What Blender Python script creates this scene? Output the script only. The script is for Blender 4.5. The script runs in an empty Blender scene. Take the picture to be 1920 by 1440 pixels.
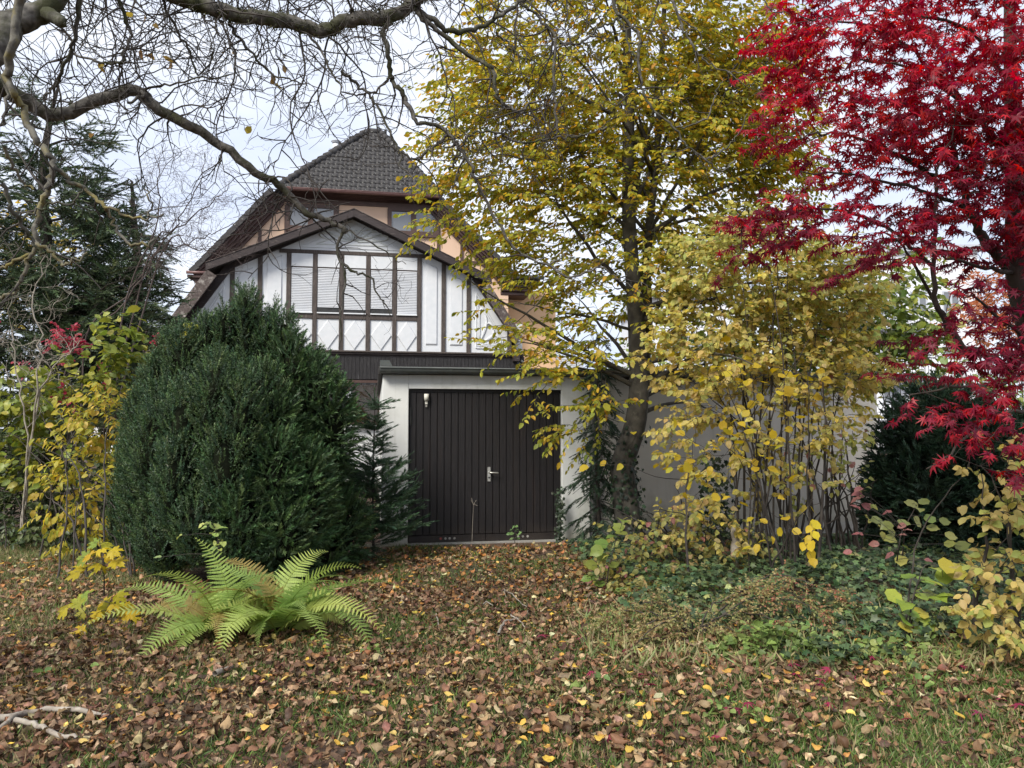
import bpy, math
import numpy as np
from mathutils import Vector, Matrix

rng = np.random.default_rng(11)
scene = bpy.context.scene
COL = scene.collection

# ------------------------------------------------------------------ camera
F = 1400.0                                  # focal length in pixels of the 1920 px wide photograph
PITCH = math.atan(80.0 / F)
CAM_H = 1.6
cam_data = bpy.data.cameras.new('camera')
cam_data.sensor_width = 36.0
cam_data.lens = F / 1920.0 * 36.0
cam_data.clip_start = 0.05
cam_data.clip_end = 2000.0
cam = bpy.data.objects.new('camera', cam_data)
COL.objects.link(cam)
cam.location = (0, 0, CAM_H)
cam.rotation_euler = (math.pi / 2 + PITCH, 0, 0)
scene.camera = cam

# ------------------------------------------------------------------ sky and sun (thin overcast)
SUN_EL, SUN_AZ = math.radians(42), math.radians(215)      # azimuth clockwise from +Y: behind and left of the camera
world = bpy.data.worlds.new('World')
scene.world = world
world.use_nodes = True
wn, wl = world.node_tree.nodes, world.node_tree.links
wn.clear()
w_out = wn.new('ShaderNodeOutputWorld')
w_bg = wn.new('ShaderNodeBackground')
w_bg.inputs['Strength'].default_value = 0.1
w_sky = wn.new('ShaderNodeTexSky')
w_sky.sky_type = 'NISHITA'
w_sky.sun_disc = False
w_sky.sun_elevation = SUN_EL
w_sky.sun_rotation = SUN_AZ
w_tc = wn.new('ShaderNodeTexCoord')
w_map = wn.new('ShaderNodeMapping')
w_map.inputs['Scale'].default_value = (1.0, 1.0, 2.6)
w_no = wn.new('ShaderNodeTexNoise')
w_no.inputs['Scale'].default_value = 2.3
w_no.inputs['Detail'].default_value = 6.0
w_no.inputs['Roughness'].default_value = 0.55
w_ra = wn.new('ShaderNodeValToRGB')
w_ra.color_ramp.elements[0].position = 0.36
w_ra.color_ramp.elements[0].color = (0.445, 0.50, 0.63, 1)
w_ra.color_ramp.elements[1].position = 0.66
w_ra.color_ramp.elements[1].color = (0.66, 0.68, 0.72, 1)
w_sc = wn.new('ShaderNodeVectorMath')
w_sc.operation = 'SCALE'
w_sc.inputs['Scale'].default_value = 10.0
w_mix = wn.new('ShaderNodeMix')
w_mix.data_type = 'RGBA'
w_mix.inputs['Factor'].default_value = 0.9
wl.new(w_tc.outputs['Generated'], w_map.inputs['Vector'])
wl.new(w_map.outputs['Vector'], w_no.inputs['Vector'])
wl.new(w_no.outputs['Fac'], w_ra.inputs['Fac'])
wl.new(w_ra.outputs['Color'], w_sc.inputs[0])
wl.new(w_sky.outputs['Color'], w_mix.inputs[6])
wl.new(w_sc.outputs['Vector'], w_mix.inputs[7])
wl.new(w_mix.outputs[2], w_bg.inputs['Color'])
wl.new(w_bg.outputs['Background'], w_out.inputs['Surface'])

sun_data = bpy.data.lights.new('sun', 'SUN')
sun_data.energy = 2.5
sun_data.angle = math.radians(20)
sun_data.color = (1.0, 0.95, 0.86)
sun = bpy.data.objects.new('sun', sun_data)
COL.objects.link(sun)
_s = Vector((math.sin(SUN_AZ) * math.cos(SUN_EL), math.cos(SUN_AZ) * math.cos(SUN_EL), math.sin(SUN_EL)))
sun.rotation_euler = (-_s).to_track_quat('-Z', 'Y').to_euler()

scene.view_settings.view_transform = 'Standard'
scene.view_settings.look = 'None'
scene.view_settings.exposure = 0.88
scene.view_settings.gamma = 1.0
scene.view_settings.use_curve_mapping = False
scene.cycles.max_bounces = 8
scene.cycles.diffuse_bounces = 4
scene.cycles.transmission_bounces = 4
scene.cycles.glossy_bounces = 2
scene.cycles.use_adaptive_sampling = True
scene.cycles.adaptive_threshold = 0.015

# ------------------------------------------------------------------ geometry helpers
CT, ST = math.cos(PITCH), math.sin(PITCH)


def ray(px, py):
    x, y = (px - 960.0) / F, (720.0 - py) / F
    return np.array([x, CT - ST * y, ST + CT * y])


def P(px, py, depth):
    """the point at distance `depth` along +Y that the photograph shows at this pixel"""
    r = ray(px, py)
    return np.array([0, 0, CAM_H]) + r * (depth / r[1])


def G(px, py):
    r = ray(px, py)
    return np.array([0, 0, CAM_H]) + r * (CAM_H / -r[2])


class Frame:
    """a building's own axes: u along its front, v into it, z up"""
    def __init__(self, origin, yaw):
        self.o = np.array([origin[0], origin[1], 0.0])
        self.a = yaw
        self.u = np.array([math.cos(yaw), math.sin(yaw), 0])
        self.v = np.array([-math.sin(yaw), math.cos(yaw), 0])

    def uz(self, px, py, v=0.0):
        r = ray(px, py)
        c = np.array([0, 0, CAM_H])
        t = ((self.o + self.v * v - c) @ self.v) / (r @ self.v)
        p = c + r * t - self.o
        return float(p @ self.u), float(p[2])


def set_props(o, label=None, cat=None, group=None, kind=None):
    if label: o['label'] = label
    if cat: o['category'] = cat
    if group: o['group'] = group
    if kind: o['kind'] = kind
    return o


def empty(name, loc, label, cat, group=None, rz=0.0):
    o = bpy.data.objects.new(name, None)
    COL.objects.link(o)
    o.location = [float(c) for c in loc]
    o.rotation_euler = (0, 0, rz)
    return set_props(o, label, cat, group)


def link_obj(name, me, parent=None):
    o = bpy.data.objects.new(name, me)
    COL.objects.link(o)
    if parent is not None:
        o.parent = parent
    return o


def poly_mesh(name, verts, faces, mat):
    me = bpy.data.meshes.new(name)
    me.from_pydata([tuple(map(float, v)) for v in verts], [], faces)
    me.materials.append(mat)
    return me


class MB:
    """collects boxes, prisms and tubes (polygons) for one mesh object"""
    def __init__(self):
        self.v, self.f = [], []

    def add(self, verts, faces):
        n = len(self.v)
        self.v += [tuple(map(float, p)) for p in verts]
        self.f += [tuple(n + i for i in f) for f in faces]
        return self

    def box(self, a, b):
        (x0, y0, z0), (x1, y1, z1) = a, b
        x0, x1 = min(x0, x1), max(x0, x1); y0, y1 = min(y0, y1), max(y0, y1); z0, z1 = min(z0, z1), max(z0, z1)
        return self.add([(x0, y0, z0), (x1, y0, z0), (x1, y1, z0), (x0, y1, z0), (x0, y0, z1), (x1, y0, z1), (x1, y1, z1), (x0, y1, z1)],
                        [(0, 1, 5, 4), (1, 2, 6, 5), (2, 3, 7, 6), (3, 0, 4, 7), (4, 5, 6, 7), (3, 2, 1, 0)])

    def prism(self, uz, v0, v1):
        """polygon given in (u, z), extruded from v0 to v1"""
        n = len(uz)
        area = sum(uz[i][0] * uz[(i + 1) % n][1] - uz[(i + 1) % n][0] * uz[i][1] for i in range(n))
        if area < 0: uz = list(uz)[::-1]
        if v0 > v1: v0, v1 = v1, v0
        vs = [(u, v0, z) for u, z in uz] + [(u, v1, z) for u, z in uz]
        fs = [tuple(range(n)), tuple(range(2 * n - 1, n - 1, -1))]
        for i in range(n):
            j = (i + 1) % n
            fs.append((j, i, n + i, n + j))
        return self.add(vs, fs)

    def tube(self, pts, r, sides=8):
        v, t = tube_arrays(np.array(pts, float), np.full(len(pts), r) if np.isscalar(r) else np.array(r, float), sides)
        self.add(v, [tuple(x) for x in t])
        n = len(pts)
        b = len(self.v) - n * sides
        self.f.append(tuple(b + i for i in range(sides))[::-1])
        self.f.append(tuple(b + (n - 1) * sides + i for i in range(sides)))
        return self

    def build(self, name, mat, parent=None, smooth=False, bevel=0.0):
        me = poly_mesh(name, self.v, self.f, mat)
        if smooth:
            me.polygons.foreach_set('use_smooth', [True] * len(me.polygons))
        o = link_obj(name, me, parent)
        if bevel:
            m = o.modifiers.new('bevel', 'BEVEL')
            m.width = bevel; m.segments = 1; m.limit_method = 'ANGLE'
        return o


def unit(a):
    a = np.asarray(a, float)
    return a / np.maximum(np.linalg.norm(a, axis=-1, keepdims=True), 1e-9)


def tube_arrays(pts, rad, sides=6):
    n = len(pts)
    tan = np.empty_like(pts)
    tan[1:-1] = pts[2:] - pts[:-2]
    tan[0] = pts[1] - pts[0]; tan[-1] = pts[-1] - pts[-2]
    tan = unit(tan)
    mean = np.abs(unit(pts[-1] - pts[0] + 1e-6))
    ref = np.zeros(3); ref[int(np.argmin(mean))] = 1.0
    x = unit(np.cross(tan, ref)); y = np.cross(tan, x)
    ang = np.arange(sides) / sides * 2 * math.pi
    ring = x[:, None, :] * np.cos(ang)[None, :, None] + y[:, None, :] * np.sin(ang)[None, :, None]
    v = (pts[:, None, :] + ring * rad[:, None, None]).reshape(-1, 3)
    i = np.arange(n - 1)[:, None] * sides; j = np.arange(sides)[None, :]; k = (j + 1) % sides
    q = np.stack([i + j, i + k, i + sides + k, i + sides + j], -1).reshape(-1, 4)
    return v, q


class TriGeo:
    """numpy triangle soup with a colour per vertex"""
    def __init__(self):
        self.V, self.T, self.C, self.n = [], [], [], 0

    def add(self, v, t, c=None):
        v = np.asarray(v, np.float32).reshape(-1, 3)
        self.V.append(v); self.T.append(np.asarray(t, np.int32).reshape(-1, 3) + self.n)
        if c is None: c = (1, 1, 1)
        c = np.asarray(c, np.float32)
        if c.ndim == 1: c = np.tile(c, (len(v), 1))
        self.C.append(c); self.n += len(v)

    def tube(self, pts, rad, sides=5, c=None):
        v, q = tube_arrays(np.asarray(pts, float), np.asarray(rad, float), sides)
        self.add(v, np.concatenate([q[:, [0, 1, 2]], q[:, [0, 2, 3]]]), c)

    def inst(self, tmpl, pos, R, s, tint, vw=None, mottle=.10):
        """copies of one template"""
        tv, tt = tmpl
        N, K = len(pos), len(tv)
        if N == 0: return
        s = np.asarray(s, float)
        if s.ndim == 1: s = np.stack([s, s, s], -1)
        v = np.einsum('nij,nkj->nki', R, tv[None] * s[:, None, :]) + pos[:, None, :]
        t = tt[None] + (np.arange(N) * K)[:, None, None]
        cc = np.repeat(np.asarray(tint, np.float32), K, axis=0)
        if vw is not None: cc = cc * np.tile(vw, N)[:, None].astype(np.float32)
        if K < 40: cc = cc * (1 + rng.normal(0, mottle, (len(cc), 1)).astype(np.float32))
        self.add(v.reshape(-1, 3), t.reshape(-1, 3), np.maximum(cc, 0.002))

    def mesh(self, name, mat, origin=(0, 0, 0), smooth=False):
        v = np.concatenate(self.V) - np.asarray(origin, np.float32)
        t = np.concatenate(self.T); c = np.concatenate(self.C)
        return tri_mesh(name, v, t, c, mat, smooth)

    def build(self, name, mat, parent=None, smooth=False, kind=None):
        o = link_obj(name, self.mesh(name, mat, parent.location if parent is not None else (0, 0, 0), smooth), parent)
        if kind: o['kind'] = kind
        return o


def tri_mesh(name, v, t, c, mat, smooth=False):
    me = bpy.data.meshes.new(name)
    me.vertices.add(len(v)); me.vertices.foreach_set('co', v.astype(np.float32).ravel())
    me.loops.add(len(t) * 3); me.loops.foreach_set('vertex_index', t.astype(np.int32).ravel())
    me.polygons.add(len(t)); me.polygons.foreach_set('loop_start', np.arange(len(t), dtype=np.int32) * 3)
    if smooth: me.polygons.foreach_set('use_smooth', np.ones(len(t), bool))
    at = me.attributes.new('tint', 'FLOAT_COLOR', 'POINT')
    at.data.foreach_set('color', np.concatenate([c, np.ones((len(c), 1), np.float32)], 1).astype(np.float32).ravel())
    me.materials.append(mat)
    me.update(calc_edges=True)
    return me


def frames(d, nrm):
    """rotation matrices: local y along d, local z near nrm"""
    y = unit(d); x = unit(np.cross(y, nrm)); z = np.cross(x, y)
    return np.stack([x, y, z], -1)


def rand_dirs(n):
    return unit(rng.normal(size=(n, 3)))


def tints(n, palette, weights=None, jit=0.12):
    pal = np.asarray(palette, float)
    w = None if weights is None else np.asarray(weights, float) / np.sum(weights)
    c = pal[rng.choice(len(pal), n, p=w)]
    c = c * (1 + rng.normal(0, jit, (n, 1))) * (1 + rng.normal(0, jit * 0.35, (n, 3)))
    return np.clip(c, 0.003, 0.9)


def smooth_line(pts, k=5):
    """Catmull-Rom through points"""
    p = np.asarray(pts, float)
    q = np.concatenate([[2 * p[0] - p[1]], p, [2 * p[-1] - p[-2]]])
    out = []
    t = np.linspace(0, 1, k, endpoint=False)[:, None]
    for i in range(len(p) - 1):
        a, b, c, d = q[i], q[i + 1], q[i + 2], q[i + 3]
        out.append(0.5 * (2 * b + (c - a) * t + (2 * a - 5 * b + 4 * c - d) * t ** 2 + (3 * b - a - 3 * c + d) * t ** 3))
    return np.concatenate(out + [p[-1:]])


def lump(x, y, seed=0.0):
    """smooth pseudo-noise in -1..1"""
    return (np.sin(x * 1.7 + 1.3 * seed) * np.cos(y * 1.9 - seed) + np.sin(x * 3.1 - y * 2.3 + seed * 2.1) * 0.6 + np.sin(x * 5.3 + y * 4.7 + seed) * 0.4
            + np.sin(-x * 9.1 + y * 7.9 + seed * 3) * 0.25) / 1.9


def ground_z(x, y):
    z = 0.018 * lump(x * 1.3, y * 1.3, 2.0) + 0.012 * np.sin(x * 6.1 + 2 * np.cos(y * 3.3)) * np.cos(y * 5.2)
    bank = np.clip((x - 0.9) / 1.2, 0, 1) * np.clip((y - 5.2) / 1.2, 0, 1) * np.clip((9.6 - y) / 0.9, 0, 1)
    return z * np.clip((9.9 - y) / 1.0, 0.15, 1) + 0.10 * bank - 0.01


# ------------------------------------------------------------------ materials
def new_mat(name):
    m = bpy.data.materials.new(name)
    m.use_nodes = True
    nt = m.node_tree
    nt.nodes.clear()
    return m, nt.nodes, nt.links


def pmat(name, c1, c2=None, scale=8.0, rough=0.7, bump=0.0, stretch=(1, 1, 1), spec=0.4, metal=0.0, c3=None, s3=2.0, f3=(0.55, 0.72), detail=5.0, bscale=None, dirt=None):
    """two-tone noise material with bump and, if c3 is given, a broad third tone for wear"""
    m, n, l = new_mat(name)
    out = n.new('ShaderNodeOutputMaterial'); b = n.new('ShaderNodeBsdfPrincipled')
    l.new(b.outputs[0], out.inputs[0])
    b.inputs['Roughness'].default_value = rough
    b.inputs['Specular IOR Level'].default_value = spec
    b.inputs['Metallic'].default_value = metal
    tc = n.new('ShaderNodeTexCoord'); mp = n.new('ShaderNodeMapping')
    mp.inputs['Scale'].default_value = stretch
    l.new(tc.outputs['Object'], mp.inputs['Vector'])
    no = n.new('ShaderNodeTexNoise')
    no.inputs['Scale'].default_value = scale; no.inputs['Detail'].default_value = detail
    l.new(mp.outputs[0], no.inputs['Vector'])
    ra = n.new('ShaderNodeValToRGB')
    ra.color_ramp.elements[0].position = 0.32; ra.color_ramp.elements[1].position = 0.68
    ra.color_ramp.elements[0].color = (*c1, 1); ra.color_ramp.elements[1].color = (*(c2 or c1), 1)
    l.new(no.outputs['Fac'], ra.inputs['Fac'])
    col = ra.outputs['Color']
    if c3 is not None:
        n3 = n.new('ShaderNodeTexNoise'); n3.inputs['Scale'].default_value = s3; n3.inputs['Detail'].default_value = 8
        n3.inputs['Roughness'].default_value = 0.65
        l.new(mp.outputs[0], n3.inputs['Vector'])
        r3 = n.new('ShaderNodeMapRange')
        r3.inputs['From Min'].default_value = f3[0]; r3.inputs['From Max'].default_value = f3[1]
        l.new(n3.outputs['Fac'], r3.inputs['Value'])
        mx = n.new('ShaderNodeMix'); mx.data_type = 'RGBA'
        l.new(r3.outputs[0], mx.inputs[0]); l.new(col, mx.inputs[6]); mx.inputs[7].default_value = (*c3, 1)
        col = mx.outputs[2]
    if dirt is not None:                                   # splashed soil at the foot and rain streaks, each with its own ragged shape
        dc, hgt = dirt
        sz = n.new('ShaderNodeSeparateXYZ'); l.new(tc.outputs['Object'], sz.inputs[0])
        nd = n.new('ShaderNodeTexNoise'); nd.inputs['Scale'].default_value = 5.0; nd.inputs['Detail'].default_value = 8; l.new(tc.outputs['Object'], nd.inputs['Vector'])
        ad = n.new('ShaderNodeMath'); ad.operation = 'MULTIPLY_ADD'; ad.inputs[1].default_value = -1.5 * hgt; l.new(nd.outputs['Fac'], ad.inputs[0]); l.new(sz.outputs[2], ad.inputs[2])
        md = n.new('ShaderNodeMapRange'); md.inputs['From Min'].default_value = -0.75 * hgt; md.inputs['From Max'].default_value = 0.1 * hgt
        md.inputs['To Min'].default_value = 0.85; md.inputs['To Max'].default_value = 0.0; l.new(ad.outputs[0], md.inputs['Value'])
        ms = n.new('ShaderNodeMapping'); ms.inputs['Scale'].default_value = (9, 9, 0.35); l.new(tc.outputs['Object'], ms.inputs['Vector'])
        ns_ = n.new('ShaderNodeTexNoise'); ns_.inputs['Scale'].default_value = 1.6; ns_.inputs['Detail'].default_value = 5; l.new(ms.outputs[0], ns_.inputs['Vector'])
        m2_ = n.new('ShaderNodeMapRange'); m2_.inputs['From Min'].default_value = 0.56; m2_.inputs['From Max'].default_value = 0.74; m2_.inputs['To Max'].default_value = 0.22; l.new(ns_.outputs['Fac'], m2_.inputs['Value'])
        mm = n.new('ShaderNodeMath'); mm.operation = 'MAXIMUM'; l.new(md.outputs[0], mm.inputs[0]); l.new(m2_.outputs[0], mm.inputs[1])
        mxd = n.new('ShaderNodeMix'); mxd.data_type = 'RGBA'; l.new(mm.outputs[0], mxd.inputs[0]); l.new(col, mxd.inputs[6]); mxd.inputs[7].default_value = (*dc, 1)
        col = mxd.outputs[2]
    l.new(col, b.inputs['Base Color'])
    if bump:
        bu = n.new('ShaderNodeBump'); bu.inputs['Strength'].default_value = bump; bu.inputs['Distance'].default_value = 0.01
        src = no
        if bscale:
            src = n.new('ShaderNodeTexNoise'); src.inputs['Scale'].default_value = bscale; src.inputs['Detail'].default_value = 6
            l.new(mp.outputs[0], src.inputs['Vector'])
        l.new(src.outputs['Fac'], bu.inputs['Height']); l.new(bu.outputs[0], b.inputs['Normal'])
    return m


def leafmat(name, trans=0.35, rough=0.5, spec=0.35, sat=1.0, blotch=0.25, bscale=60.0, boost=1.25):
    """leaf: colour from the mesh's tint attribute, blotched, with light passing through"""
    m, n, l = new_mat(name)
    out = n.new('ShaderNodeOutputMaterial'); b = n.new('ShaderNodeBsdfPrincipled'); tr = n.new('ShaderNodeBsdfTranslucent')
    mix = n.new('ShaderNodeMixShader'); mix.inputs[0].default_value = trans
    at = n.new('ShaderNodeAttribute'); at.attribute_name = 'tint'
    tc = n.new('ShaderNodeTexCoord'); no = n.new('ShaderNodeTexNoise')
    no.inputs['Scale'].default_value = bscale; no.inputs['Detail'].default_value = 3
    l.new(tc.outputs['Object'], no.inputs['Vector'])
    mr = n.new('ShaderNodeMapRange'); mr.inputs['From Min'].default_value = 0.3; mr.inputs['From Max'].default_value = 0.7
    mr.inputs['To Min'].default_value = 1 - blotch; mr.inputs['To Max'].default_value = 1 + blotch
    l.new(no.outputs['Fac'], mr.inputs['Value'])
    vm = n.new('ShaderNodeVectorMath'); vm.operation = 'SCALE'
    l.new(at.outputs['Color'], vm.inputs[0]); l.new(mr.outputs[0], vm.inputs['Scale'])
    l.new(vm.outputs[0], b.inputs['Base Color'])
    b.inputs['Roughness'].default_value = rough; b.inputs['Specular IOR Level'].default_value = spec
    hs = n.new('ShaderNodeHueSaturation'); hs.inputs['Saturation'].default_value = sat; hs.inputs['Value'].default_value = boost
    l.new(vm.outputs[0], hs.inputs['Color']); l.new(hs.outputs[0], tr.inputs['Color'])
    l.new(b.outputs[0], mix.inputs[1]); l.new(tr.outputs[0], mix.inputs[2]); l.new(mix.outputs[0], out.inputs[0])
    return m


M = {}
M['render_white'] = pmat('white_render', (0.68, 0.69, 0.67), (0.74, 0.745, 0.72), 3.0, 0.9, 0.35, c3=(0.47, 0.48, 0.42), s3=1.3, f3=(0.52, 0.78), bscale=70, dirt=((0.30, 0.29, 0.23), 0.45))
M['render_shaded'] = pmat('shaded_render', (0.40, 0.375, 0.335), (0.47, 0.44, 0.395), 2.0, 0.9, 0.3, c3=(0.38, 0.37, 0.34), s3=0.9, f3=(0.5, 0.75), bscale=70, dirt=((0.22, 0.215, 0.17), 0.7))  # grey-white render with the trees' shade put into its base colour
M['panel_white'] = pmat('white_painted_panel', (0.63, 0.65, 0.67), (0.69, 0.70, 0.715), 6.0, 0.65, 0.1, c3=(0.58, 0.60, 0.61), s3=2.2, f3=(0.58, 0.8), bscale=40)
M['panel_grey'] = pmat('off_white_panel', (0.55, 0.57, 0.55), (0.61, 0.63, 0.61), 5.0, 0.7, 0.1, bscale=40)
M['shutter'] = pmat('shutter_plastic', (0.60, 0.62, 0.65), (0.66, 0.67, 0.69), 3.0, 0.45, 0.0)
M['timber'] = pmat('weathered_timber', (0.045, 0.035, 0.031), (0.10, 0.080, 0.070), 10.0, 0.75, 0.5, (6, 6, 0.8), c3=(0.22, 0.19, 0.17), s3=3.0, f3=(0.62, 0.8))
M['barge'] = pmat('dark_brown_paint', (0.026, 0.018, 0.018), (0.046, 0.033, 0.031), 7.0, 0.6, 0.3, (1, 6, 6), c3=(0.20, 0.165, 0.145), s3=2.6, f3=(0.60, 0.74))
M['barge_worn'] = pmat('worn_brown_board', (0.055, 0.040, 0.036), (0.12, 0.095, 0.085), 9.0, 0.75, 0.5, (2, 5, 2), c3=(0.34, 0.31, 0.28), s3=4.0, f3=(0.54, 0.70))
M['moulding'] = pmat('brown_moulding', (0.056, 0.029, 0.024), (0.078, 0.042, 0.036), 5.0, 0.55, 0.1)
M['gutter_brown'] = pmat('brown_gutter', (0.16, 0.085, 0.078), (0.20, 0.115, 0.105), 3.0, 0.4, 0.0)
M['gutter_grey'] = pmat('grey_gutter', (0.075, 0.085, 0.080), (0.12, 0.13, 0.125), 4.0, 0.45, 0.0, c3=(0.20, 0.20, 0.18), s3=5, f3=(0.6, 0.8))
M['peach'] = pmat('peach_render', (0.66, 0.465, 0.335), (0.70, 0.49, 0.355), 2.0, 0.9, 0.2, bscale=60)
M['apricot'] = pmat('apricot_render', (0.66, 0.43, 0.25), (0.70, 0.46, 0.27), 2.0, 0.9, 0.2, bscale=60)
M['tile'] = pmat('grey_roof_tile', (0.036, 0.034, 0.035), (0.066, 0.062, 0.061), 9.0, 0.8, 0.3, c3=(0.34, 0.34, 0.31), s3=7.5, f3=(0.615, 0.66))
M['roof_dark'] = pmat('dark_roofing', (0.035, 0.032, 0.031), (0.06, 0.055, 0.052), 6.0, 0.85, 0.3)
M['cladding'] = pmat('charred_boarding', (0.011, 0.010, 0.011), (0.032, 0.029, 0.030), 14.0, 0.7, 0.5, (5, 5, 0.5), c3=(0.12, 0.115, 0.115), s3=5.0, f3=(0.60, 0.80))
M['door_wood'] = pmat('dark_door_boards', (0.008, 0.0068, 0.0075), (0.0145, 0.012, 0.0125), 11.0, 0.55, 0.35, (6, 6, 0.5), c3=(0.024, 0.016, 0.014), s3=2.0, f3=(0.55, 0.8), dirt=((0.032, 0.025, 0.021), 0.3))
M['steel'] = pmat('brushed_steel', (0.55, 0.54, 0.50), (0.66, 0.65, 0.61), 12.0, 0.35, 0.0, metal=0.85)
M['black_iron'] = pmat('black_iron', (0.02, 0.02, 0.02), (0.04, 0.04, 0.04), 10.0, 0.5, 0.0)
M['plastic_cream'] = pmat('cream_plastic', (0.66, 0.64, 0.56), (0.72, 0.70, 0.62), 4.0, 0.5, 0.0)
M['red_plastic'] = pmat('red_plug', (0.25, 0.05, 0.04), (0.30, 0.06, 0.05), 4.0, 0.5, 0.0)
M['concrete'] = pmat('concrete', (0.26, 0.25, 0.23), (0.36, 0.35, 0.32), 9.0, 0.9, 0.4)
M['frame_brown'] = pmat('window_frame_brown', (0.070, 0.040, 0.031), (0.092, 0.052, 0.042), 5.0, 0.5, 0.1)
M['bg_white'] = pmat('pale_building', (0.70, 0.72, 0.76), (0.76, 0.77, 0.80), 0.3, 0.8, 0.0)
M['bg_grey'] = pmat('grey_building', (0.42, 0.45, 0.50), (0.48, 0.50, 0.54), 0.3, 0.8, 0.0)
M['bg_roof'] = pmat('neighbour_roof', (0.14, 0.105, 0.09), (0.19, 0.15, 0.13), 6.0, 0.85, 0.2)
M['bark_grey'] = pmat('grey_bark', (0.034, 0.030, 0.025), (0.095, 0.086, 0.070), 9.0, 0.9, 0.7, (1, 1, 1), c3=(0.15, 0.145, 0.11), s3=7.0, f3=(0.58, 0.72))
M['bark_walnut'] = pmat('walnut_bark', (0.035, 0.031, 0.027), (0.16, 0.148, 0.128), 26.0, 0.9, 1.0, (1, 1, 1), c3=(0.040, 0.042, 0.016), s3=5.0, f3=(0.46, 0.60))
M['bark_lichen'] = pmat('lichen_bark', (0.055, 0.05, 0.042), (0.17, 0.16, 0.13), 24.0, 0.9, 1.0, (1, 1, 1), c3=(0.20, 0.165, 0.045), s3=8.0, f3=(0.48, 0.64))
M['twig'] = pmat('twig_bark', (0.030, 0.025, 0.022), (0.075, 0.064, 0.054), 10.0, 0.85, 0.2)
M['twig_red'] = pmat('reddish_twig', (0.06, 0.043, 0.040), (0.10, 0.075, 0.066), 4.0, 0.85, 0.0)
M['bark_dark'] = pmat('dark_bark', (0.030, 0.024, 0.020), (0.075, 0.062, 0.050), 12.0, 0.9, 0.5, (1, 1, 0.4))
M['dead_wood'] = pmat('bleached_wood', (0.22, 0.185, 0.15), (0.40, 0.36, 0.30), 14.0, 0.85, 0.5, c3=(0.13, 0.10, 0.08), s3=6, f3=(0.58, 0.7))
M['core'] = pmat('bush_interior_shade', (0.007, 0.009, 0.006), (0.014, 0.016, 0.010), 8.0, 1.0, 0.5, spec=0.0)
M['leaf'] = leafmat('autumn_leaf', 0.46, 0.5, 0.3, 1.05, 0.22, 70)
M['leaf_red'] = leafmat('maple_leaf', 0.50, 0.45, 0.35, 1.1, 0.2, 50, 1.5)
M['leaf_green'] = leafmat('green_leaf', 0.30, 0.45, 0.4, 1.05, 0.25, 70)
M['needle'] = leafmat('needle', 0.12, 0.5, 0.35, 1.0, 0.2, 20)
M['ivy'] = leafmat('ivy_leaf', 0.15, 0.45, 0.3, 1.0, 0.3, 40)
M['litter'] = leafmat('fallen_leaf', 0.12, 0.6, 0.35, 1.0, 0.35, 55)
M['fern'] = leafmat('fern_leaf', 0.35, 0.5, 0.3, 1.05, 0.15, 20)
M['grass'] = leafmat('grass_blade', 0.25, 0.5, 0.3, 1.0, 0.2, 8)


def glassmat(name, refl, inner):
    m, n, l = new_mat(name)
    out = n.new('ShaderNodeOutputMaterial'); d = n.new('ShaderNodeBsdfDiffuse'); g = n.new('ShaderNodeBsdfGlossy'); mx = n.new('ShaderNodeMixShader')
    d.inputs[0].default_value = (*inner, 1); g.inputs['Roughness'].default_value = 0.02
    fr = n.new('ShaderNodeFresnel'); fr.inputs[0].default_value = 1.5
    mr = n.new('ShaderNodeMath'); mr.operation = 'ADD'; mr.inputs[1].default_value = refl; mr.use_clamp = True
    l.new(fr.outputs[0], mr.inputs[0]); l.new(mr.outputs[0], mx.inputs[0])
    l.new(d.outputs[0], mx.inputs[1]); l.new(g.outputs[0], mx.inputs[2]); l.new(mx.outputs[0], out.inputs[0])
    return m


M['pane'] = glassmat('window_pane', 0.08, (0.15, 0.16, 0.175))
M['pane_dark'] = glassmat('dark_window_pane', 0.04, (0.028, 0.018, 0.009))
# ------------------------------------------------------------------ ground
def ground_material():
    m, n, l = new_mat('leafy_soil')
    out = n.new('ShaderNodeOutputMaterial'); b = n.new('ShaderNodeBsdfPrincipled'); l.new(b.outputs[0], out.inputs[0])
    b.inputs['Roughness'].default_value = 0.95
    tc = n.new('ShaderNodeTexCoord')
    vo = n.new('ShaderNodeTexVoronoi'); vo.inputs['Scale'].default_value = 22; l.new(tc.outputs['Object'], vo.inputs['Vector'])
    r1 = n.new('ShaderNodeValToRGB')
    r1.color_ramp.elements[0].color = (0.050, 0.030, 0.019, 1); r1.color_ramp.elements[1].color = (0.15, 0.090, 0.055, 1)
    sep = n.new('ShaderNodeSeparateColor'); l.new(vo.outputs['Color'], sep.inputs[0]); l.new(sep.outputs[0], r1.inputs['Fac'])
    no = n.new('ShaderNodeTexNoise'); no.inputs['Scale'].default_value = 1.1; no.inputs['Detail'].default_value = 9; no.inputs['Roughness'].default_value = 0.7
    l.new(tc.outputs['Object'], no.inputs['Vector'])
    mr = n.new('ShaderNodeMapRange'); mr.inputs['From Min'].default_value = 0.50; mr.inputs['From Max'].default_value = 0.62
    l.new(no.outputs['Fac'], mr.inputs['Value'])
    mx = n.new('ShaderNodeMix'); mx.data_type = 'RGBA'; mx.inputs[7].default_value = (0.055, 0.062, 0.026, 1)
    l.new(mr.outputs[0], mx.inputs[0]); l.new(r1.outputs['Color'], mx.inputs[6]); l.new(mx.outputs[2], b.inputs['Base Color'])
    bu = n.new('ShaderNodeBump'); bu.inputs['Strength'].default_value = 0.8; bu.inputs['Distance'].default_value = 0.03
    l.new(vo.outputs['Distance'], bu.inputs['Height']); l.new(bu.outputs[0], b.inputs['Normal'])
    return m


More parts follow.
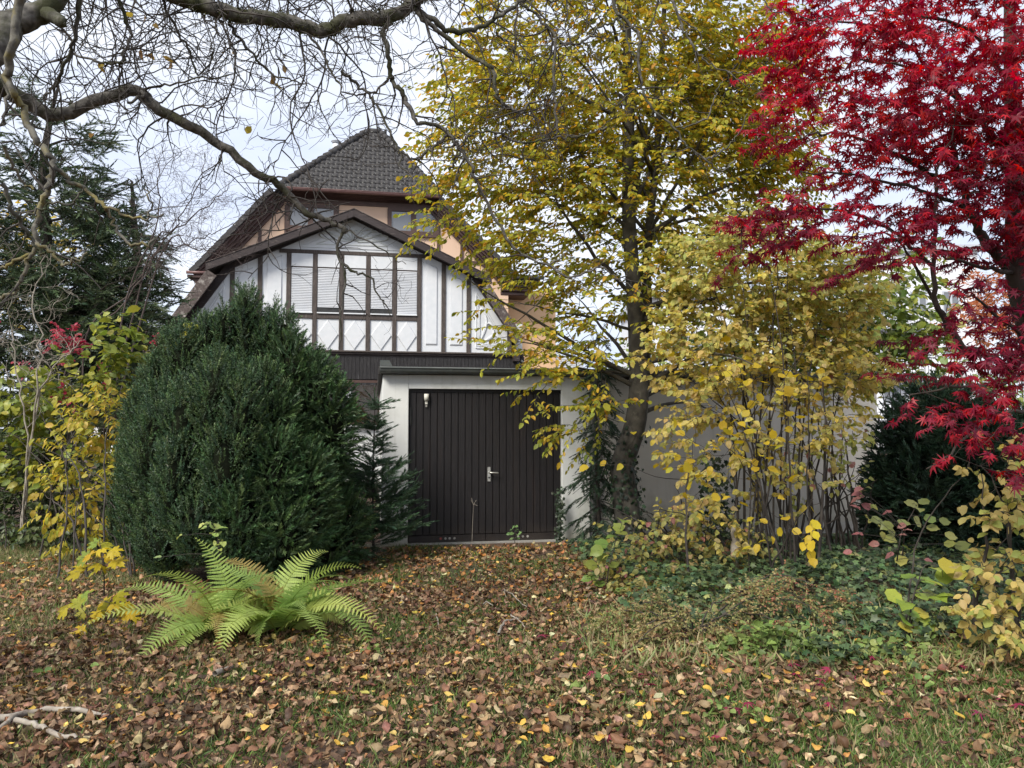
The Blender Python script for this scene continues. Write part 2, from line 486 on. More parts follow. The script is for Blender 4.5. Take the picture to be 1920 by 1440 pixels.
gx = np.concatenate([[-400, -120, -50, -25, -16], np.arange(-11, 11.01, 0.16), [16, 25, 50, 120, 400]])
gy = np.concatenate([[-60, -15, -4], np.arange(-0.5, 13.01, 0.16), [16, 22, 35, 70, 150, 400, 900]])
XX, YY = np.meshgrid(gx, gy, indexing='ij')
ZZ = ground_z(XX, YY) * ((np.abs(XX) < 12) & (YY < 12))
gv = np.stack([XX, YY, ZZ], -1).reshape(-1, 3)
i, j = np.meshgrid(np.arange(len(gx) - 1), np.arange(len(gy) - 1), indexing='ij')
a = (i * len(gy) + j).ravel(); ny_ = len(gy)
gt = np.concatenate([np.stack([a, a + ny_, a + ny_ + 1], -1), np.stack([a, a + ny_ + 1, a + 1], -1)])
ground = link_obj('ground', tri_mesh('ground', gv, gt, np.ones((len(gv), 3), np.float32), ground_material(), True))
ground['kind'] = 'structure'

# ------------------------------------------------------------------ garage
YAW = math.radians(10.4)
FG = Frame(G(765, 1022), YAW)
garage = empty('garage', FG.o, 'low white rendered garage with dark brown double doors and flat roof', 'garage', rz=YAW)
gu = lambda px, py=870, v=0.0: FG.uz(px, py, v)[0]
gz_ = lambda px, py, v=0.0: FG.uz(px, py, v)[1]
dl, dr = gu(765.5), gu(1053.5)                      # door opening
wl_, wr_ = gu(716), gu(1106)
dt = gz_(900, 729.5)
wt = gz_(730, 702)                                  # top of the rendered wall
DEP = 7.0
wall = MB()
wall.box((wl_, 0, -0.1), (dl, 0.22, wt)); wall.build('wall', M['render_white'], garage, bevel=0.008)
wall = MB().box((dr, 0, -0.1), (wr_, 0.22, wt)); wall.build('wall', M['render_white'], garage, bevel=0.008)
MB().box((dl + 0.001, 0.003, dt), (dr - 0.001, 0.217, wt - 0.002)).build('lintel', M['render_white'], garage)
MB().box((wl_ + 0.003, 0.22, -0.1), (wl_ + 0.2, DEP, wt)).build('wall', M['render_white'], garage)
MB().box((wr_ - 0.2, 0.22, -0.1), (wr_ - 0.003, DEP, wt)).build('wall', M['render_white'], garage)
MB().box((wl_ + 0.2, DEP - 0.2, -0.1), (wr_ - 0.2, DEP, wt)).build('wall', M['render_white'], garage)
MB().box((dl - 0.05, 0.0, -0.15), (dr + 0.02, 0.24, 0.012)).build('threshold', M['concrete'], garage)
roof = MB().box((wl_ - 0.06, -0.05, wt + 0.003), (wr_ + 4.1, DEP + 0.1, wt + 0.11)).build('roof', M['roof_dark'], garage)
# half-round gutter with joint bands and stop end, and the raised flashing at its end
gl, gr_ = gu(712, 690, -0.12), wr_ + 4.05
gz0 = wt + 0.045
prof = [(-0.055 - 0.062 * math.cos(t), gz0 + 0.035 - 0.075 * math.sin(t)) for t in np.linspace(0, math.pi, 9)]
gm = MB()
vs = [(u, v - 0.06, z) for u in (gl, gr_) for v, z in prof]
gm.add(vs, [(k, k + 1, 9 + k + 1, 9 + k) for k in range(8)])
gm.add([(gl, v - 0.06, z) for v, z in prof], [tuple(range(9))])
gm.tube([(gl, -0.182, gz0 + 0.038), (gr_, -0.182, gz0 + 0.038)], 0.010, 6)
gutter = gm.build('gutter', M['gutter_grey'], garage, True)
for px in (748, 845, 930, 1010, 1088):
    u = gu(px, 690, -0.12)
    q = [(v * 1.0 - 0.06 - 0.003 * np.sign(-v - 0.055), z - 0.004) for v, z in prof]
    MB().add([(uu, v, z) for uu in (u - 0.012, u + 0.012) for v, z in q], [(k, k + 1, 9 + k + 1, 9 + k) for k in range(8)]).build('gutter_bracket', M['gutter_grey'], gutter)
MB().prism([(gl + 0.005, wt + 0.112), (gl + 0.17, wt + 0.112), (gl + 0.13, wt + 0.19), (gl + 0.005, wt + 0.19)], -0.04, 0.4).build('flashing', M['gutter_grey'], garage)
dp = MB().tube([(wr_ + 0.06, -0.12, gz0 - 0.02), (wr_ + 0.06, -0.10, gz0 - 0.12), (wr_ + 0.06, -0.06, gz0 - 0.2), (wr_ + 0.06, -0.06, 0.0)], 0.042, 10).build('downpipe', M['gutter_grey'], garage, True)
# the two boarded door leaves
mid = gu(908)
boards = 22
bw = (dr - dl - 0.02) / boards
split = 11
zb0, zb1 = 0.115, dt - 0.05
MB().box((dl, 0.06, dt - 0.05), (dr, 0.2, dt - 0.001)).build('door_frame', M['door_wood'], garage)
for k in (0, 1):
    u0 = dl + 0.01 + bw * (0 if k == 0 else split); u1 = u0 + bw * split
    leaf = MB().box((u0 + 0.002, 0.085, zb0), (u1 - 0.002, 0.13, zb1)).build('door_leaf', M['door_wood'], garage)
    for q in range(split):
        w = bw * (1 + (0.10 if q % 3 == 1 else -0.05))
        uu = u0 + q * bw
        off = float(rng.uniform(-0.003, 0.003))
        MB().box((uu + 0.004, 0.058 + off, zb0 + 0.004), (uu + bw - 0.004, 0.085, zb1 - 0.004)).build('plank', M['door_wood'], leaf, bevel=0.004)
    MB().box((u0 + 0.003, 0.064, 0.016), (u1 - 0.003, 0.13, zb0 - 0.004)).build('kickboard', M['door_wood'], leaf, bevel=0.003)
    if k == 0:
        hu = gu(918); hz = gz_(918, 889)
        plate = MB().box((hu - 0.022, 0.046, hz - 0.105), (hu + 0.022, 0.0575, hz + 0.095)).build('lock_plate', M['steel'], leaf, bevel=0.003)
        MB().tube([(hu + 0.005, 0.052, hz + 0.02), (hu + 0.005, -0.005, hz + 0.02), (hu + 0.02, -0.012, hz + 0.02), (hu + 0.115, -0.012, hz + 0.018), (hu + 0.12, -0.010, hz + 0.012)], 0.011, 8).build('handle', M['steel'], leaf, True)
        MB().tube([(hu, 0.0475, hz - 0.05), (hu, 0.040, hz - 0.05)], 0.014, 10).build('keyhole', M['black_iron'], leaf)
        su = gu(799); sz = gz_(799, 746)
        MB().tube([(su, 0.02, sz + 0.055), (su, 0.02, sz - 0.035)], 0.033, 12).build('sensor', M['plastic_cream'], leaf, True)
        MB().box((su - 0.016, 0.02, sz - 0.085), (su + 0.016, 0.055, sz - 0.036)).build('sensor_bracket', M['plastic_cream'], leaf)
        MB().box((su - 0.011, 0.030, sz - 0.125), (su + 0.011, 0.055, sz - 0.088)).build('sensor_tag', M['concrete'], leaf)
    hx = u0 + 0.02 if k == 0 else u1 - 0.02
    for zz in (0.35, dt - 0.38):
        MB().tube([(hx, 0.045, zz - 0.12), (hx, 0.045, zz + 0.12)], 0.012, 8).box((hx - 0.016, 0.045, zz - 0.10), (hx + 0.016, 0.058, zz + 0.10)).build('hinge', M['black_iron'], leaf)
    for px, mt in (((827, 'red_plastic'), (836, 'concrete'), (844, 'concrete'), (853, 'concrete')) if k == 0 else ((973, 'concrete'), (982, 'steel'), (991, 'concrete'))):
        MB().tube([(gu(px, 1014), 0.063, 0.066), (gu(px, 1014), 0.058, 0.066)], 0.017, 10).build('vent_plug', M[mt], leaf)
MB().box((dl + 0.01, 0.131, 0.01), (dr - 0.01, 0.16, dt - 0.05)).build('door_backing', M['black_iron'], garage)

# ------------------------------------------------------------------ long rendered wall beside the garage
we = gu(1652)
gwall = empty('rendered_wall', FG.o + FG.u * wr_, 'long plain rendered wall, tinted grey for shade, with dark coping behind yellow bushes', 'wall', rz=YAW)
L = we - wr_
MB().box((0.002, 0.06, -0.1), (L, 0.30, wt - 0.03)).build('wall_panel', M['render_shaded'], gwall)
MB().box((0.002, 0.055, -0.1), (L, 0.058, 0.16)).build('plinth', M['concrete'], gwall)
nc = 8
for k in range(nc):
    MB().box((0.004 + L * k / nc + 0.003, -0.035, wt - 0.028), (L * (k + 1) / nc - 0.003, 0.37, wt + 0.0 - 0.001)).build('coping_slab', M['roof_dark'], gwall, bevel=0.004)

# ------------------------------------------------------------------ half-timbered wing
FW = Frame(P(700, 800, 21.0), YAW)
wing = empty('half_timbered_house', FW.o, 'white half-timbered gable house with rolled-down shutters and dark bell-shaped roof', 'house', rz=YAW)
q = lambda px, py, v=0.0: FW.uz(px, py, v)
U = lambda px, py=600, v=0.0: FW.uz(px, py, v)[0]
Z = lambda px, py, v=0.0: FW.uz(px, py, v)[1]
zbase = Z(780, 659.5)
zcl = Z(690, 802)
wuL, wuR = U(347, 620), U(957, 620)
wallpoly = [(wuL, zbase), (wuL, Z(347, 601)), q(424, 501), q(660, 404), q(893, 518), (wuR, Z(957, 612)), (wuR, zbase)]
upper = MB().prism(wallpoly, 0.0, 0.2).build('upper_wall', M['panel_white'], wing)
MB().box((wuL, 0.03, 0), (wuR + 0.4, 0.22, zcl - 0.001)).build('lower_wall', M['render_white'], wing)
MB().box((wuL, 0.03, zcl), (wuR + 0.4, 0.22, zbase - 0.002)).build('lower_wall', M['cladding'], wing)
for uu in (wuL, wuR + 0.2):
    MB().box((uu, 0.222, 0), (uu + 0.2, 5.0, zbase + 0.9)).build('side_wall', M['render_white'], wing)
# boarding of the ground floor
cl0, cl1 = U(560, 700), U(983, 690)
wx0, wx1 = U(650, 760), U(714, 760)
wz0, wz1 = Z(690, 797), Z(690, 713)
clad = MB().box((cl0, 0.0, zbase - 0.16), (cl1, 0.028, zbase - 0.10)).build('boarding', M['barge'], wing)
nb = 62
for k in range(nb):
    u0 = cl0 + (cl1 - cl0) * k / nb; u1 = cl0 + (cl1 - cl0) * (k + 1) / nb
    um = (u0 + u1) / 2
    lo = wz1 + 0.03 if wx0 - 0.05 < um < wx1 + 0.05 else zcl + 0.004
    MB().box((u0 + 0.004, float(rng.uniform(-0.008, 0.0)), lo), (u1 - 0.004, 0.028, zbase - 0.162)).build('cladding_board', M['cladding'], clad)
MB().box((wuL - 0.05, -0.10, zbase - 0.055), (wuR + 0.1, 0.0, zbase + 0.0)).build('rail', M['timber'], wing, bevel=0.012)
MB().box((wuL - 0.02, -0.06, zbase - 0.10), (wuR + 0.35, -0.001, zbase - 0.058)).build('rail', M['barge'], wing)


def window(parent, u0, u1, z0, z1, pane, fr=0.06, v=0.0, mull=(), depth=0.05, frame='frame_brown', sill=None):
    """a frame that stands proud of its wall, its pane recessed"""
    f = MB()
    f.box((u0, v - depth, z0), (u0 + fr, v + 0.02, z1)); f.box((u1 - fr, v - depth, z0), (u1, v + 0.02, z1))
    f.box((u0 + fr, v - depth + 0.002, z1 - fr), (u1 - fr, v + 0.02, z1 - 0.002)); f.box((u0 + fr, v - depth + 0.002, z0 + 0.002), (u1 - fr, v + 0.02, z0 + fr))
    for m_ in mull:
        f.box((m_ - fr * 0.7, v - depth + 0.003, z0 + fr), (m_ + fr * 0.7, v + 0.02, z1 - fr))
    fo = f.build('window', M[frame], parent)
    ed = [u0 + fr] + sorted(mull) + [u1 - fr]
    for a_, b_ in zip(ed[:-1], ed[1:]):
        MB().box((a_ + (0 if a_ == ed[0] else fr * 0.7), v - 0.006, z0 + fr), (b_ - (0 if b_ == ed[-1] else fr * 0.7), v - 0.003, z1 - fr)).build('pane', M[pane], fo)
    if sill:
        MB().box((u0 - 0.06, v - depth - 0.08, z0 - 0.05), (u1 + 0.06, v - 0.001, z0 - 0.004)).build('sill', M[sill], fo)
    return fo


window(wing, wx0, wx1 + 0.02, wz0, wz1, 'pane_dark', 0.075, -0.012, sill='panel_grey')
lamp_u = U(655, 738)
MB().box((lamp_u - 0.09, -0.11, Z(655, 746)), (lamp_u + 0.07, -0.012, Z(655, 733))).build('wall_lamp', M['panel_white'], wing)

# timbers
zbt, zbb = Z(650, 471.5), Z(650, 478.5)             # head beam
zrt, zrb = Z(665, 590.5), Z(665, 599)               # mid rail
posts = [434.5, 486.5, 540.5, 590, 640, 690, 739.5, 786, 831.5, 878.5]
pu = [U(x, 590) for x in posts]
hw = 0.062
# the underside of the roof over each post: straight lines of the wall polygon
edge = [wallpoly[1], wallpoly[2], wallpoly[3], wallpoly[4], wallpoly[5]]
def roofline(u):
    for (a_, b_), (c_, d_) in zip(edge[:-1], edge[1:]):
        if a_ <= u <= c_:
            return b_ + (d_ - b_) * (u - a_) / (c_ - a_)
    return edge[0][1]
for k, u in enumerate(pu):
    inner = 3 <= k <= 6
    top = zbb + 0.001 if 2 <= k <= 7 else roofline(u) - 0.05
    MB().box((u - hw, -0.040 - 0.001 * (k % 2), zbase + 0.001), (u + hw, -0.001, top)).build('timber_post', M['timber'], upper, bevel=0.008)
MB().box((wuR - 0.10, -0.040, zbase + 0.001), (wuR + 0.03, -0.001, Z(957, 612) - 0.1)).build('timber_post', M['timber'], upper)
MB().box((wuL - 0.03, -0.040, zbase + 0.001), (wuL + 0.10, -0.001, Z(347, 601) - 0.1)).build('timber_post', M['timber'], upper)
MB().box((U(524, 470), -0.046, zbb), (U(800, 478), -0.001, zbt)).build('head_beam', M['timber'], upper, bevel=0.008)
for k in range(2, 7):
    MB().box((pu[k] + hw + 0.001, -0.036, zrb), (pu[k + 1] - hw - 0.001, -0.001, zrt)).build('mid_rail', M['timber'], upper, bevel=0.006)
# shutters: box, slats, foot bar, sill
zst = Z(660, 503)
for k in range(2, 7):
    u0, u1 = pu[k] + hw + 0.012, pu[k + 1] - hw - 0.012
    gap = [0.0, 0.10, 0.09, 0.10, 0.0][k - 2]
    zlow = zrt + 0.075 + gap
    MB().box((u0 - 0.008, -0.012, zrt + 0.005), (u1 + 0.008, -0.0095, zst - 0.001)).build('window_recess', M['black_iron'], upper)
    MB().box((u0 - 0.008, -0.030, zst), (u1 + 0.008, -0.001, zbb - 0.004)).build('shutter_box', M['panel_white'], upper, bevel=0.004)
    sh = MB().box((u0 - 0.01, -0.016, zst - 0.035), (u1 + 0.01, -0.0125, zst - 0.002)).build('roller_shutter', M['timber'], upper)
    ns = 26
    hs_ = (zst - 0.035 - (zrt + 0.075)) / ns
    zz = zst - 0.035
    while zz - hs_ > zlow - 0.001:
        b0 = zz - hs_
        mb = MB()
        vv = [(-0.014, b0 + 0.002), (-0.026, b0 + hs_ * 0.35), (-0.026, b0 + hs_ * 0.75), (-0.014, zz - 0.002)]
        mb.add([(u0, v, z) for v, z in vv] + [(u1, v, z) for v, z in vv], [(0, 1, 5, 4)[::-1], (1, 2, 6, 5)[::-1], (2, 3, 7, 6)[::-1], (0, 3, 7, 4)])
        mb.build('slat', M['shutter'], sh)
        zz = b0
    MB().box((u0, -0.030, zz - 0.025), (u1, -0.013, zz - 0.002)).build('foot_bar', M['shutter'], sh)
    MB().box((u0 - 0.01, -0.075, zrt + 0.012), (u1 + 0.01, -0.001, zrt + 0.045)).build('window_sill', M['panel_white'], upper)
    # diamond panel under the window
    um = (u0 + u1) / 2; zm = (zbase + zrb) / 2; hh = (zrb - zbase) / 2 - 0.02
    d = [(um - (u1 - u0) / 2, zm), (um, zm - hh), (um + (u1 - u0) / 2, zm), (um, zm + hh)]
    vs = [(a_, -0.002, b_) for a_, b_ in d] + [(um + (a_ - um) * 0.93, -0.032, zm + (b_ - zm) * 0.93) for a_, b_ in d]
    MB().add(vs, [(4, 5, 6, 7), (0, 1, 5, 4), (1, 2, 6, 5), (2, 3, 7, 6), (3, 0, 4, 7)]).build('diamond_panel', M['panel_white'], upper)


def raised_panel(poly, inset=0.10, proud=0.03):
    c = np.mean(poly, axis=0)
    p = np.array(poly)
    r = []
    n_ = len(p)
    ar = sum(p[i][0] * p[(i + 1) % n_][1] - p[(i + 1) % n_][0] * p[i][1] for i in range(n_))
    if ar < 0: p = p[::-1]
    for i in range(n_):                                   # inset by moving both edges in
        a_, b_, c_ = p[i - 1], p[i], p[(i + 1) % n_]
        e1 = unit(b_ - a_); e2 = unit(c_ - b_)
        n1 = np.array([-e1[1], e1[0]]); n2 = np.array([-e2[1], e2[0]])
        bis = unit(n1 + n2); r.append(b_ + bis * inset / max(0.3, bis @ n1))
    s_ = [tuple(x) for x in r]
    return s_


def panel_obj(poly, name='raised_panel', proud=0.035):
    n_ = len(poly); c = np.mean(poly, axis=0)
    inner = [tuple(np.array(pt) + (c - np.array(pt)) * 0.04) for pt in poly]
    MB().add([(a_, -0.002, b_) for a_, b_ in poly] + [(a_, -proud, b_) for a_, b_ in inner],
             [tuple(range(n_, 2 * n_))] + [(i, (i + 1) % n_, n_ + (i + 1) % n_, n_ + i) for i in range(n_)]).build(name, M['panel_white'], upper)


for k in (0, 1, 7, 8):                                 # tall raised panels beside the windows
    a_, b_ = pu[k] + hw, pu[k + 1] - hw
    poly = [(a_, zbase + 0.06), (b_, zbase + 0.06), (b_, roofline(b_) - 0.16), (a_, roofline(a_) - 0.16)]
    panel_obj(raised_panel(poly, 0.13))


def fan(corner, ends, mat):
    """relief shell: petals rising from one corner, each a raised rib round a sunk field"""
    c = np.array(corner)
    ob = MB()
    for (e0, e1) in ends:
        e0, e1 = np.array(e0), np.array(e1)
        tip = (e0 + e1) / 2
        side0 = c + (e0 - c) * 0.80; side1 = c + (e1 - c) * 0.80
        pts = smooth_line([c + (side0 - c) * 0.12, side0, tip, side1, c + (side1 - c) * 0.12], 5)
        ob.tube([(a_, -0.012, b_) for a_, b_ in pts], 0.024, 6)
    return ob


for s_ in (1, -1):                                     # triangular outer bays with a shell each
    ui = pu[9] + hw if s_ > 0 else pu[0] - hw
    uo = wuR - 0.13 if s_ > 0 else wuL + 0.13
    zt = roofline(ui + s_ * 0.05) - 0.55
    tri = [(ui + s_ * 0.16, zbase + 0.14), (uo - s_ * 0.10, zbase + 0.14), (uo - s_ * 0.10, zbase + 0.42), (ui + s_ * 0.16, zt)]
    fr_ = MB()
    for ins in (0.0, 0.06):
        pl = raised_panel(tri, ins) if ins else tri
        for i_ in range(4):
            a_, b_ = pl[i_], pl[(i_ + 1) % 4]
            fr_.tube([(a_[0], -0.010, a_[1]), (b_[0], -0.010, b_[1])], 0.024, 6)
    co = np.array(tri[0]) + np.array([s_ * 0.10, 0.10])
    far = [np.array(tri[1]) + (-s_ * 0.10, 0.10), np.array(tri[2]) + (-s_ * 0.10, -0.02), np.array(tri[3]) + (s_ * 0.10, -0.30)]
    line = smooth_line([far[0], far[1], far[2]], 3)
    idx = np.linspace(0, len(line) - 1, 6)
    pt = [np.array([np.interp(t, range(len(line)), line[:, 0]), np.interp(t, range(len(line)), line[:, 1])]) for t in idx]
    fr_.build('panel_moulding', M['panel_white'], upper)
    fan(co, list(zip(pt[:-1], pt[1:])), None).build('shell_relief', M['panel_white'], upper, True)
# gable field with sunburst
gpoly = [(U(548, 462), zbt + 0.03), (U(770, 470), zbt + 0.03), q(668, 417)]
gp = raised_panel(gpoly, 0.05)
panel_obj(gp, 'gable_panel', 0.02)
gf = MB()
for i_ in range(3):
    a_, b_ = raised_panel(gpoly, 0.20)[i_], raised_panel(gpoly, 0.20)[(i_ + 1) % 3]
    gf.tube([(a_[0], -0.024, a_[1]), (b_[0], -0.024, b_[1])], 0.018, 5)
gf.build('panel_moulding', M['panel_grey'], upper)
cc = np.array([U(664, 462), zbt + 0.27])
ang = np.linspace(math.radians(8), math.radians(172), 10)
rad_ = 0.30 + 0.52 * np.abs(np.cos(ang)) ** 1.1
ends_ = [cc + np.array([math.cos(t) * r_ * 1.25, math.sin(t) * r_ * 0.85]) for t, r_ in zip(ang, rad_)]
fb = fan(cc, list(zip(ends_[:-1], ends_[1:])), None)
fb.v = [(a_, b_ - 0.016, c_) for a_, b_, c_ in fb.v]
fb.build('sunburst_relief', M['panel_grey'], upper, True)

# roof of the wing: slab, barge boards, worn lower boards
OV = -0.45
apex, kl, kr = q(664, 392, OV), q(386, 492.5, OV), q(922, 519.5, OV)
fl, fr2 = q(293, 630, OV), q(981, 633, OV)
kl2, kr2 = q(388, 505, OV), q(918, 532, OV)


def band(a_, b_, w0, w1):
    """strip between two points, from w0 to w1 below its upper edge"""
    a_, b_ = np.array(a_), np.array(b_)
    e = unit(b_ - a_); n_ = np.array([-e[1], e[0]])
    if n_[1] > 0: n_ = -n_
    return [tuple(a_ + n_ * w0), tuple(b_ + n_ * w0), tuple(b_ + n_ * w1), tuple(a_ + n_ * w1)]


def vband(a_, b_, w0, w1):
    return [(a_[0], a_[1] - w0), (b_[0], b_[1] - w0), (b_[0], b_[1] - w1), (a_[0], a_[1] - w1)]


wroof = MB().prism(vband(kl, apex, 0.012, 0.15), OV + 0.03, 5.2).prism(vband(apex, kr, 0.012, 0.15), OV + 0.03, 5.2)
wroof.prism(band(fl, kl2, 0.012, 0.14), OV + 0.03, 5.2).prism(band(kr2, fr2, 0.012, 0.14), OV + 0.03, 5.2)
wroof = wroof.build('roof', M['roof_dark'], wing)
MB().prism(vband(kl, apex, 0.0, 0.215), OV - 0.03, OV + 0.028).build('barge_board', M['barge'], wroof, bevel=0.006)
MB().prism(vband(apex, kr, 0.0, 0.215), OV - 0.031, OV + 0.027).build('barge_board', M['barge'], wroof, bevel=0.006)
MB().prism(vband(kl, apex, -0.018, -0.001), OV - 0.05, OV + 0.10).build('edge_strip', M['barge_worn'], wroof)
MB().prism(vband(apex, kr, -0.018, -0.001), OV - 0.05, OV + 0.10).build('edge_strip', M['barge_worn'], wroof)
MB().prism(band(fl, kl2, 0.0, 0.30), OV - 0.02, OV + 0.025).build('barge_board', M['barge_worn'], wroof, bevel=0.006)
MB().prism(band(kr2, fr2, 0.0, 0.27), OV - 0.02, OV + 0.025).build('barge_board', M['barge_worn'], wroof, bevel=0.006)
for a_, b_, w in ((wallpoly[1], wallpoly[2], 0.16), (wallpoly[2], wallpoly[3], 0.10), (wallpoly[3], wallpoly[4], 0.10), (wallpoly[4], wallpoly[5], 0.16)):
    MB().prism(band(a_, b_, -0.04, w), -0.07, -0.003).build('frieze_board', M['barge'], wing)
ru = wuR + 0.06
MB().box((ru, -0.25, zbase - 0.24), (ru + 0.17, 0.0, zbase + 0.1)).build('bracket', M['barge'], wing)
MB().tube([(ru + 0.12, -0.1, zbase - 0.2), (ru + 0.15, -0.15, zbase - 0.34), (ru + 0.24, -0.15, zbase - 0.4)], 0.02, 6).build('pipe', M['gutter_grey'], wing)
MB().tube([(ru + 0.22, -0.2, zbase - 0.22), (ru + 0.62, -0.2, zbase - 0.55)], 0.03, 6).build('pipe', M['gutter_grey'], wing)
# eaves gutter end at the foot of the lower slope
MB().tube([(fl[0] - 0.02, OV, fl[1] - 0.02), (fl[0] - 0.02, 4.8, fl[1] - 0.02)], 0.07, 8).build('gutter', M['black_iron'], wing)

# ------------------------------------------------------------------ peach house behind
FM = Frame(P(660, 800, 26.0), YAW)
house = empty('peach_house', FM.o, 'tall peach rendered house with brown mouldings and grey tiled hip roof', 'house', rz=YAW)
q2 = lambda px, py, v=0.0: FM.uz(px, py, v)
U2 = lambda px, py=450, v=0.0: FM.uz(px, py, v)[0]
Z2 = lambda px, py, v=0.0: FM.uz(px, py, v)[1]
hz_top = Z2(670, 379)
hu0, hu1 = U2(372, 515), U2(953, 530)
MB().prism([(hu0, 0), (hu0, Z2(372, 512)), (U2(515, 372), hz_top + 0.1), (U2(838, 385), hz_top + 0.1), (hu1, Z2(953, 530)), (hu1, 0)], 0.0, 0.3).build('wall', M['peach'], house)
MB().box((hu1 + 0.003, 0.9, 0), (U2(1042, 640, 0.9), 1.2, Z2(1000, 545, 0.9))).build('wall', M['apricot'], house)
MB().box((hu1 - 0.3, 0.302, 0), (hu1, 9.0, Z2(953, 530))).build('wall', M['peach'], house)
MB().box((hu0, 0.302, 0), (hu0 + 0.3, 9.0, Z2(372, 512))).build('wall', M['peach'], house)
# grey slatted screen beside the apricot wall
us = U2(1042, 660, 0.9)
scr = MB().box((us + 0.003, 0.98, Z2(1050, 690, 0.9)), (us + 1.1, 1.05, Z2(1050, 668, 0.9))).build('screen', M['bg_grey'], house)
for k in range(5):
    zz = Z2(1050, 690, 0.9) + 0.03 + k * 0.075
    MB().box((us + 0.01, 0.95, zz), (us + 1.08, 0.978, zz + 0.05)).build('slat', M['panel_white'], scr)
# windows under the eaves
for xs, py0, py1 in (((536, 582, 632), 383, 431.5), ((727, 775, 823), 391.5, 441)):
    z0, z1 = Z2(xs[1], py1), Z2(xs[1], py0)
    window(house, U2(xs[0]), U2(xs[2]), z0, z1, 'pane', 0.13, -0.012, (U2(xs[1]),), 0.06)
    MB().box((U2(xs[0]), -0.11, z0 - 0.075), (U2(xs[2]), -0.013, z0 - 0.005)).build('sill', M['frame_brown'], house)
MB().box((U2(515, 377), -0.052, Z2(670, 386)), (U2(826, 385), -0.001, Z2(670, 378))).build('timber_beam', M['frame_brown'], house)
for px, y0, y1 in ((536, 385, 470), (487.5, 425, 500), (632, 386, 470), (729, 392, 470), (822, 398, 500), (866, 440, 560)):
    MB().box((U2(px) - 0.055, -0.044, Z2(px, y1)), (U2(px) + 0.055, -0.001, Z2(px, y0))).build('timber_post', M['frame_brown'], house)
MB().box((U2(869), -0.046, Z2(890, 496)), (U2(920), -0.001, Z2(890, 490))).build('timber_beam', M['frame_brown'], house)

# verges: four stepped boards each, with the roof slope behind
VOV = -0.55
vl0, vl1 = q2(508, 355, VOV), q2(357, 509, VOV)
vr0, vr1 = q2(826, 371, VOV), q2(968, 517, VOV)
hroof_mb = MB()
for a_, b_ in ((vl1, vl0), (vr0, vr1)):
    hroof_mb.prism(band(a_, b_, 0.0, 0.12), VOV + 0.01, 9.5)
hroof = hroof_mb.build('roof', M['roof_dark'], house)
for a_, b_ in ((vl1, vl0), (vr0, vr1)):
    for k in range(5):
        w0 = 0.10 + 0.082 * k
        MB().prism(band(a_, b_, w0, w0 + 0.085), VOV + 0.03 + 0.10 * k, -0.001).build('verge_moulding', M['moulding'], hroof)
    n_t = 13
    pa, pb = np.array(a_), np.array(b_)
    if pa[1] > pb[1]: pa, pb = pb, pa
    for k in range(n_t):
        s0, s1 = pa + (pb - pa) * (k / n_t), pa + (pb - pa) * ((k + 1.1) / n_t)
        MB().prism(band(s0, s1 + (0, -0.035), -0.075, 0.095), VOV - 0.06, VOV + 0.30).build('verge_tile', M['tile'], hroof)
# eaves of the half hip: gutter and stepped cornice
EV = -0.62
ez = Z2(660, 358, EV)
eu0, eu1 = U2(522, 352, EV), U2(826, 371, EV)
zc = ez - 0.03
steps_ = 5
hgt = (ez - 0.06 - (Z2(670, 378))) / steps_
for k in range(steps_):
    MB().box((eu0 + 0.05 + 0.06 * k, EV + 0.08 + 0.11 * k, ez - 0.06 - hgt * (k + 1) + 0.004), (eu1 - 0.05 - 0.06 * k, -0.001, ez - 0.06 - hgt * k)).build('cornice', M['moulding'], house, bevel=0.02)
gp_ = [(EV - 0.02 - 0.075 * math.cos(t), ez - 0.01 - 0.09 * math.sin(t)) for t in np.linspace(0, math.pi, 9)]
gm = MB().add([(u, v, z) for u in (eu0, eu1) for v, z in gp_], [(k, k + 1, 10 + k, 9 + k) for k in range(8)])
gm.add([(eu0, v, z) for v, z in gp_], [tuple(range(9))]); gm.tube([(eu0, EV - 0.095, ez - 0.008), (eu1, EV - 0.095, ez - 0.008)], 0.012, 6)
hg = gm.build('gutter', M['gutter_brown'], house, True)
for k in range(7):
    u = eu0 + (eu1 - eu0) * (k + 0.5) / 7
    MB().add([(uu, v - 0.004, z - 0.005) for uu in (u - 0.02, u + 0.02) for v, z in gp_], [(k_, k_ + 1, 10 + k_, 9 + k_) for k_ in range(8)]).build('gutter_bracket', M['gutter_brown'], hg)
# hip plane and its tiles
hv = 1.0
for _ in range(40):
    zr = Z2(701, 249, hv)
    hv = EV + (zr - ez) / math.tan(math.radians(50))
zr = Z2(701, 249, hv)
ra0, ra1 = U2(688, 247, hv), U2(714, 250, hv)
slope_len = math.hypot(zr - ez, hv - EV)
sdir = np.array([0, (hv - EV) / slope_len, (zr - ez) / slope_len]); snrm = np.array([0, -sdir[2], sdir[1]])
e0, e1 = np.array([eu0, EV, ez]), np.array([eu1, EV, ez]); r0, r1 = np.array([ra0, hv, zr]), np.array([ra1, hv, zr])
MB().add([e0, e1, r1, r0], [(0, 1, 2, 3)]).build('hip_underlay', M['roof_dark'], hroof)
MB().add([e0, r0, r0 + (0, 9, 0), np.array([vl1[0], 9.5, vl1[1]]), np.array([vl1[0], VOV, vl1[1]]) + (0, 0.6, 0)], [(0, 1, 2, 3, 4)]).build('roof_slope', M['tile'], hroof)
MB().add([e1, r1, r1 + (0, 9, 0), np.array([vr1[0], 9.5, vr1[1]]), np.array([vr1[0], VOV, vr1[1]]) + (0, 0.6, 0)], [(4, 3, 2, 1, 0)]).build('roof_slope', M['tile'], hroof)
rows = 15
ex = slope_len / rows
tw = 0.325
nx = 13
xs_ = np.linspace(0, tw, nx)
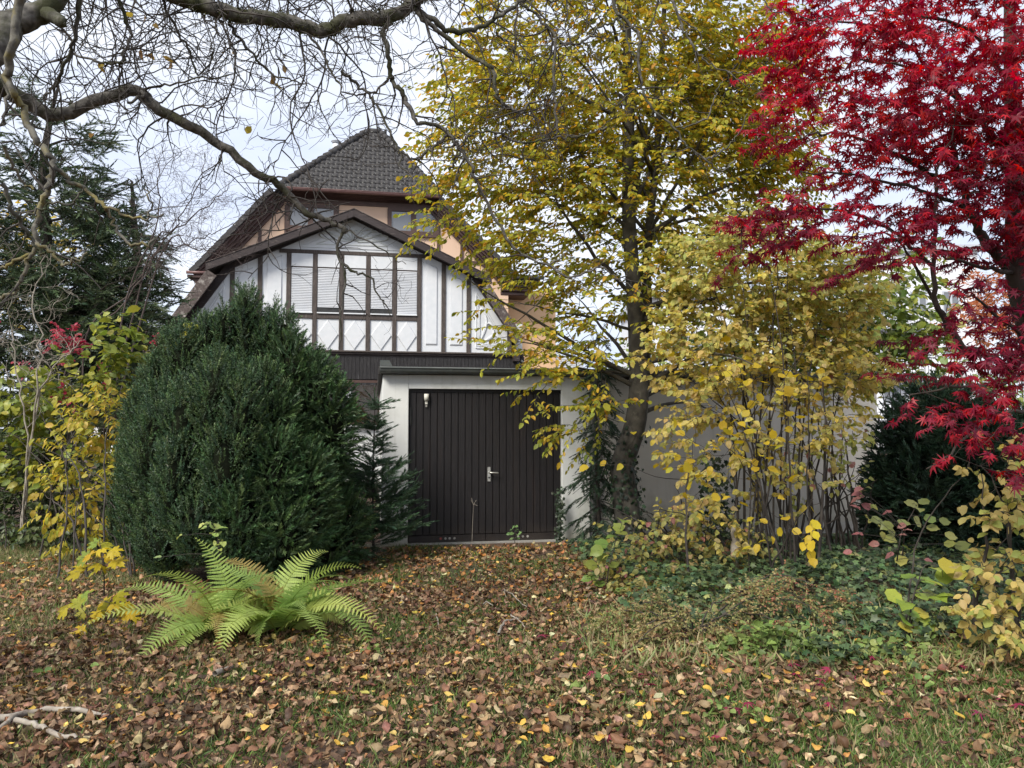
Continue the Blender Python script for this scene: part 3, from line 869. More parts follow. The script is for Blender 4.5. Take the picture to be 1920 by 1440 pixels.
pr = 0.028 * (0.5 - 0.5 * np.cos(xs_ / tw * 4 * math.pi)) ** 0.8
tv, tf = [], []
for (t_, lift) in ((0.0, 0.045), (ex * 1.12, 0.012)):
    tv += [np.array([x, t_, lift + p_]) for x, p_ in zip(xs_, pr)]
tv += [np.array([x, 0.0, 0.012 + p_ * 0.9]) for x, p_ in zip(xs_, pr)]
for k in range(nx - 1):
    tf += [(k, k + 1, nx + k + 1, nx + k), (2 * nx + k, 2 * nx + k + 1, k + 1, k)]
tilemesh = []
for var in range(3):
    M3 = np.stack([np.array([1, 0, 0]), sdir, snrm], 1)
    tilemesh.append(poly_mesh('tile', [M3 @ p_ for p_ in tv], tf, M['tile']))
    tilemesh[-1].polygons.foreach_set('use_smooth', [True] * len(tf))
cnt = 0
for r_ in range(rows):
    f_ = (r_ + 0.35) / rows
    lo = e0[0] + (r0[0] - e0[0]) * f_; hi = e1[0] + (r1[0] - e1[0]) * f_
    start = eu0 - (tw * 0.5 if r_ % 2 else 0)
    k = int(math.floor((lo - start) / tw))
    while start + k * tw < hi:
        x = start + k * tw
        if x + tw * 0.25 > lo and x + tw * 0.75 < hi:
            p_ = e0 * (1, 0, 0) * 0 + np.array([x, EV, ez]) + sdir * (r_ * ex - 0.05)
            o = link_obj('tile', tilemesh[int(rng.integers(3))], hroof)
            o.location = p_ + snrm * float(rng.uniform(0, 0.006))
            o.rotation_euler = (0, float(rng.normal(0, 0.004)), float(rng.normal(0, 0.006)))
            cnt += 1
        k += 1
for a_, b_ in ((e0, r0), (e1, r1)):
    n_t = 16
    for k in range(n_t):
        s0, s1 = a_ + (b_ - a_) * (k / n_t), a_ + (b_ - a_) * ((k + 1.12) / n_t)
        MB().tube([s0 + (0, -0.02, 0.05), s1 + (0, 0.0, 0.025)], [0.13, 0.105], 10).build('hip_tile', M['tile'], hroof, True)
MB().tube([r0 + (0, 0, 0.04), r1 + (0, 0, 0.04)], 0.13, 10).build('ridge_tile', M['tile'], hroof, True)
# corner eaves of the slopes
le = np.array([vl1[0], VOV, vl1[1]])
MB().box((le[0] - 0.1, VOV + 0.0, le[2] - 0.19), (le[0] + 0.62, -0.001, le[2] - 0.10)).build('eaves_box', M['moulding'], house)
MB().tube([(le[0] - 0.12, VOV - 0.02, le[2] - 0.03), (le[0] + 0.6, VOV - 0.02, le[2] - 0.03)], 0.055, 8).build('gutter', M['gutter_brown'], house, True)
MB().prism([(le[0] - 0.05, le[2] - 0.192), (le[0] + 0.60, le[2] - 0.192), (le[0] + 0.60, le[2] - 0.75)], VOV + 0.1, -0.001).build('eaves_box', M['moulding'], house)
MB().tube([(le[0] + 0.1, -0.35, le[2] - 0.2), (le[0] + 0.15, -0.35, le[2] - 0.45), (le[0] + 0.42, -0.3, le[2] - 0.72), (le[0] + 0.62, -0.1, le[2] - 0.85)], 0.05, 8).build('downpipe', M['panel_white'], house, True)
re0, re1 = U2(940, 530, -0.3), U2(1019, 530, -0.3)
rz0 = Z2(980, 517, -0.3)
for k in range(4):
    MB().box((re0 + 0.02, -0.30 + 0.09 * k, rz0 - 0.14 - 0.135 * (k + 1)), (re1 - 0.12 - 0.12 * k, 1.2, rz0 - 0.14 - 0.135 * k - 0.004)).build('cornice', M['moulding'] if k else M['barge'], house, bevel=0.02)
MB().tube([(re0 - 0.05, -0.36, rz0 - 0.06), (re1, -0.36, rz0 - 0.06)], 0.075, 10).build('gutter', M['gutter_grey'], house, True)
MB().box((re0, -0.28, rz0 - 0.13), (re1 - 0.1, 1.2, rz0 - 0.02)).build('roof_edge', M['roof_dark'], house)
# flue and satellite dish on the roof
fp = np.array([U2(630, 285, 3.0), 3.0, Z2(630, 287, 3.0)]); ft = Z2(630, 263, 3.0)
fl_ = MB().tube([fp, (fp[0], 3.0, ft - 0.16)], 0.125, 12).build('flue', M['panel_white'], house, True)
MB().tube([(fp[0], 3.0, ft - 0.36), (fp[0], 3.0, ft - 0.30)], 0.15, 12).build('collar', M['bg_grey'], fl_, True)
MB().tube([(fp[0], 3.0, ft - 0.13), (fp[0], 3.0, ft - 0.07)], [0.14, 0.18], 12).tube([(fp[0], 3.0, ft - 0.06), (fp[0], 3.0, ft)], [0.2, 0.12], 12).build('cap', M['bg_grey'], fl_, True)
dpx = np.array([U2(708, 236, 2.8), 2.8, Z2(708, 238, 2.8)])
dd = MB()
for r_ in range(4):
    pass
ring = [(dpx[0] + 0.10 * math.sin(t) * 0.4 - 0.02 * math.cos(t), dpx[1] + 0.30 * math.sin(t), dpx[2] + 0.36 * math.cos(t)) for t in np.linspace(0, 2 * math.pi, 18, endpoint=False)]
dd.add(ring + [(dpx[0] + 0.09, dpx[1] + 0.05, dpx[2])], [(k, (k + 1) % 18, 18) for k in range(18)])
dish = dd.build('satellite_dish', M['bg_grey'], house, True)
MB().tube([(dpx[0] + 0.02, dpx[1], dpx[2]), (dpx[0] + 0.22, dpx[1] - 0.2, dpx[2] - 0.25), (dpx[0] + 0.28, dpx[1] - 0.2, dpx[2] - 0.22)], 0.02, 6).box((dpx[0] + 0.26, dpx[1] - 0.24, dpx[2] - 0.28), (dpx[0] + 0.36, dpx[1] - 0.16, dpx[2] - 0.20)).build('receiver', M['black_iron'], dish)
MB().tube([(dpx[0] + 0.05, dpx[1], dpx[2]), (dpx[0] + 0.05, dpx[1], dpx[2] - 0.6)], 0.025, 6).build('mast', M['bg_grey'], dish)

# ------------------------------------------------------------------ far buildings
def block(px0, px1, py0, depth, label, yaw, wins, floors, mat='bg_white'):
    a_ = P(px0, 800, depth); b_ = P(px1, 800, depth)
    w = b_[0] - a_[0]; top = P(px0, py0, depth)[2]
    root = empty('apartment_block', (a_[0], depth, 0), label, 'building', rz=yaw)
    MB().box((0, 0, 0), (w, 9, top)).build('wall', M[mat], root)
    MB().box((-0.3, -0.3, top + 0.002), (w + 0.3, 9.3, top + 0.35)).build('roof', M['bg_grey'], root)
    for fz in floors:
        for x0, x1 in wins:
            window(root, w * x0, w * x1, fz, fz + 1.35, 'pane', 0.09, -0.012, ((w * (x0 + x1)) / 2,), 0.05, 'bg_grey')
        bal = MB().box((w * 0.02, -1.3, fz - 1.15), (w * 0.45, -0.002, fz - 1.0)).build('balcony', M['bg_grey'], root)
        rail = MB().box((w * 0.02, -1.3, fz - 0.1), (w * 0.45, -1.25, fz - 0.05))
        for t in np.linspace(0.02, 0.45, 16):
            rail.box((w * t - 0.012, -1.285, fz - 0.998), (w * t + 0.012, -1.26, fz - 0.101))
        rail.build('railing', M['black_iron'], bal)
    return root


block(1225, 1420, 560, 42, 'white apartment block with balcony railings seen between golden bush and beech trunk', 0.05, ((0.1, 0.28), (0.4, 0.58), (0.72, 0.9)), (2.6, 5.4))
block(1640, 1835, 474, 46, 'tall pale apartment block seen behind the dark red maple branches', -0.08, ((0.08, 0.24), (0.36, 0.52), (0.66, 0.82)), (3.0, 5.8, 8.6))
a_ = P(150, 700, 38)
nb_ = empty('neighbour_house', (a_[0], 38, 0), 'low distant house with brown tiled roof behind the dark conifers', 'house')
MB().box((0, 0, 0), (5.5, 7, 4.2)).build('wall', M['render_white'], nb_)
MB().prism([(-0.4, 4.203), (5.9, 4.203), (4.6, 6.6), (0.9, 6.6)], -0.4, 7.4).build('roof', M['bg_roof'], nb_)
# ------------------------------------------------------------------ leaf templates (local y = towards the tip, z = upper face)
def fan_tris(n):
    return [(0, k, k + 1) for k in range(1, n - 1)]


def leaf_oval(w=0.33, fold=0.10, droop=0.15, rows_=3, point=1.0, twist=0.0, wave=0.0):
    """folded blade: midrib line and two edges"""
    y = np.linspace(0, 1, rows_ + 2)
    prof_ = np.sin(np.pi * y ** 0.85) ** (0.75 * point)
    V, T = [], []
    for k, yy in enumerate(y):
        z = -droop * yy ** 2
        tw_ = twist * yy
        wv = wave * math.sin(k * 2.4)
        if k in (0, rows_ + 1):
            V.append((0, yy, z))
        else:
            h = w * prof_[k]
            for sx in (-1, 0, 1):
                V.append((sx * h * math.cos(tw_), yy, z + (fold * h * 3 if sx else 0) + sx * h * math.sin(tw_) + sx * wv * h))
    r = lambda k, c: 1 + (k - 1) * 3 + c
    last = len(V) - 1
    T += [(0, r(1, 1), r(1, 0)), (0, r(1, 2), r(1, 1))]
    for k in range(1, rows_):
        for c in (0, 1):
            T += [(r(k, c), r(k, c + 1), r(k + 1, c + 1)), (r(k, c), r(k + 1, c + 1), r(k + 1, c))]
    T += [(r(rows_, 0), r(rows_, 1), last), (r(rows_, 1), r(rows_, 2), last)]
    return np.array(V, float), np.array(T)


def leaf_star(lobes=7, deep=0.32, spread=2.3, droop=0.25, base=0.12, slim=1.0):
    """palmate leaf: one pointed lobe per finger"""
    V = [(0, base, 0.0)]
    ang = np.linspace(-spread, spread, lobes)
    ln = 0.62 + 0.38 * np.cos(ang * 0.62)
    out = []
    step = ang[1] - ang[0]
    for k, a_ in enumerate(ang):
        if k == 0:
            b_ = a_ - step * 0.6; out.append((math.sin(b_) * deep * 0.5, base + math.cos(b_) * deep * 0.5, 0.0))
        for da, rr in ((-step * 0.17 * slim, 0.62), (0, 1.0), (step * 0.17 * slim, 0.62)):
            L_ = ln[k] * rr
            out.append((math.sin(a_ + da) * L_, base + math.cos(a_ + da) * L_, -droop * L_ ** 2))
        b_ = a_ + step * (0.5 if k < lobes - 1 else 0.6)
        out.append((math.sin(b_) * deep, base + math.cos(b_) * deep, 0.02))
    V += out
    n_ = len(V)
    V = np.array(V, float)
    V[:, 1] -= 0
    return V / V[:, 1].max(), np.array(fan_tris(n_))


def leaf_maple(droop=0.15):
    """broad five-lobed maple leaf with toothed lobes"""
    half = [(0.0, 1.0), (0.07, 0.80), (0.16, 0.83), (0.15, 0.66), (0.20, 0.54), (0.36, 0.68), (0.50, 0.78), (0.47, 0.60), (0.56, 0.53), (0.42, 0.42), (0.36, 0.33),
            (0.52, 0.28), (0.60, 0.18), (0.42, 0.14), (0.34, 0.03), (0.16, 0.06), (0.03, 0.10)]
    pts = half + [(-x, y) for x, y in half[::-1][:-1]]
    V = [(0, 0.30, 0)] + [(x, y, -droop * (x * x * 1.6 + (y - 0.3) ** 2) + 0.05 * math.sin(9 * x + 5 * y)) for x, y in pts]
    n_ = len(V)
    return np.array(V, float), np.array(fan_tris(n_) + [(0, n_ - 1, 1)])


def leaf_ivy(droop=0.12):
    half = [(0, 1.0), (0.18, 0.62), (0.50, 0.55), (0.34, 0.28), (0.40, 0.0), (0.08, 0.06)]
    pts = half + [(-x, y) for x, y in half[::-1][:-1]]
    V = [(0, 0.35, 0.03)] + [(x, y, -droop * (x * x * 2 + (y - 0.35) ** 2)) for x, y in pts]
    n_ = len(V)
    return np.array(V, float), np.array(fan_tris(n_) + [(0, n_ - 1, 1)])


def leaf_round(w=0.48, teeth=14, droop=0.1, tip=0.12):
    """roundish hazel leaf with a small point and uneven edge"""
    t = np.linspace(0, 2 * math.pi, teeth, endpoint=False)
    rr = 0.5 * (1 + 0.05 * np.where(np.arange(teeth) % 2, 1, -1))
    x = np.sin(t) * rr * w * 2; y = 0.47 - np.cos(t) * rr
    y[teeth // 2] += tip
    V = [(0, 0.45, 0.0)] + [(a_, b_, -droop * ((b_ - .45) ** 2) + 0.12 * abs(a_) + 0.03 * math.sin(7 * b_ + 5 * a_)) for a_, b_ in zip(x, y)]
    n_ = len(V)
    return np.array(V, float), np.array(fan_tris(n_) + [(0, n_ - 1, 1)])


def leaf_dead(seed, w=0.36, curl=1.6, cup=0.5, shape=(6, 5)):
    """dry curled leaf lying on the ground, centred"""
    r_ = np.random.default_rng(seed)
    ny2, nx2 = shape
    V = []
    bend = r_.uniform(-curl, curl); roll = r_.uniform(0.3, 1.0) * cup * r_.choice([-1, 1]); tw_ = r_.uniform(-0.8, 0.8)
    for k in range(ny2):
        y = k / (ny2 - 1)
        h = max(0.012, w * math.sin(math.pi * (0.03 + 0.95 * y) ** 0.85) ** 1.05 * (1 + r_.normal(0, .10)))
        for c in range(nx2):
            s_ = (c / (nx2 - 1) - 0.5) * 2
            x = s_ * h; z = roll * s_ * s_ * h + r_.normal(0, 0.045) + .05 * math.sin(7 * y + 4 * s_ + seed)
            a_ = tw_ * (y - 0.5); x, z = x * math.cos(a_) - z * math.sin(a_), x * math.sin(a_) + z * math.cos(a_)
            th = bend * (y - 0.5)
            yy = math.sin(th) / bend if abs(bend) > 1e-3 else y - 0.5
            zz = (1 - math.cos(th)) / bend if abs(bend) > 1e-3 else 0
            V.append((x + r_.normal(0, 0.020), yy - z * math.sin(th) * 0.6, zz + z * math.cos(th)))
    T = []
    for k in range(ny2 - 1):
        for c in range(nx2 - 1):
            a_ = k * nx2 + c
            T += [(a_, a_ + 1, a_ + nx2 + 1), (a_, a_ + nx2 + 1, a_ + nx2)]
    V = np.array(V); V[:, 2] -= V[:, 2].min()
    return V, np.array(T)


def leaf_hex(w, droop, fold, tw_):
    V = np.array([(0, 0, 0), (w * .86, .32, fold - .1 * droop + tw_), (w * .8, .68, fold - .45 * droop + tw_), (0, 1, -droop), (-w * .8, .68, fold - .45 * droop - tw_), (-w * .86, .32, fold - .1 * droop - tw_)], float)
    return V, np.array([(0, 1, 2), (0, 2, 3), (0, 3, 4), (0, 4, 5)])


HEX = [leaf_hex(.31, d, f_, t) for d, f_, t in ((.1, .06, 0), (.3, .1, .06), (.0, .03, -.06), (.45, .08, .02))]
OVAL4 = [leaf_oval(0.30, 0.08, d, 2, 1.0, t, w) for d, t, w in ((0.10, 0.0, 0.0), (0.25, 0.4, 0.12), (0.05, -0.4, -0.1), (0.35, 0.2, 0.1))]
OVAL6 = [leaf_oval(0.34, 0.10, d, 4, 0.9, t, w) for d, t, w in ((0.10, 0.1, 0.10), (0.30, 0.5, 0.15), (0.05, -0.5, 0.1), (0.45, -0.2, 0.2), (0.2, 0.9, 0.1))]
LANCE = [leaf_oval(0.20, 0.14, d, 3, 1.0, t, w) for d, t, w in ((0.30, 0.1, 0.0), (0.6, 0.3, 0.1), (0.45, -0.3, 0.1))]
def leaf_star_simple(droop, lobes=7, deep=.30, spread=2.2):
    ang = np.linspace(-spread, spread, lobes); ln = 0.62 + 0.38 * np.cos(ang * .62); st = ang[1] - ang[0]
    V = [(0, .1, 0)]
    for k, a_ in enumerate(ang):
        b_ = a_ - st * .5
        V.append((math.sin(b_) * deep, .1 + math.cos(b_) * deep, .02)); V.append((math.sin(a_) * ln[k], .1 + math.cos(a_) * ln[k], -droop * ln[k] ** 2))
    V.append((math.sin(spread + st * .5) * deep, .1 + math.cos(spread + st * .5) * deep, .02))
    return np.array(V, float), np.array(fan_tris(len(V)))


STAR_MASS = [leaf_star_simple(d) for d in (.15, .4, .65)] + [leaf_star_simple(.4, 5, .32, 1.9)]
STAR = [leaf_star(7, 0.26, 2.2, d) for d in (0.15, 0.4, 0.65)] + [leaf_star(5, 0.28, 1.9, 0.4)]
MAPLE = [leaf_maple(d) for d in (0.1, 0.35, 0.6)]
IVY = [leaf_ivy(d) for d in (0.05, 0.25)]
ROUND = [leaf_round(0.46, 14, d, t) for d, t in ((0.1, 0.1), (0.5, 0.14), (-0.2, 0.1))]
DEAD_BIG = [leaf_dead(s_, 0.31, 2.2, 0.9) for s_ in range(12)]
DEAD_MID = [leaf_dead(s_, 0.30, 2.4, 1.0, (5, 3)) for s_ in range(14)]
DEAD_NEAR = [leaf_dead(s_, 0.31, 2.2, 0.9, (5, 4)) for s_ in range(12)]
DEAD_FLAT = [leaf_dead(40 + s_, 0.36, 1.1, 0.5, (5, 4)) for s_ in range(8)]


def foliage(root, mat, tmpls, pos, R, s, tint, singles=0, coarse=None, mass='foliage', single='leaf', parent=None, name_kind='stuff'):
    """leaves of one plant: those that show largest as objects of their own, the rest joined"""
    N = len(pos)
    which = rng.integers(len(tmpls), size=N)
    dist = np.linalg.norm(pos - np.array([0, 0, CAM_H]), axis=1)
    rt = R @ np.array([0, 0, 1.0])
    face = np.abs(np.einsum('ij,ij->i', rt, (pos - np.array([0, 0, CAM_H])) / dist[:, None]))
    order = np.argsort(-(s / dist * (0.35 + face)))
    px = 960 + F * pos[:, 0] / np.maximum(pos[:, 1], .1)
    seen = (px[order] > -5) & (px[order] < 1925)
    order = np.concatenate([order[seen], order[~seen]])
    one, rest = order[:singles], order[singles:]
    base = np.array(root.location)
    par = parent or root
    cache = {}
    if len(one):
        K = min(10, len(one))
        pick = tint[one[rng.choice(len(one), K, replace=False)]]
        for i_ in one:
            k = int(np.argmin(((pick - tint[i_]) ** 2).sum(1)))
            key = (int(which[i_]), k)
            if key not in cache:
                tv_, tt_ = tmpls[key[0]]
                cache[key] = tri_mesh(single, tv_, tt_, np.tile(pick[k], (len(tv_), 1)).astype(np.float32), mat)
            o = bpy.data.objects.new(single, cache[key])
            COL.objects.link(o)
            o.parent = par
            m4 = np.eye(4); m4[:3, :3] = R[i_] * s[i_]; m4[:3, 3] = pos[i_] - base
            o.matrix_basis = Matrix(m4.tolist())
    if len(rest):
        g = TriGeo()
        tl = coarse or tmpls
        which = which % len(tl)
        for k in range(len(tl)):
            sel = rest[which[rest] == k]
            g.inst(tl[k], pos[sel], R[sel], s[sel], tint[sel])
        g.build(mass, mat, par, kind='stuff')


def wander(p0, d0, length, n_, jit=0.15, up=0.0, bend=None):
    """a crooked line"""
    p = np.array(p0, float); d = unit(np.array(d0, float)); out = [p.copy()]
    st = length / n_
    for _ in range(n_):
        d = unit(d + rng.normal(0, jit, 3) + np.array([0, 0, up]) + (0 if bend is None else bend))
        p = p + d * st; out.append(p.copy())
    return np.array(out)


def spray_leaves(twig, per, spacing_jit=0.3, side_angle=0.9, droop=0.15, flat=1.0, upv=(0, 0, 1)):
    """leaf positions, directions and normals along one twig, alternating sides"""
    n_ = per
    t = np.linspace(0.12, 1.0, n_)
    idx = t * (len(twig) - 1)
    i0 = np.minimum(idx.astype(int), len(twig) - 2); f_ = (idx - i0)[:, None]
    p = twig[i0] * (1 - f_) + twig[i0 + 1] * f_
    d = unit(twig[i0 + 1] - twig[i0])
    up_ = np.array(upv, float)
    side = unit(np.cross(d, up_)) * np.where(np.arange(n_) % 2, 1, -1)[:, None]
    side[-1] *= 0.1
    ld = unit(d * math.cos(side_angle) + side * math.sin(side_angle) + rng.normal(0, 0.22, (n_, 3)) + np.array([0, 0, -droop]))
    nr = unit(up_ * flat + rng.normal(0, 0.45, (n_, 3)))
    return p, ld, nr


def in_ellipsoids(ells, n_, shell=0.0, fixed=None):
    """random points in a union of ellipsoids given as (px, py, rx px, ry px, depth, rdepth m)"""
    vol = np.array([e[2] * e[3] * e[5] * (e[4] ** 2) * (e[6] if len(e) > 6 else 1.0) for e in ells]); w = vol / vol.sum()
    out = []
    for e, wi in zip(ells, w):
        k = max(1, int(round(n_ * wi)))
        d = rand_dirs(k); r = rng.uniform(shell ** 3, 1, (k, 1)) ** (1 / 3)
        c = P(e[0], e[1], e[4]); sc_ = e[4] / F
        out.append(c + d * r * np.array([e[2] * sc_, e[5], e[3] * sc_]))
    return np.concatenate(out)


def px_line(pts):
    return np.array([P(*p) for p in pts])


def skeleton_links(g, skel, rad, targets, mat_r=0.010, tip=0.003, c=None, rise=0.0, sides=3, maxlen=2.5):
    """branches grown outward: every target joins the nearest point already grown, which then carries further ones"""
    skel = np.asarray(skel, float); rad = np.asarray(rad, float)
    M_ = len(targets)
    d0 = np.array([np.min(((t_ - skel) ** 2).sum(1)) for t_ in targets])
    order = np.argsort(d0)
    buf = np.empty((len(skel) + 3 * M_, 3)); buf[:len(skel)] = skel
    rb = np.empty(len(buf)); rb[:len(skel)] = rad
    prev = np.full(len(buf), -1); n_ = len(skel); n0 = n_
    dirs = np.empty((M_, 3))
    for o_ in order:
        t_ = targets[o_]
        dv = t_ - buf[:n_]
        cost = np.sqrt((dv ** 2).sum(1)) + np.where(dv[:, 2] < 0.0, 0.5 * -dv[:, 2], 0)
        cost[n0:] += 0.05
        k = int(np.argmin(cost)); a_ = buf[k]
        L_ = float(np.linalg.norm(t_ - a_))
        mid_ = a_ * 0.5 + t_ * 0.5 + np.array([0, 0, (rise - 0.06) * L_]) + rng.normal(0, 0.07 * L_, 3)
        ln = smooth_line([a_, mid_, t_], 3)
        r0_ = min(mat_r * (0.45 + 0.55 * min(1.0, L_ / 0.8)), rb[k] * 0.85)
        if L_ < maxlen:
            g.tube(ln, np.linspace(r0_, max(tip, r0_ * 0.6), len(ln)), sides, c)
        buf[n_] = ln[2]; rb[n_] = r0_ * .8; buf[n_ + 1] = ln[4]; rb[n_ + 1] = r0_ * .7; buf[n_ + 2] = t_; rb[n_ + 2] = max(tip, r0_ * .6); n_ += 3
        dirs[o_] = unit(ln[-1] - ln[-2])
    return dirs


def tree_from(root, limbs, bark, name='limb', sides=8):
    """limbs: list of (name, points, radii); every limb its own mesh"""
    for nm, pts, rad in limbs:
        g = TriGeo(); g.tube(pts, rad, sides)
        g.build(nm, bark, root, smooth=True)


def gnarl(pts, amt):
    pts = np.array(pts)
    nz = rng.normal(0, amt, pts.shape); nz[0] = 0
    return pts + nz


# ------------------------------------------------------------------ beech with yellow-green leaves beside the garage
b0 = G(1185, 1044)
beech = empty('beech_tree', b0, 'tall yellow-green autumn beech with two dark stems beside the garage', 'tree')
D = float(b0[1])
trunk = smooth_line([b0 + (0, 0, -0.05), P(1178, 985, D), P(1172, 920, D), P(1168, 870, D), P(1190, 800, D), P(1198, 730, D), P(1195, 640, D), P(1190, 560, D), P(1180, 430, D), P(1178, 330, D + .1),
                     P(1180, 200, D + .15), P(1176, 60, D + .2), P(1172, -120, D + .2), P(1176, -300, D + .2)], 4)
tr = np.interp(np.linspace(0, 1, len(trunk)), [0, .05, .2, .45, .7, 1], [.22, .17, .15, .115, .075, .03])
stem2 = smooth_line([P(1196, 760, D + .05), P(1207, 690, D + .12), P(1214, 600, D + .25), P(1212, 500, D + .3), P(1222, 380, D + .35), P(1232, 280, D + .4), P(1240, 120, D + .4), P(1250, -80, D + .4), P(1256, -260, D + .4)], 4)
t2 = np.linspace(.085, .02, len(stem2))
limbs = [('trunk', trunk, tr), ('stem', stem2, t2)]
skel, srad = [trunk[8:], stem2], [tr[8:], t2]
for k in range(44):
    src, rr_ = (trunk, tr) if k % 5 < 3 else (stem2, t2)
    i_ = int(rng.integers(len(src) // 3, len(src) - 4))
    az = rng.uniform(0, 2 * math.pi)
    el = rng.uniform(0.45, 1.15) if src[i_][2] > 3.2 else rng.uniform(0.1, 0.6)
    d = np.array([math.cos(az) * math.cos(el), math.sin(az) * math.cos(el) * 0.75, math.sin(el)])
    L_ = rng.uniform(1.3, 2.7) * (1.0 if src[i_][2] < 6 else 0.75)
    ln = wander(src[i_], d, L_, 9, 0.07, -0.015)
    r0_ = min(rr_[i_] * 0.5, 0.035)
    limbs.append(('limb', ln, np.linspace(r0_, 0.006, 10)))
    skel.append(ln); srad.append(np.linspace(r0_, 0.006, 10))
for pts, r0_ in ((((1190, 560), (1100, 460), (1050, 390), (1010, 330)), .030), (((1182, 430), (1080, 350), (1010, 305), (930, 290)), .026), (((1178, 700), (1080, 690), (1010, 700)), .02), (((1192, 620), (1080, 590), (980, 570)), .022),
                 (((1214, 600), (1290, 500), (1350, 440), (1400, 390)), .026)):
    ln = gnarl(smooth_line([P(x, y, D - .25 * k) for k, (x, y) in enumerate(pts)], 4), 0.012)
    rd_ = np.linspace(r0_, .006, len(ln)); limbs.append(('limb', ln, rd_)); skel.append(ln); srad.append(rd_)
tree_from(beech, limbs, M['bark_grey'])
skel = np.concatenate(skel); srad = np.concatenate(srad)
ells = [(1150, 130, 290, 180, D, 1.2), (1000, 250, 180, 140, D - .2, 1.0), (1250, 280, 250, 190, D + .1, 1.2), (1100, 400, 220, 120, D - .1, 1.1), (1330, 170, 170, 180, D + .1, 1.0), (890, 320, 80, 60, D - .3, 0.6),
        (1120, 540, 180, 55, D - .2, .8, 1.3), (1300, 480, 170, 80, D, .8), (1060, 625, 120, 40, D - .3, .6, 1.6), (1420, 330, 90, 100, D + .2, .8), (1090, 700, 90, 40, D - .5, .5, 2.0), (1250, 590, 80, 60, D, .6),
        (1130, 760, 60, 34, D - .45, .4, 2.0), (1105, 815, 55, 26, D - .45, .3, 1.8), (1200, -150, 320, 150, D, 1.3), (860, 400, 60, 46, D - .4, .45, 1.2), (990, 480, 80, 55, D - .3, .6, 1.3), (930, 150, 90, 80, D - .1, .6), (960, 565, 50, 22, D - .4, .3, 1.5), (1020, 660, 60, 24, D - .45, .3, 1.6)]
tg = in_ellipsoids(ells, 2250)
keep = lump(tg[:, 0] * 1.6, tg[:, 2] * 1.8 + tg[:, 1], 4.0) > -0.68
tg = tg[keep]
twg = TriGeo()
dirs = skeleton_links(twg, skel, srad, tg, 0.012, tip=0.003, maxlen=1.6)
lp, ldr, lnr = [], [], []
axis = np.array([1195 - 960, 0, 0]) * D / F + np.array([0, D, 0])
for t_, d in zip(tg, dirs):
    outw = unit((t_ - axis) * np.array([1, 1, 0]))
    d = unit(outw * 0.9 + d * 0.5 + rng.normal(0, 0.25, 3) + (0, 0, -0.12))
    L_ = rng.uniform(0.35, 0.75)
    tw_ = wander(t_, d, L_, 5, 0.12, -0.03)
    twg.tube(tw_, np.linspace(0.0045, 0.0015, 6), 3)
    p, l_, n_ = spray_leaves(tw_, int(rng.integers(12, 20)), droop=0.25, flat=1.0)
    lp.append(p); ldr.append(l_); lnr.append(n_)
    if rng.random() < 0.8:
        sd = unit(np.cross(d, (0, 0, 1)) * rng.choice([-1, 1]) + d * 0.8)
        tw2 = wander(tw_[2], sd, L_ * 0.6, 4, 0.12, -0.03)
        twg.tube(tw2, np.linspace(0.003, 0.0012, 5), 3)
        p, l_, n_ = spray_leaves(tw2, int(rng.integers(7, 12)), droop=0.25)
        lp.append(p); ldr.append(l_); lnr.append(n_)
twg.build('twigs', M['bark_grey'], beech, kind='stuff')
lp, ldr, lnr = map(np.concatenate, (lp, ldr, lnr))
n_ = len(lp)
tint = tints(n_, [(0.44, 0.375, 0.045), (0.37, 0.355, 0.045), (0.30, 0.315, 0.045), (0.53, 0.37, 0.04), (0.56, 0.31, 0.04), (0.23, 0.265, 0.045)], [5, 5, 4, 3, 1.2, 2])
hi = np.clip((lp[:, 2] - 2.5) / 4.5, 0, 1)[:, None]
tint = tint * (1 - hi * 0.0) + np.array([0.05, 0.0, 0.0]) * hi * rng.random((n_, 1))
foliage(beech, M['leaf'], OVAL4, lp, frames(ldr, lnr), rng.uniform(0.055, 0.092, n_), tint, 300, HEX, 'crown')
NL = {'beech': n_}

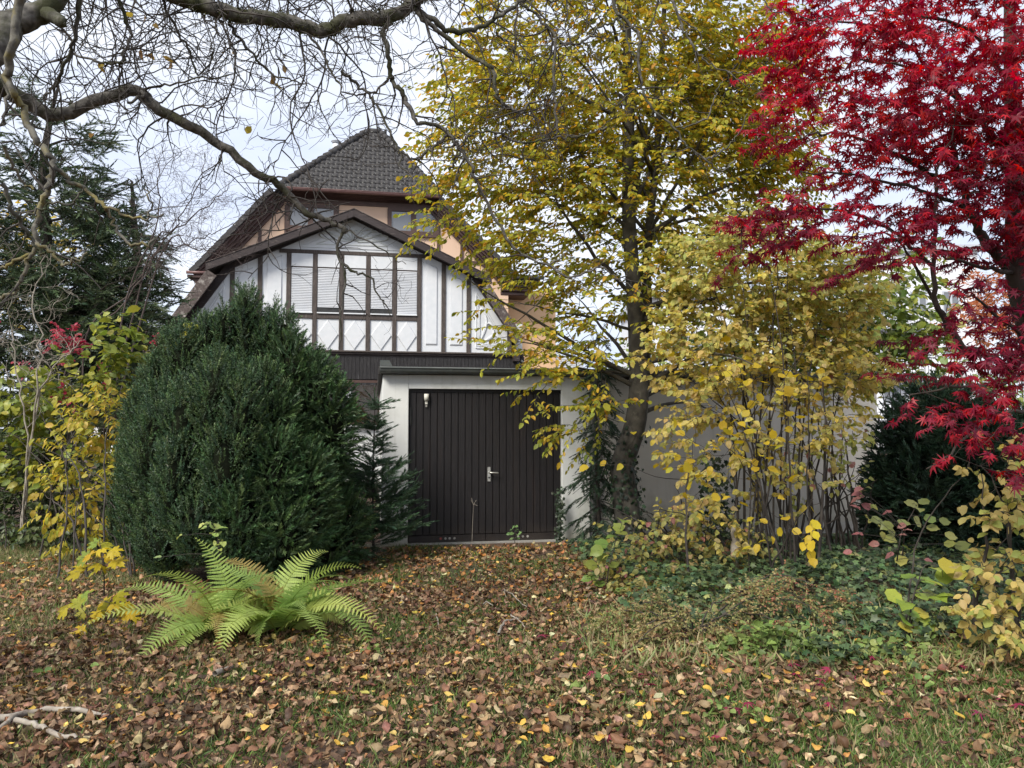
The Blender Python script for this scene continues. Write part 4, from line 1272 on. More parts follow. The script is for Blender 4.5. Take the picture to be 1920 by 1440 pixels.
# ------------------------------------------------------------------ multi-stemmed golden bush
def multi_stem(name, label, cat, base_px, ells, n_spr, stems, tmpls, palette, weights, size, mat, bark, singles=150, per=(6, 11), stem_top=None, group=None, base_spread=0.3, droop=0.35, flat=0.8, clump=-0.5, base=None, spray=(0.25, 0.5), seed=1.0, tintfn=None, rstem=0.014, linkr=0.006, depth_lean=0.5):
    c0 = G(*base_px) if base is None else np.array(base, float)
    root = empty(name, c0, label, cat, group)
    sk, sr = [], []
    g = None
    cells = in_ellipsoids(ells, 400)
    for k in range(stems):
        st = c0 + np.array([rng.normal(0, base_spread), rng.normal(0, base_spread * 0.6), -0.04])
        e = ells[k % len(ells)]
        top = cells[int(rng.integers(len(cells)))]
        if top[2] < c0[2] + 0.5: top = top + (0, 0, 0.5)
        mid_ = st * 0.5 + top * 0.5 + np.array([0, 0, 0.12 * np.linalg.norm(top - st)]) + rng.normal(0, 0.05, 3) - (top - st) * np.array([0.12, 0.12, 0])
        ln = gnarl(smooth_line([st, mid_, top], 6), 0.008)
        rd_ = np.linspace(rstem * rng.uniform(0.6, 1.3), 0.003, len(ln))
        g = TriGeo(); g.tube(ln, rd_, 6); g.build('stem', bark, root, smooth=True)
        sk.append(ln[3:]); sr.append(rd_[3:])
    sk = np.concatenate(sk); sr = np.concatenate(sr)
    tg = in_ellipsoids(ells, n_spr)
    tg = tg[(lump(tg[:, 0] * 2.2, tg[:, 2] * 2.4 + tg[:, 1], seed) > clump) & (tg[:, 2] > ground_z(tg[:, 0], tg[:, 1]) + 0.03)]
    tw = TriGeo()
    dirs = skeleton_links(tw, sk, sr, tg, linkr, tip=0.002, maxlen=1.1)
    lp, ld_, ln_ = [], [], []
    for t_, d in zip(tg, dirs):
        outw = (t_ - c0) * np.array([1, 1, 0.0]); outw = unit(outw + rng.normal(0, 0.25, 3))
        d = unit(d * 0.6 + outw * 0.6 + rng.normal(0, 0.25, 3))
        line = wander(t_, d, rng.uniform(*spray), 4, 0.15, -0.02)
        tw.tube(line, np.linspace(0.0028, 0.001, 5), 3)
        p, a_, b_ = spray_leaves(line, int(rng.integers(*per)), droop=droop, flat=flat, upv=(0, -0.35, 1))
        lp.append(p); ld_.append(a_); ln_.append(b_)
    tw.build('twigs', bark, root, kind='stuff')
    lp, ld_, ln_ = map(np.concatenate, (lp, ld_, ln_))
    n_ = len(lp)
    ti = tints(n_, palette, weights)
    if tintfn is not None: ti = tintfn(lp, ti)
    foliage(root, mat, tmpls, lp, frames(ld_, ln_), rng.uniform(*size, n_), ti, singles, HEX if (tmpls[0] is OVAL4[0] or c0[1] > 11.5) else None)
    NL[name + str(len(NL))] = n_
    return root


Dy = 7.9
def gold_tint(p, t):
    hi = np.clip((p[:, 2] - 2.2) / 1.6, 0, 1)[:, None]
    g_ = tints(len(p), [(0.46, 0.45, 0.13), (0.39, 0.42, 0.13), (0.52, 0.46, 0.13)])
    m_ = rng.random((len(p), 1)) < hi * 0.8
    return np.where(m_, g_, t)


multi_stem('golden_bush', 'big many-stemmed golden yellow bush in front of the grey wall', 'bush', (1460, 1085),
           [(1390, 510, 160, 100, Dy + .2, .7, 1.25), (1520, 560, 120, 110, Dy + .3, .7, 1.3), (1590, 650, 60, 90, Dy + .3, .4, 1.0), (1330, 670, 120, 80, Dy, .6), (1490, 690, 130, 80, Dy + .2, .6), (1310, 790, 80, 60, Dy - .2, .5, .55), (1440, 800, 150, 70, Dy - .1, .6, .5), (1570, 720, 70, 70, Dy, .5, .8),
            (1320, 890, 70, 60, Dy - .3, .5, .42), (1460, 920, 130, 60, Dy - .3, .5, .22), (1300, 610, 60, 70, Dy + .3, .5), (1330, 1010, 90, 36, Dy - .4, .4, .4)],
           1380, 26, OVAL6, [(0.57, 0.47, 0.13), (0.52, 0.43, 0.16), (0.64, 0.52, 0.09), (0.54, 0.40, 0.15), (0.44, 0.42, 0.12)], [4, 4, 2, 2, 3], (0.055, 0.09), M['leaf'], M['twig'], 300, (7, 13), tintfn=gold_tint, clump=-0.40, seed=2.2, spray=(.18, .36))
multi_stem('witch_hazel', 'arching shrub with sparse bright lemon yellow leaves before the golden bush', 'shrub', (1420, 1120),
           [(1320, 720, 90, 50, 7.0, .3), (1440, 700, 90, 50, 7.0, .3), (1290, 830, 110, 40, 6.9, .3), (1420, 860, 130, 60, 6.8, .3), (1520, 720, 100, 40, 7.0, .3), (1480, 960, 110, 60, 6.7, .3), (1210, 860, 60, 20, 7.0, .2)],
           34, 7, ROUND + OVAL6[:2], [(0.60, 0.43, 0.035), (0.56, 0.36, 0.035), (0.45, 0.40, 0.05)], [4, 2, 1.5], (0.075, 0.105), M['leaf'], M['twig'], 300, (3, 6), flat=1.0, clump=-2, seed=3.0)
multi_stem('spindle_bush', 'low straggling bush of small dull yellow and pinkish leaves beside the beech foot', 'bush', (1270, 1085),
           [(1220, 1010, 70, 60, 7.7, .35), (1310, 1010, 110, 60, 7.6, .4), (1160, 1075, 60, 60, 7.4, .3), (1260, 1090, 110, 40, 7.2, .35)],
           230, 12, OVAL6, [(0.42, 0.38, 0.13), (0.32, 0.33, 0.11), (0.46, 0.34, 0.15), (0.36, 0.16, 0.14), (0.50, 0.42, 0.10)], [4, 4, 2, 1, 2], (0.05, 0.08), M['leaf'], M['twig'], 200, (4, 8), clump=-0.5, seed=5.0, spray=(.12, .28))
multi_stem('green_hazel', 'backlit green hazel growing behind the far end of the grey wall', 'shrub', (1650, 1000),
           [(1620, 590, 120, 110, 12.8, .8), (1680, 640, 90, 100, 12.6, .8), (1560, 650, 90, 80, 12.9, .7), (1640, 690, 110, 60, 12.6, .6), (1700, 520, 60, 60, 12.8, .5), (1480, 630, 90, 80, 12.9, .6), (1360, 640, 90, 60, 12.9, .6)],
           720, 14, ROUND, [(0.15, 0.21, 0.035), (0.20, 0.25, 0.035), (0.26, 0.27, 0.04), (0.11, 0.16, 0.035)], None, (0.10, 0.15), M['leaf_green'], M['bark_dark'], 200, (6, 10), base=(P(1645, 900, 12.8)[0], 12.8, 0), clump=-0.55, seed=6.1)
multi_stem('hazel_thicket', 'dense clump of dark upright stems with few leaves before the wall end', 'bush', (1560, 1075),
           [(1560, 780, 60, 110, 8.2, .3), (1600, 880, 50, 90, 8.1, .3), (1520, 900, 50, 90, 8.1, .3), (1570, 690, 50, 50, 8.4, .3)],
           70, 24, OVAL6, [(0.44, 0.42, 0.12), (0.36, 0.18, 0.15), (0.30, 0.34, 0.10)], [3, 1, 2], (0.055, 0.085), M['leaf'], M['bark_dark'], 200, (3, 7), clump=-2, seed=9.1, spray=(.12, .3), base_spread=.22, rstem=.016)
multi_stem('tan_bush', 'tan-yellow leaved bush hanging over the ivy under the red maple', 'bush', (1900, 1215),
           [(1850, 880, 30, 50, 5.4, .25, .7), (1875, 960, 36, 40, 5.3, .25, .8), (1895, 1080, 40, 55, 5.2, .3), (1880, 1170, 50, 36, 5.0, .3, 1.2), (1960, 1020, 50, 150, 5.4, .4), (1810, 1142, 26, 10, 5.2, .1, 1.5), (1850, 1090, 30, 30, 5.2, .2)],
           190, 9, OVAL6, [(0.50, 0.41, 0.15), (0.53, 0.39, 0.15), (0.42, 0.40, 0.12), (0.56, 0.46, 0.10), (0.34, 0.37, 0.10)], [4, 3, 3, 2, 2], (0.055, 0.085), M['leaf'], M['twig'], 300, (4, 8), clump=-0.7, seed=7.4, spray=(.10, .24))

# slim saplings with big round leaves in the ivy
def sapling(name, label, cat, foot, line_px, depth, leaf_px, tmpls, palette, size, mat=None, bark=None, face=0.6, group=None, weights=None):
    """a stem through pixel points and a leaf at each given pixel"""
    foot = np.array(foot)
    root = empty(name, foot, label, cat, group)
    bark = bark or M['twig']
    ln = smooth_line([foot + (0, 0, -0.03)] + [P(x, y, depth) for x, y in line_px], 4)
    g = TriGeo(); g.tube(ln, np.linspace(0.008, 0.002, len(ln)), 5); g.build('stem', bark, root, smooth=True)
    pos, dr, nr, s_ = [], [], [], []
    tw = TriGeo()
    for x, y in leaf_px:
        p = P(x, y, depth + rng.uniform(-0.12, 0.12))
        k = int(np.argmin(np.linalg.norm(ln - p, axis=1) + np.maximum(0, ln[:, 2] - p[2]) * 0.5))
        d = unit(p - ln[k] + rng.normal(0, 0.02, 3))
        tw.tube(np.array([ln[k], (ln[k] + p) / 2 + (0, 0, 0.015), p]), [0.0025, 0.002, 0.0015], 4)
        pos.append(p); dr.append(unit(d * (1, 1, 0.3) + rng.normal(0, 0.25, 3) + (0, 0, -0.1))); nr.append(unit(np.array([0, -face, 1.0]) + rng.normal(0, 0.3, 3))); s_.append(rng.uniform(*size))
    tw.build('petioles', bark, root, kind='stuff')
    pos, dr, nr, s_ = map(np.array, (pos, dr, nr, s_))
    pos = pos - dr * s_[:, None] * 0.45
    foliage(root, mat or M['leaf'], tmpls, pos, frames(dr, nr), s_, tints(len(pos), palette, weights), 300)
    return root


sapling('hazel_sapling', 'slim sapling with big round lime green leaves standing in the ivy', 'sapling', G(1703, 1212), [(1708, 1140), (1722, 1090), (1735, 1060), (1765, 1060)], 5.55,
        [(1675, 1118), (1697, 1130), (1727, 1117), (1745, 1117), (1758, 1118), (1770, 1117), (1707, 1150), (1726, 1150), (1697, 1163), (1732, 1172), (1697, 1177), (1704, 1082), (1735, 1090), (1748, 1092), (1754, 1065), (1774, 1061), (1768, 1082), (1791, 1072), (1692, 1200)],
        ROUND, [(0.26, 0.36, 0.05), (0.34, 0.40, 0.06), (0.20, 0.30, 0.06), (0.42, 0.38, 0.06)], (0.10, 0.145), M['leaf_green'], weights=[4, 3, 2, 1], face=0.9)
sapling('hazel_sapling', 'thin pale green sapling in front of the dark yew by the wall end', 'sapling', G(1690, 1105), [(1696, 1000), (1712, 960), (1720, 945)], 6.9,
        [(1710, 945), (1732, 941), (1724, 953), (1647, 976), (1664, 985), (1672, 997), (1672, 1010), (1695, 980), (1720, 978), (1743, 973), (1748, 990), (1770, 978), (1782, 1005), (1780, 1020), (1803, 1024), (1820, 1036), (1815, 1045), (1699, 1027), (1690, 1050), (1840, 1050)],
        ROUND, [(0.22, 0.27, 0.07), (0.28, 0.30, 0.08), (0.32, 0.29, 0.08)], (0.09, 0.13), M['leaf_green'], face=0.9)
sapling('dogwood_sapling', 'bare thin sapling with a few dusky pink leaves by the wall end', 'sapling', G(1672, 1110), [(1685, 1030), (1690, 1000), (1700, 985)], 6.7,
        [(1700, 992), (1694, 1003), (1692, 985), (1664, 960), (1610, 925), (1607, 950), (1612, 915), (1605, 935), (1625, 950), (1640, 1020), (1668, 1040), (1610, 1000), (1590, 1035), (1740, 1050)],
        OVAL6, [(0.34, 0.13, 0.13), (0.40, 0.18, 0.16)], (0.07, 0.10))
sapling('bramble', 'lime green leafy sprig beside the ivy at the path edge', 'plant', G(1140, 1110), [(1140, 1075), (1150, 1030), (1165, 985)], 7.2,
        [(1168, 975), (1160, 990), (1150, 1005), (1128, 1020), (1120, 1032), (1130, 1045), (1110, 1060), (1115, 1080), (1150, 1060), (1133, 1066), (1165, 1000), (1125, 1095), (1100, 1085)],
        ROUND, [(0.17, 0.26, 0.05), (0.24, 0.30, 0.06)], (0.09, 0.14), M['leaf_green'])

# ------------------------------------------------------------------ red Japanese maple
m0 = G(2010, 1170)
Dm = 6.1
maple = empty('japanese_maple', (m0[0], Dm, 0), 'Japanese maple with layered crimson to dark burgundy leaves', 'tree')
mt = smooth_line([np.array([m0[0], Dm, -0.05]), P(1985, 900, Dm), P(1940, 640, Dm), P(1912, 520, Dm), P(1908, 400, Dm), P(1903, 250, Dm), P(1895, 120, Dm), P(1890, -60, Dm)], 4)
mr_ = np.interp(np.linspace(0, 1, len(mt)), [0, .3, .6, 1], [.15, .11, .09, .03])
mlimbs = [('trunk', mt, mr_)]
for pts, r0_ in ((((1912, 520), (1870, 478), (1840, 440), (1818, 395), (1800, 330), (1785, 250), (1775, 150), (1770, 20)), .050), (((1940, 690), (1890, 684), (1850, 670), (1800, 640), (1765, 592), (1750, 540), (1752, 470), (1756, 400), (1760, 320), (1790, 240)), .036),
                 (((1900, 512), (1860, 505), (1800, 492), (1755, 478)), .022), (((1756, 330), (1700, 300), (1640, 270), (1560, 250), (1500, 260)), .020), (((1750, 500), (1715, 470), (1680, 440), (1640, 415), (1560, 390), (1460, 400), (1390, 430)), .018),
                 (((1905, 330), (1860, 250), (1800, 190), (1700, 130), (1600, 110)), .026), (((1840, 440), (1790, 380), (1700, 350), (1600, 330), (1500, 320)), .020), (((1765, 592), (1725, 520), (1700, 470), (1660, 440)), .016),
                 (((1935, 640), (1880, 600), (1830, 560), (1780, 552)), .016), (((1960, 780), (1900, 770), (1840, 800), (1780, 850), (1740, 880)), .018), (((1945, 700), (1860, 720), (1780, 730), (1710, 740)), .018), (((1895, 150), (1820, 60), (1720, 30), (1620, 20)), .02),
                 (((1912, 420), (1960, 330), (1990, 200), (1980, 60)), .03), (((1775, 150), (1690, 80), (1600, 40), (1500, 30)), .015)):
    n_p = len(pts)
    ln = gnarl(smooth_line([P(x, y, Dm - 0.9 * (k / n_p) * (1 if r0_ < .04 else .3)) for k, (x, y) in enumerate(pts)], 4), 0.010)
    mlimbs.append(('limb', ln, np.linspace(r0_, 0.005, len(ln))))
tree_from(maple, mlimbs, M['bark_dark'])
sk = np.concatenate([l_[1] for l_ in mlimbs]); sr = np.concatenate([l_[2] for l_ in mlimbs])
d1 = 5.5
mells = [(1640, 110, 170, 100, d1, .7), (1560, 40, 110, 60, d1 + .2, .5), (1820, 130, 150, 150, d1 + .1, .9), (1700, 250, 210, 90, d1, .8), (1560, 230, 120, 70, d1 - .1, .5), (1490, 130, 60, 70, d1, .4), (1520, 330, 60, 40, d1 - .1, .3),
         (1600, 425, 200, 42, d1 - .2, .45), (1600, 425, 200, 40, d1 - .2, .4), (1460, 415, 100, 32, d1 - .2, .25), (1450, 420, 90, 30, d1 - .2, .2), (1400, 450, 60, 26, d1 - .2, .15), (1385, 470, 40, 16, d1 - .2, .1), (1760, 350, 170, 70, d1, .7), (1870, 300, 110, 130, d1 + .2, .8), (1700, 470, 110, 40, d1 - .1, .4), (1880, 440, 100, 60, d1 + .1, .6),
         (1780, 560, 90, 30, d1 - .1, .4), (1860, 610, 110, 35, d1 - .2, .6), (1800, 690, 130, 35, d1 - .3, .5), (1880, 700, 110, 45, d1 - .2, .6), (1790, 760, 90, 30, d1 - .4, .4), (1860, 800, 90, 45, d1 - .7, .4), (1800, 855, 80, 32, d1 - .8, .3), (1900, 850, 70, 50, d1 - .8, .4), (1650, 480, 50, 25, d1, .2),
         (1960, 500, 80, 300, d1, .7), (1750, -60, 220, 70, d1, .9), (1560, 510, 40, 20, d1 - .2, .15)]
tg = in_ellipsoids(mells, 2000)
keep = (lump(tg[:, 0] * 2.3, tg[:, 2] * 3.4 + tg[:, 1], 8.0) > -0.17)
tg = tg[keep]
twg = TriGeo()
dirs = skeleton_links(twg, sk, sr, tg, 0.007, tip=0.002, maxlen=1.1)
lp, ldr, lnr = [], [], []
for t_, d in zip(tg, dirs):
    d = unit(d * (1, 1, 0.3) + rng.normal(0, 0.35, 3) * (1, 1, 0.3) + np.array([-0.45, -0.25, -0.1]))
    tw_ = wander(t_, d, rng.uniform(0.16, 0.34), 4, 0.12, -0.03)
    twg.tube(tw_, np.linspace(0.003, 0.001, 5), 3)
    k = int(rng.integers(6, 10))
    p, l_, n_ = spray_leaves(tw_, k, droop=0.45, side_angle=1.0, flat=0.9)
    lp.append(p); ldr.append(l_); lnr.append(n_)
twg.build('twigs', M['bark_dark'], maple, kind='stuff')
lp, ldr, lnr = map(np.concatenate, (lp, ldr, lnr))
n_ = len(lp)
hi = np.clip((lp[:, 2] - 2.6) / 1.6, 0, 1)  # brighter with height: backlight put into the tint, besides real leaf colour
hi = np.where(lp[:, 2] < 1.95, 0.5, hi)            # lowest boughs mix in the brighter upper tints again
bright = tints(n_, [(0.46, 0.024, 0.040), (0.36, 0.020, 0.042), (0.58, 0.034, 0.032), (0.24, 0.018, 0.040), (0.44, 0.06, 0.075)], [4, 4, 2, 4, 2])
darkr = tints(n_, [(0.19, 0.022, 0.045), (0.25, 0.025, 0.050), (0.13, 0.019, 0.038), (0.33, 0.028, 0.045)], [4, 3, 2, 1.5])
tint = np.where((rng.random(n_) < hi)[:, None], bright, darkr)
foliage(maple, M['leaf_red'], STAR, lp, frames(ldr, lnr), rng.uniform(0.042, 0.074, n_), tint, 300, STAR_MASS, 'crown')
NL['maple'] = n_

# ------------------------------------------------------------------ needle templates
def needle_shoot(n_, L_, nl, nw, spread=0.9, flat=False, seed=0, axis_r=0.0):
    """a shoot along local y clothed with needles"""
    r_ = np.random.default_rng(seed)
    V, T = [], []
    for k in range(n_):
        t = (k + 0.5) / n_
        p = np.array([0, t * L_, 0.0])
        a_ = (k * 2.4) if not flat else (0 if k % 2 else math.pi) + r_.normal(0, 0.25)
        el = spread * (1 - 0.45 * t) + r_.normal(0, 0.1)
        d = np.array([math.cos(a_) * math.sin(el), math.cos(el), math.sin(a_) * math.sin(el) * (0.35 if flat else 1)])
        w_ = unit(np.cross(d, r_.normal(size=3))) * nw
        l_ = nl * (1 - 0.35 * t) * r_.uniform(0.8, 1.15)
        b_ = len(V)
        V += [p - w_ * 0.5, p + w_ * 0.5, p + d * l_]
        T.append((b_, b_ + 1, b_ + 2))
    return np.array(V), np.array(T)


def young(tm):
    """young growth at the end of a shoot is paler than the old needles"""
    y = tm[0][:, 1] / tm[0][:, 1].max()
    return .78 + .62 * np.clip(y, 0, 1) ** 2


YEW = [needle_shoot(20, 0.13, 0.031, 0.0098, 1.1, False, s_) for s_ in range(4)]
YEWL = [needle_shoot(26, 0.17, 0.040, 0.009, 1.1, False, s_) for s_ in range(4)]
FLAT = [needle_shoot(30, 0.30, 0.085, 0.018, 0.95, True, 20 + s_) for s_ in range(4)]
SPR = [needle_shoot(36, 0.20, 0.030, 0.006, 1.1, False, 30 + s_) for s_ in range(3)]
FEATH = [needle_shoot(14, 0.40, 0.12, 0.032, 0.7, True, 50 + s_) for s_ in range(4)]


def yew(name, label, lobes, n_shoots, palette, core_scale, tm, size, upness=0.9, base=None, stick_up=True, mat=None):
    """dense evergreen made of upright lobes: (centre, radii)"""
    base = np.array(base)
    root = empty(name, base, label, 'bush')
    C = np.array([l_[0] for l_ in lobes]); Rr = np.array([l_[1] for l_ in lobes])
    area = (Rr[:, 0] * Rr[:, 2] + Rr[:, 1] * Rr[:, 2]); w = area / area.sum()
    pos, dr = [], []
    for k in range(len(lobes)):
        n_ = int(n_shoots * w[k])
        d = rand_dirs(n_)
        p = C[k] + d * Rr[k] * rng.uniform(0.80, 1.04, (n_, 1))
        nrm = unit(d / Rr[k])
        ok = np.ones(n_, bool)
        for m_ in range(len(lobes)):
            if m_ != k:
                ok &= (((p - C[m_]) / (Rr[m_] * 0.80)) ** 2).sum(1) > 1
        ok &= (p[:, 2] > 0.05) & (p[:, 1] < base[1] + 0.8)
        pos.append(p[ok]); dr.append(nrm[ok])
    pos = np.concatenate(pos); nrm = np.concatenate(dr)
    n_ = len(pos)
    d = unit(nrm * 0.75 + np.array([0, 0, upness]) + rng.normal(0, 0.28, (n_, 3)))
    g = TriGeo(); which = rng.integers(len(tm), size=n_); ti = tints(n_, palette, None, 0.18); s_ = rng.uniform(*size, n_)
    R_ = frames(d, rand_dirs(n_))
    pos = pos - d * (0.05 * s_)[:, None]
    for k in range(len(tm)):
        q_ = which == k
        g.inst(tm[k], pos[q_], R_[q_], s_[q_], ti[q_], young(tm[k]))
    # green twig stalks carrying the shoots
    g.build('foliage', mat or M['needle'], root, kind='stuff')
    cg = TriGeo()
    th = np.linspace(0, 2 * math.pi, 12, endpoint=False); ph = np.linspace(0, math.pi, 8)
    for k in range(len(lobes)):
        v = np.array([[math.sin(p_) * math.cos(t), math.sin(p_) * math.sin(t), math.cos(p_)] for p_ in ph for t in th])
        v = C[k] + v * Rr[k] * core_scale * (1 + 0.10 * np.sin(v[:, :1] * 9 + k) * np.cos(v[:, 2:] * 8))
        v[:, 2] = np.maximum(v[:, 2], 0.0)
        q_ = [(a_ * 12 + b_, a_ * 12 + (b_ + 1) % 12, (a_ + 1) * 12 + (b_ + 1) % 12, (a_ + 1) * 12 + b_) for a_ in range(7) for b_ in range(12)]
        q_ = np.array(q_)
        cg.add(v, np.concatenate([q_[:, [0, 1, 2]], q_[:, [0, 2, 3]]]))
    cg.build('branches', M['core'], root)  # solid dark hull in place of branches; interior shade put into its colour
    return root, pos, nrm


def lobe(px, py, rx, ry, depth, rd):
    s_ = depth / F
    return (P(px, py, depth), np.array([rx * s_, rd, ry * s_]))


Db = 8.4
lb = [lobe(335, 860, 84, 170, Db, .6), lobe(430, 835, 90, 180, Db + .2, .7), lobe(510, 855, 84, 180, Db + .2, .7), lobe(590, 870, 64, 180, Db + .1, .6), lobe(285, 910, 48, 150, Db, .4), lobe(460, 940, 150, 130, Db - .2, .7)]
for x, y, rx, ry, dd_ in ((250, 900, 26, 120, 0), (262, 800, 26, 90, 0), (285, 740, 28, 100, .1), (310, 700, 30, 85, .2), (345, 690, 32, 90, .1), (385, 665, 30, 90, .2), (420, 640, 28, 85, .25), (455, 615, 26, 75, .2), (470, 640, 28, 90, .3), (500, 640, 28, 85, .2), (530, 635, 26, 75, .3), (560, 680, 28, 70, .2),
                          (590, 710, 28, 80, .2), (620, 740, 26, 90, .15), (645, 790, 24, 90, .1), (655, 860, 22, 110, .1), (300, 860, 40, 110, -.5), (350, 830, 40, 120, -.65), (400, 800, 42, 120, -.6), (450, 820, 42, 120, -.7), (420, 900, 44, 110, -.85), (340, 940, 42, 100, -.8), (290, 980, 38, 100, -.5), (470, 930, 46, 100, -.95), (380, 1010, 46, 80, -.9), (500, 1000, 46, 90, -.9), (310, 1040, 44, 60, -.6), (450, 1050, 46, 60, -.9),
                          (540, 860, 46, 110, -.6), (600, 900, 42, 110, -.45), (570, 980, 46, 90, -.7), (630, 960, 34, 90, -.2), (500, 760, 40, 90, -.4), (560, 790, 38, 90, -.35)):
    jx, jy = rng.normal(0, 6), rng.normal(0, 14)
    y = y + 22 * max(0.0, (760 - y) / 150.0)
    lb.append(lobe(x + jx, y + jy, rx * rng.uniform(.9, 1.15), ry * rng.uniform(.8, 1.1), Db + dd_ * 1.15 + rng.normal(0, .06), rx * 1.3 * Db / F))
for x, y in ((438, 565), (425, 585), (398, 595), (455, 560), (462, 575), (498, 600), (516, 590), (540, 605), (560, 640), (372, 620), (352, 640), (600, 665), (334, 655), (312, 668), (582, 650), (620, 690), (650, 735), (270, 715), (290, 690), (240, 790), (225, 850), (668, 800), (480, 590), (410, 620), (218, 930), (232, 840), (258, 745), (302, 665), (386, 600), (446, 550), (608, 680), (636, 715), (660, 765)):
    lb.append(lobe(x + rng.normal(0, 4), y + 40 + rng.normal(0, 10), 8 + 3 * rng.random(), 52 + 26 * rng.random(), Db + .2 + rng.normal(0, .15), .06))
yb = G(450, 1105)
YP = [(0.040, 0.078, 0.036), (0.033, 0.066, 0.033), (0.056, 0.098, 0.040), (0.052, 0.090, 0.030), (0.082, 0.128, 0.044)]
left_ = [l_ for l_ in lb if l_[0][0] < P(535, 800, Db)[0]]
right_ = [(l_[0] * (1, 1, 1) + (-0.14 - .18 * max(0, (l_[0][0] - P(600, 800, Db)[0])), 0.05, -0.22), l_[1] * (.9, 1, .92)) for l_ in lb if l_[0][0] >= P(535, 800, Db)[0]]
yew('yew_bush', 'large dense dark green yew bush with upright shoots and ragged top behind the fern', left_, 26000, YP, 0.66, YEW, (0.85, 1.35), 1.0, (yb[0], Db, 0))
right_ += [lobe(548, 720, 40, 90, Db + .1, .35), lobe(590, 750, 38, 80, Db + .1, .32), lobe(625, 800, 34, 80, Db + .1, .3), lobe(640, 1000, 40, 70, Db + .2, .3), lobe(590, 1030, 50, 60, Db - .2, .35), lobe(560, 930, 40, 90, Db - .4, .3)]
yew('yew_bush', 'looser yew bush with spreading feathery shoots filling the gap towards the garage', right_, 9500, [(0.038, 0.076, 0.030), (0.050, 0.094, 0.034), (0.068, 0.114, 0.038)], 0.60, FLAT, (0.45, 0.8), 0.35, (P(600, 900, Db)[0], Db, 0))

lb2 = [lobe(1730, 960, 80, 110, 8.6, .6), lobe(1790, 900, 70, 150, 8.7, .6), lobe(1700, 880, 40, 100, 8.8, .4), lobe(1830, 960, 60, 120, 8.4, .5), lobe(1760, 790, 60, 60, 9, .5), lobe(1880, 930, 80, 150, 8.6, .6), lobe(1670, 960, 26, 90, 8.9, .3)]
yew('yew_bush', 'shaded dark yew at the far end of the grey wall under the red maple', lb2, 6000, [(0.022, 0.046, 0.026), (0.032, 0.060, 0.032)], 0.74, FLAT, (0.7, 1.1), 0.1, (P(1760, 900, 8.6)[0], 8.6, 0))  # needle tints darkened, the shade under the maple is in the colour


def conifer(name, label, base, height, rad_fn, whorls, per, tm, palette, dens, size, droop=0.0, bark=None, lean=(0, 0), cat='tree', start=0.08, needle_mat=None, wr=0.02, trunk_r=None, upturn=0.0, flatn=1.0):
    """trunk, whorled branches and needle sprays"""
    base = np.array(base, float)
    root = empty(name, base, label, cat)
    top = base + np.array([lean[0], lean[1], height])
    tr_ = smooth_line([base + (0, 0, -.05), base * 0.5 + top * 0.5 + rng.normal(0, 0.02, 3), top], 8)
    trunk_r = trunk_r or height * 0.018
    g = TriGeo(); g.tube(tr_, np.linspace(trunk_r, 0.004, len(tr_)), 8); g.build('trunk', bark or M['bark_dark'], root, smooth=True)
    br = TriGeo(); pos, dr = [], []
    for k in range(whorls):
        f_ = start + (1 - start) * (k + rng.uniform(0, 0.6)) / whorls
        if f_ > 0.99: continue
        c = base + (top - base) * f_
        a0 = rng.uniform(0, 6.28)
        for m_ in range(per):
            a_ = a0 + m_ * 2 * math.pi / per + rng.normal(0, 0.25)
            c = base + (top - base) * min(.99, max(.03, f_ + rng.normal(0, .012)))
            L_ = rad_fn(f_) * rng.uniform(0.7, 1.15)
            d = np.array([math.cos(a_), math.sin(a_), 0.25 - droop * 0.5 + rng.normal(0, .16)])
            ln = wander(c, d, L_, 6, 0.06, -droop * 0.18 + upturn)
            br.tube(ln, np.linspace(wr * (0.4 + L_ * .3), 0.002, 7), 4)
            ns = max(3, int(L_ * dens))
            t = rng.uniform(0.15, 1.0, ns); idx = t * 6; i0 = np.minimum(idx.astype(int), 5)
            p = ln[i0] + (ln[i0 + 1] - ln[i0]) * (idx - i0)[:, None]
            dd_ = unit(ln[i0 + 1] - ln[i0])
            side = unit(np.cross(dd_, (0, 0, 1.0))) * rng.choice([-1, 1], (ns, 1))
            pos.append(p); dr.append(unit(dd_ * 0.8 + side * rng.uniform(0.3, 1.0, (ns, 1)) + rng.normal(0, 0.12, (ns, 3)) - np.array([0, 0, 0.35 * droop])))
    br.build('branches', bark or M['bark_dark'], root, kind='stuff')
    pos.append(np.repeat(top[None], 4, 0) - np.array([0, 0, .1])); dr.append(unit(rng.normal(0, .3, (4, 3)) + (0, 0, 1)))
    pos, dr = np.concatenate(pos), np.concatenate(dr)
    n_ = len(pos); which = rng.integers(len(tm), size=n_); ti = tints(n_, palette, None, 0.2); s_ = rng.uniform(*size, n_)
    R_ = frames(dr, unit(np.array([0, 0, flatn]) + rng.normal(0, 0.4, (n_, 3))))
    g = TriGeo()
    for k in range(len(tm)):
        q_ = which == k
        g.inst(tm[k], pos[q_], R_[q_], s_[q_], ti[q_])
    g.build('foliage', needle_mat or M['needle'], root, kind='stuff')
    NL[name + str(len(NL))] = n_
    return root


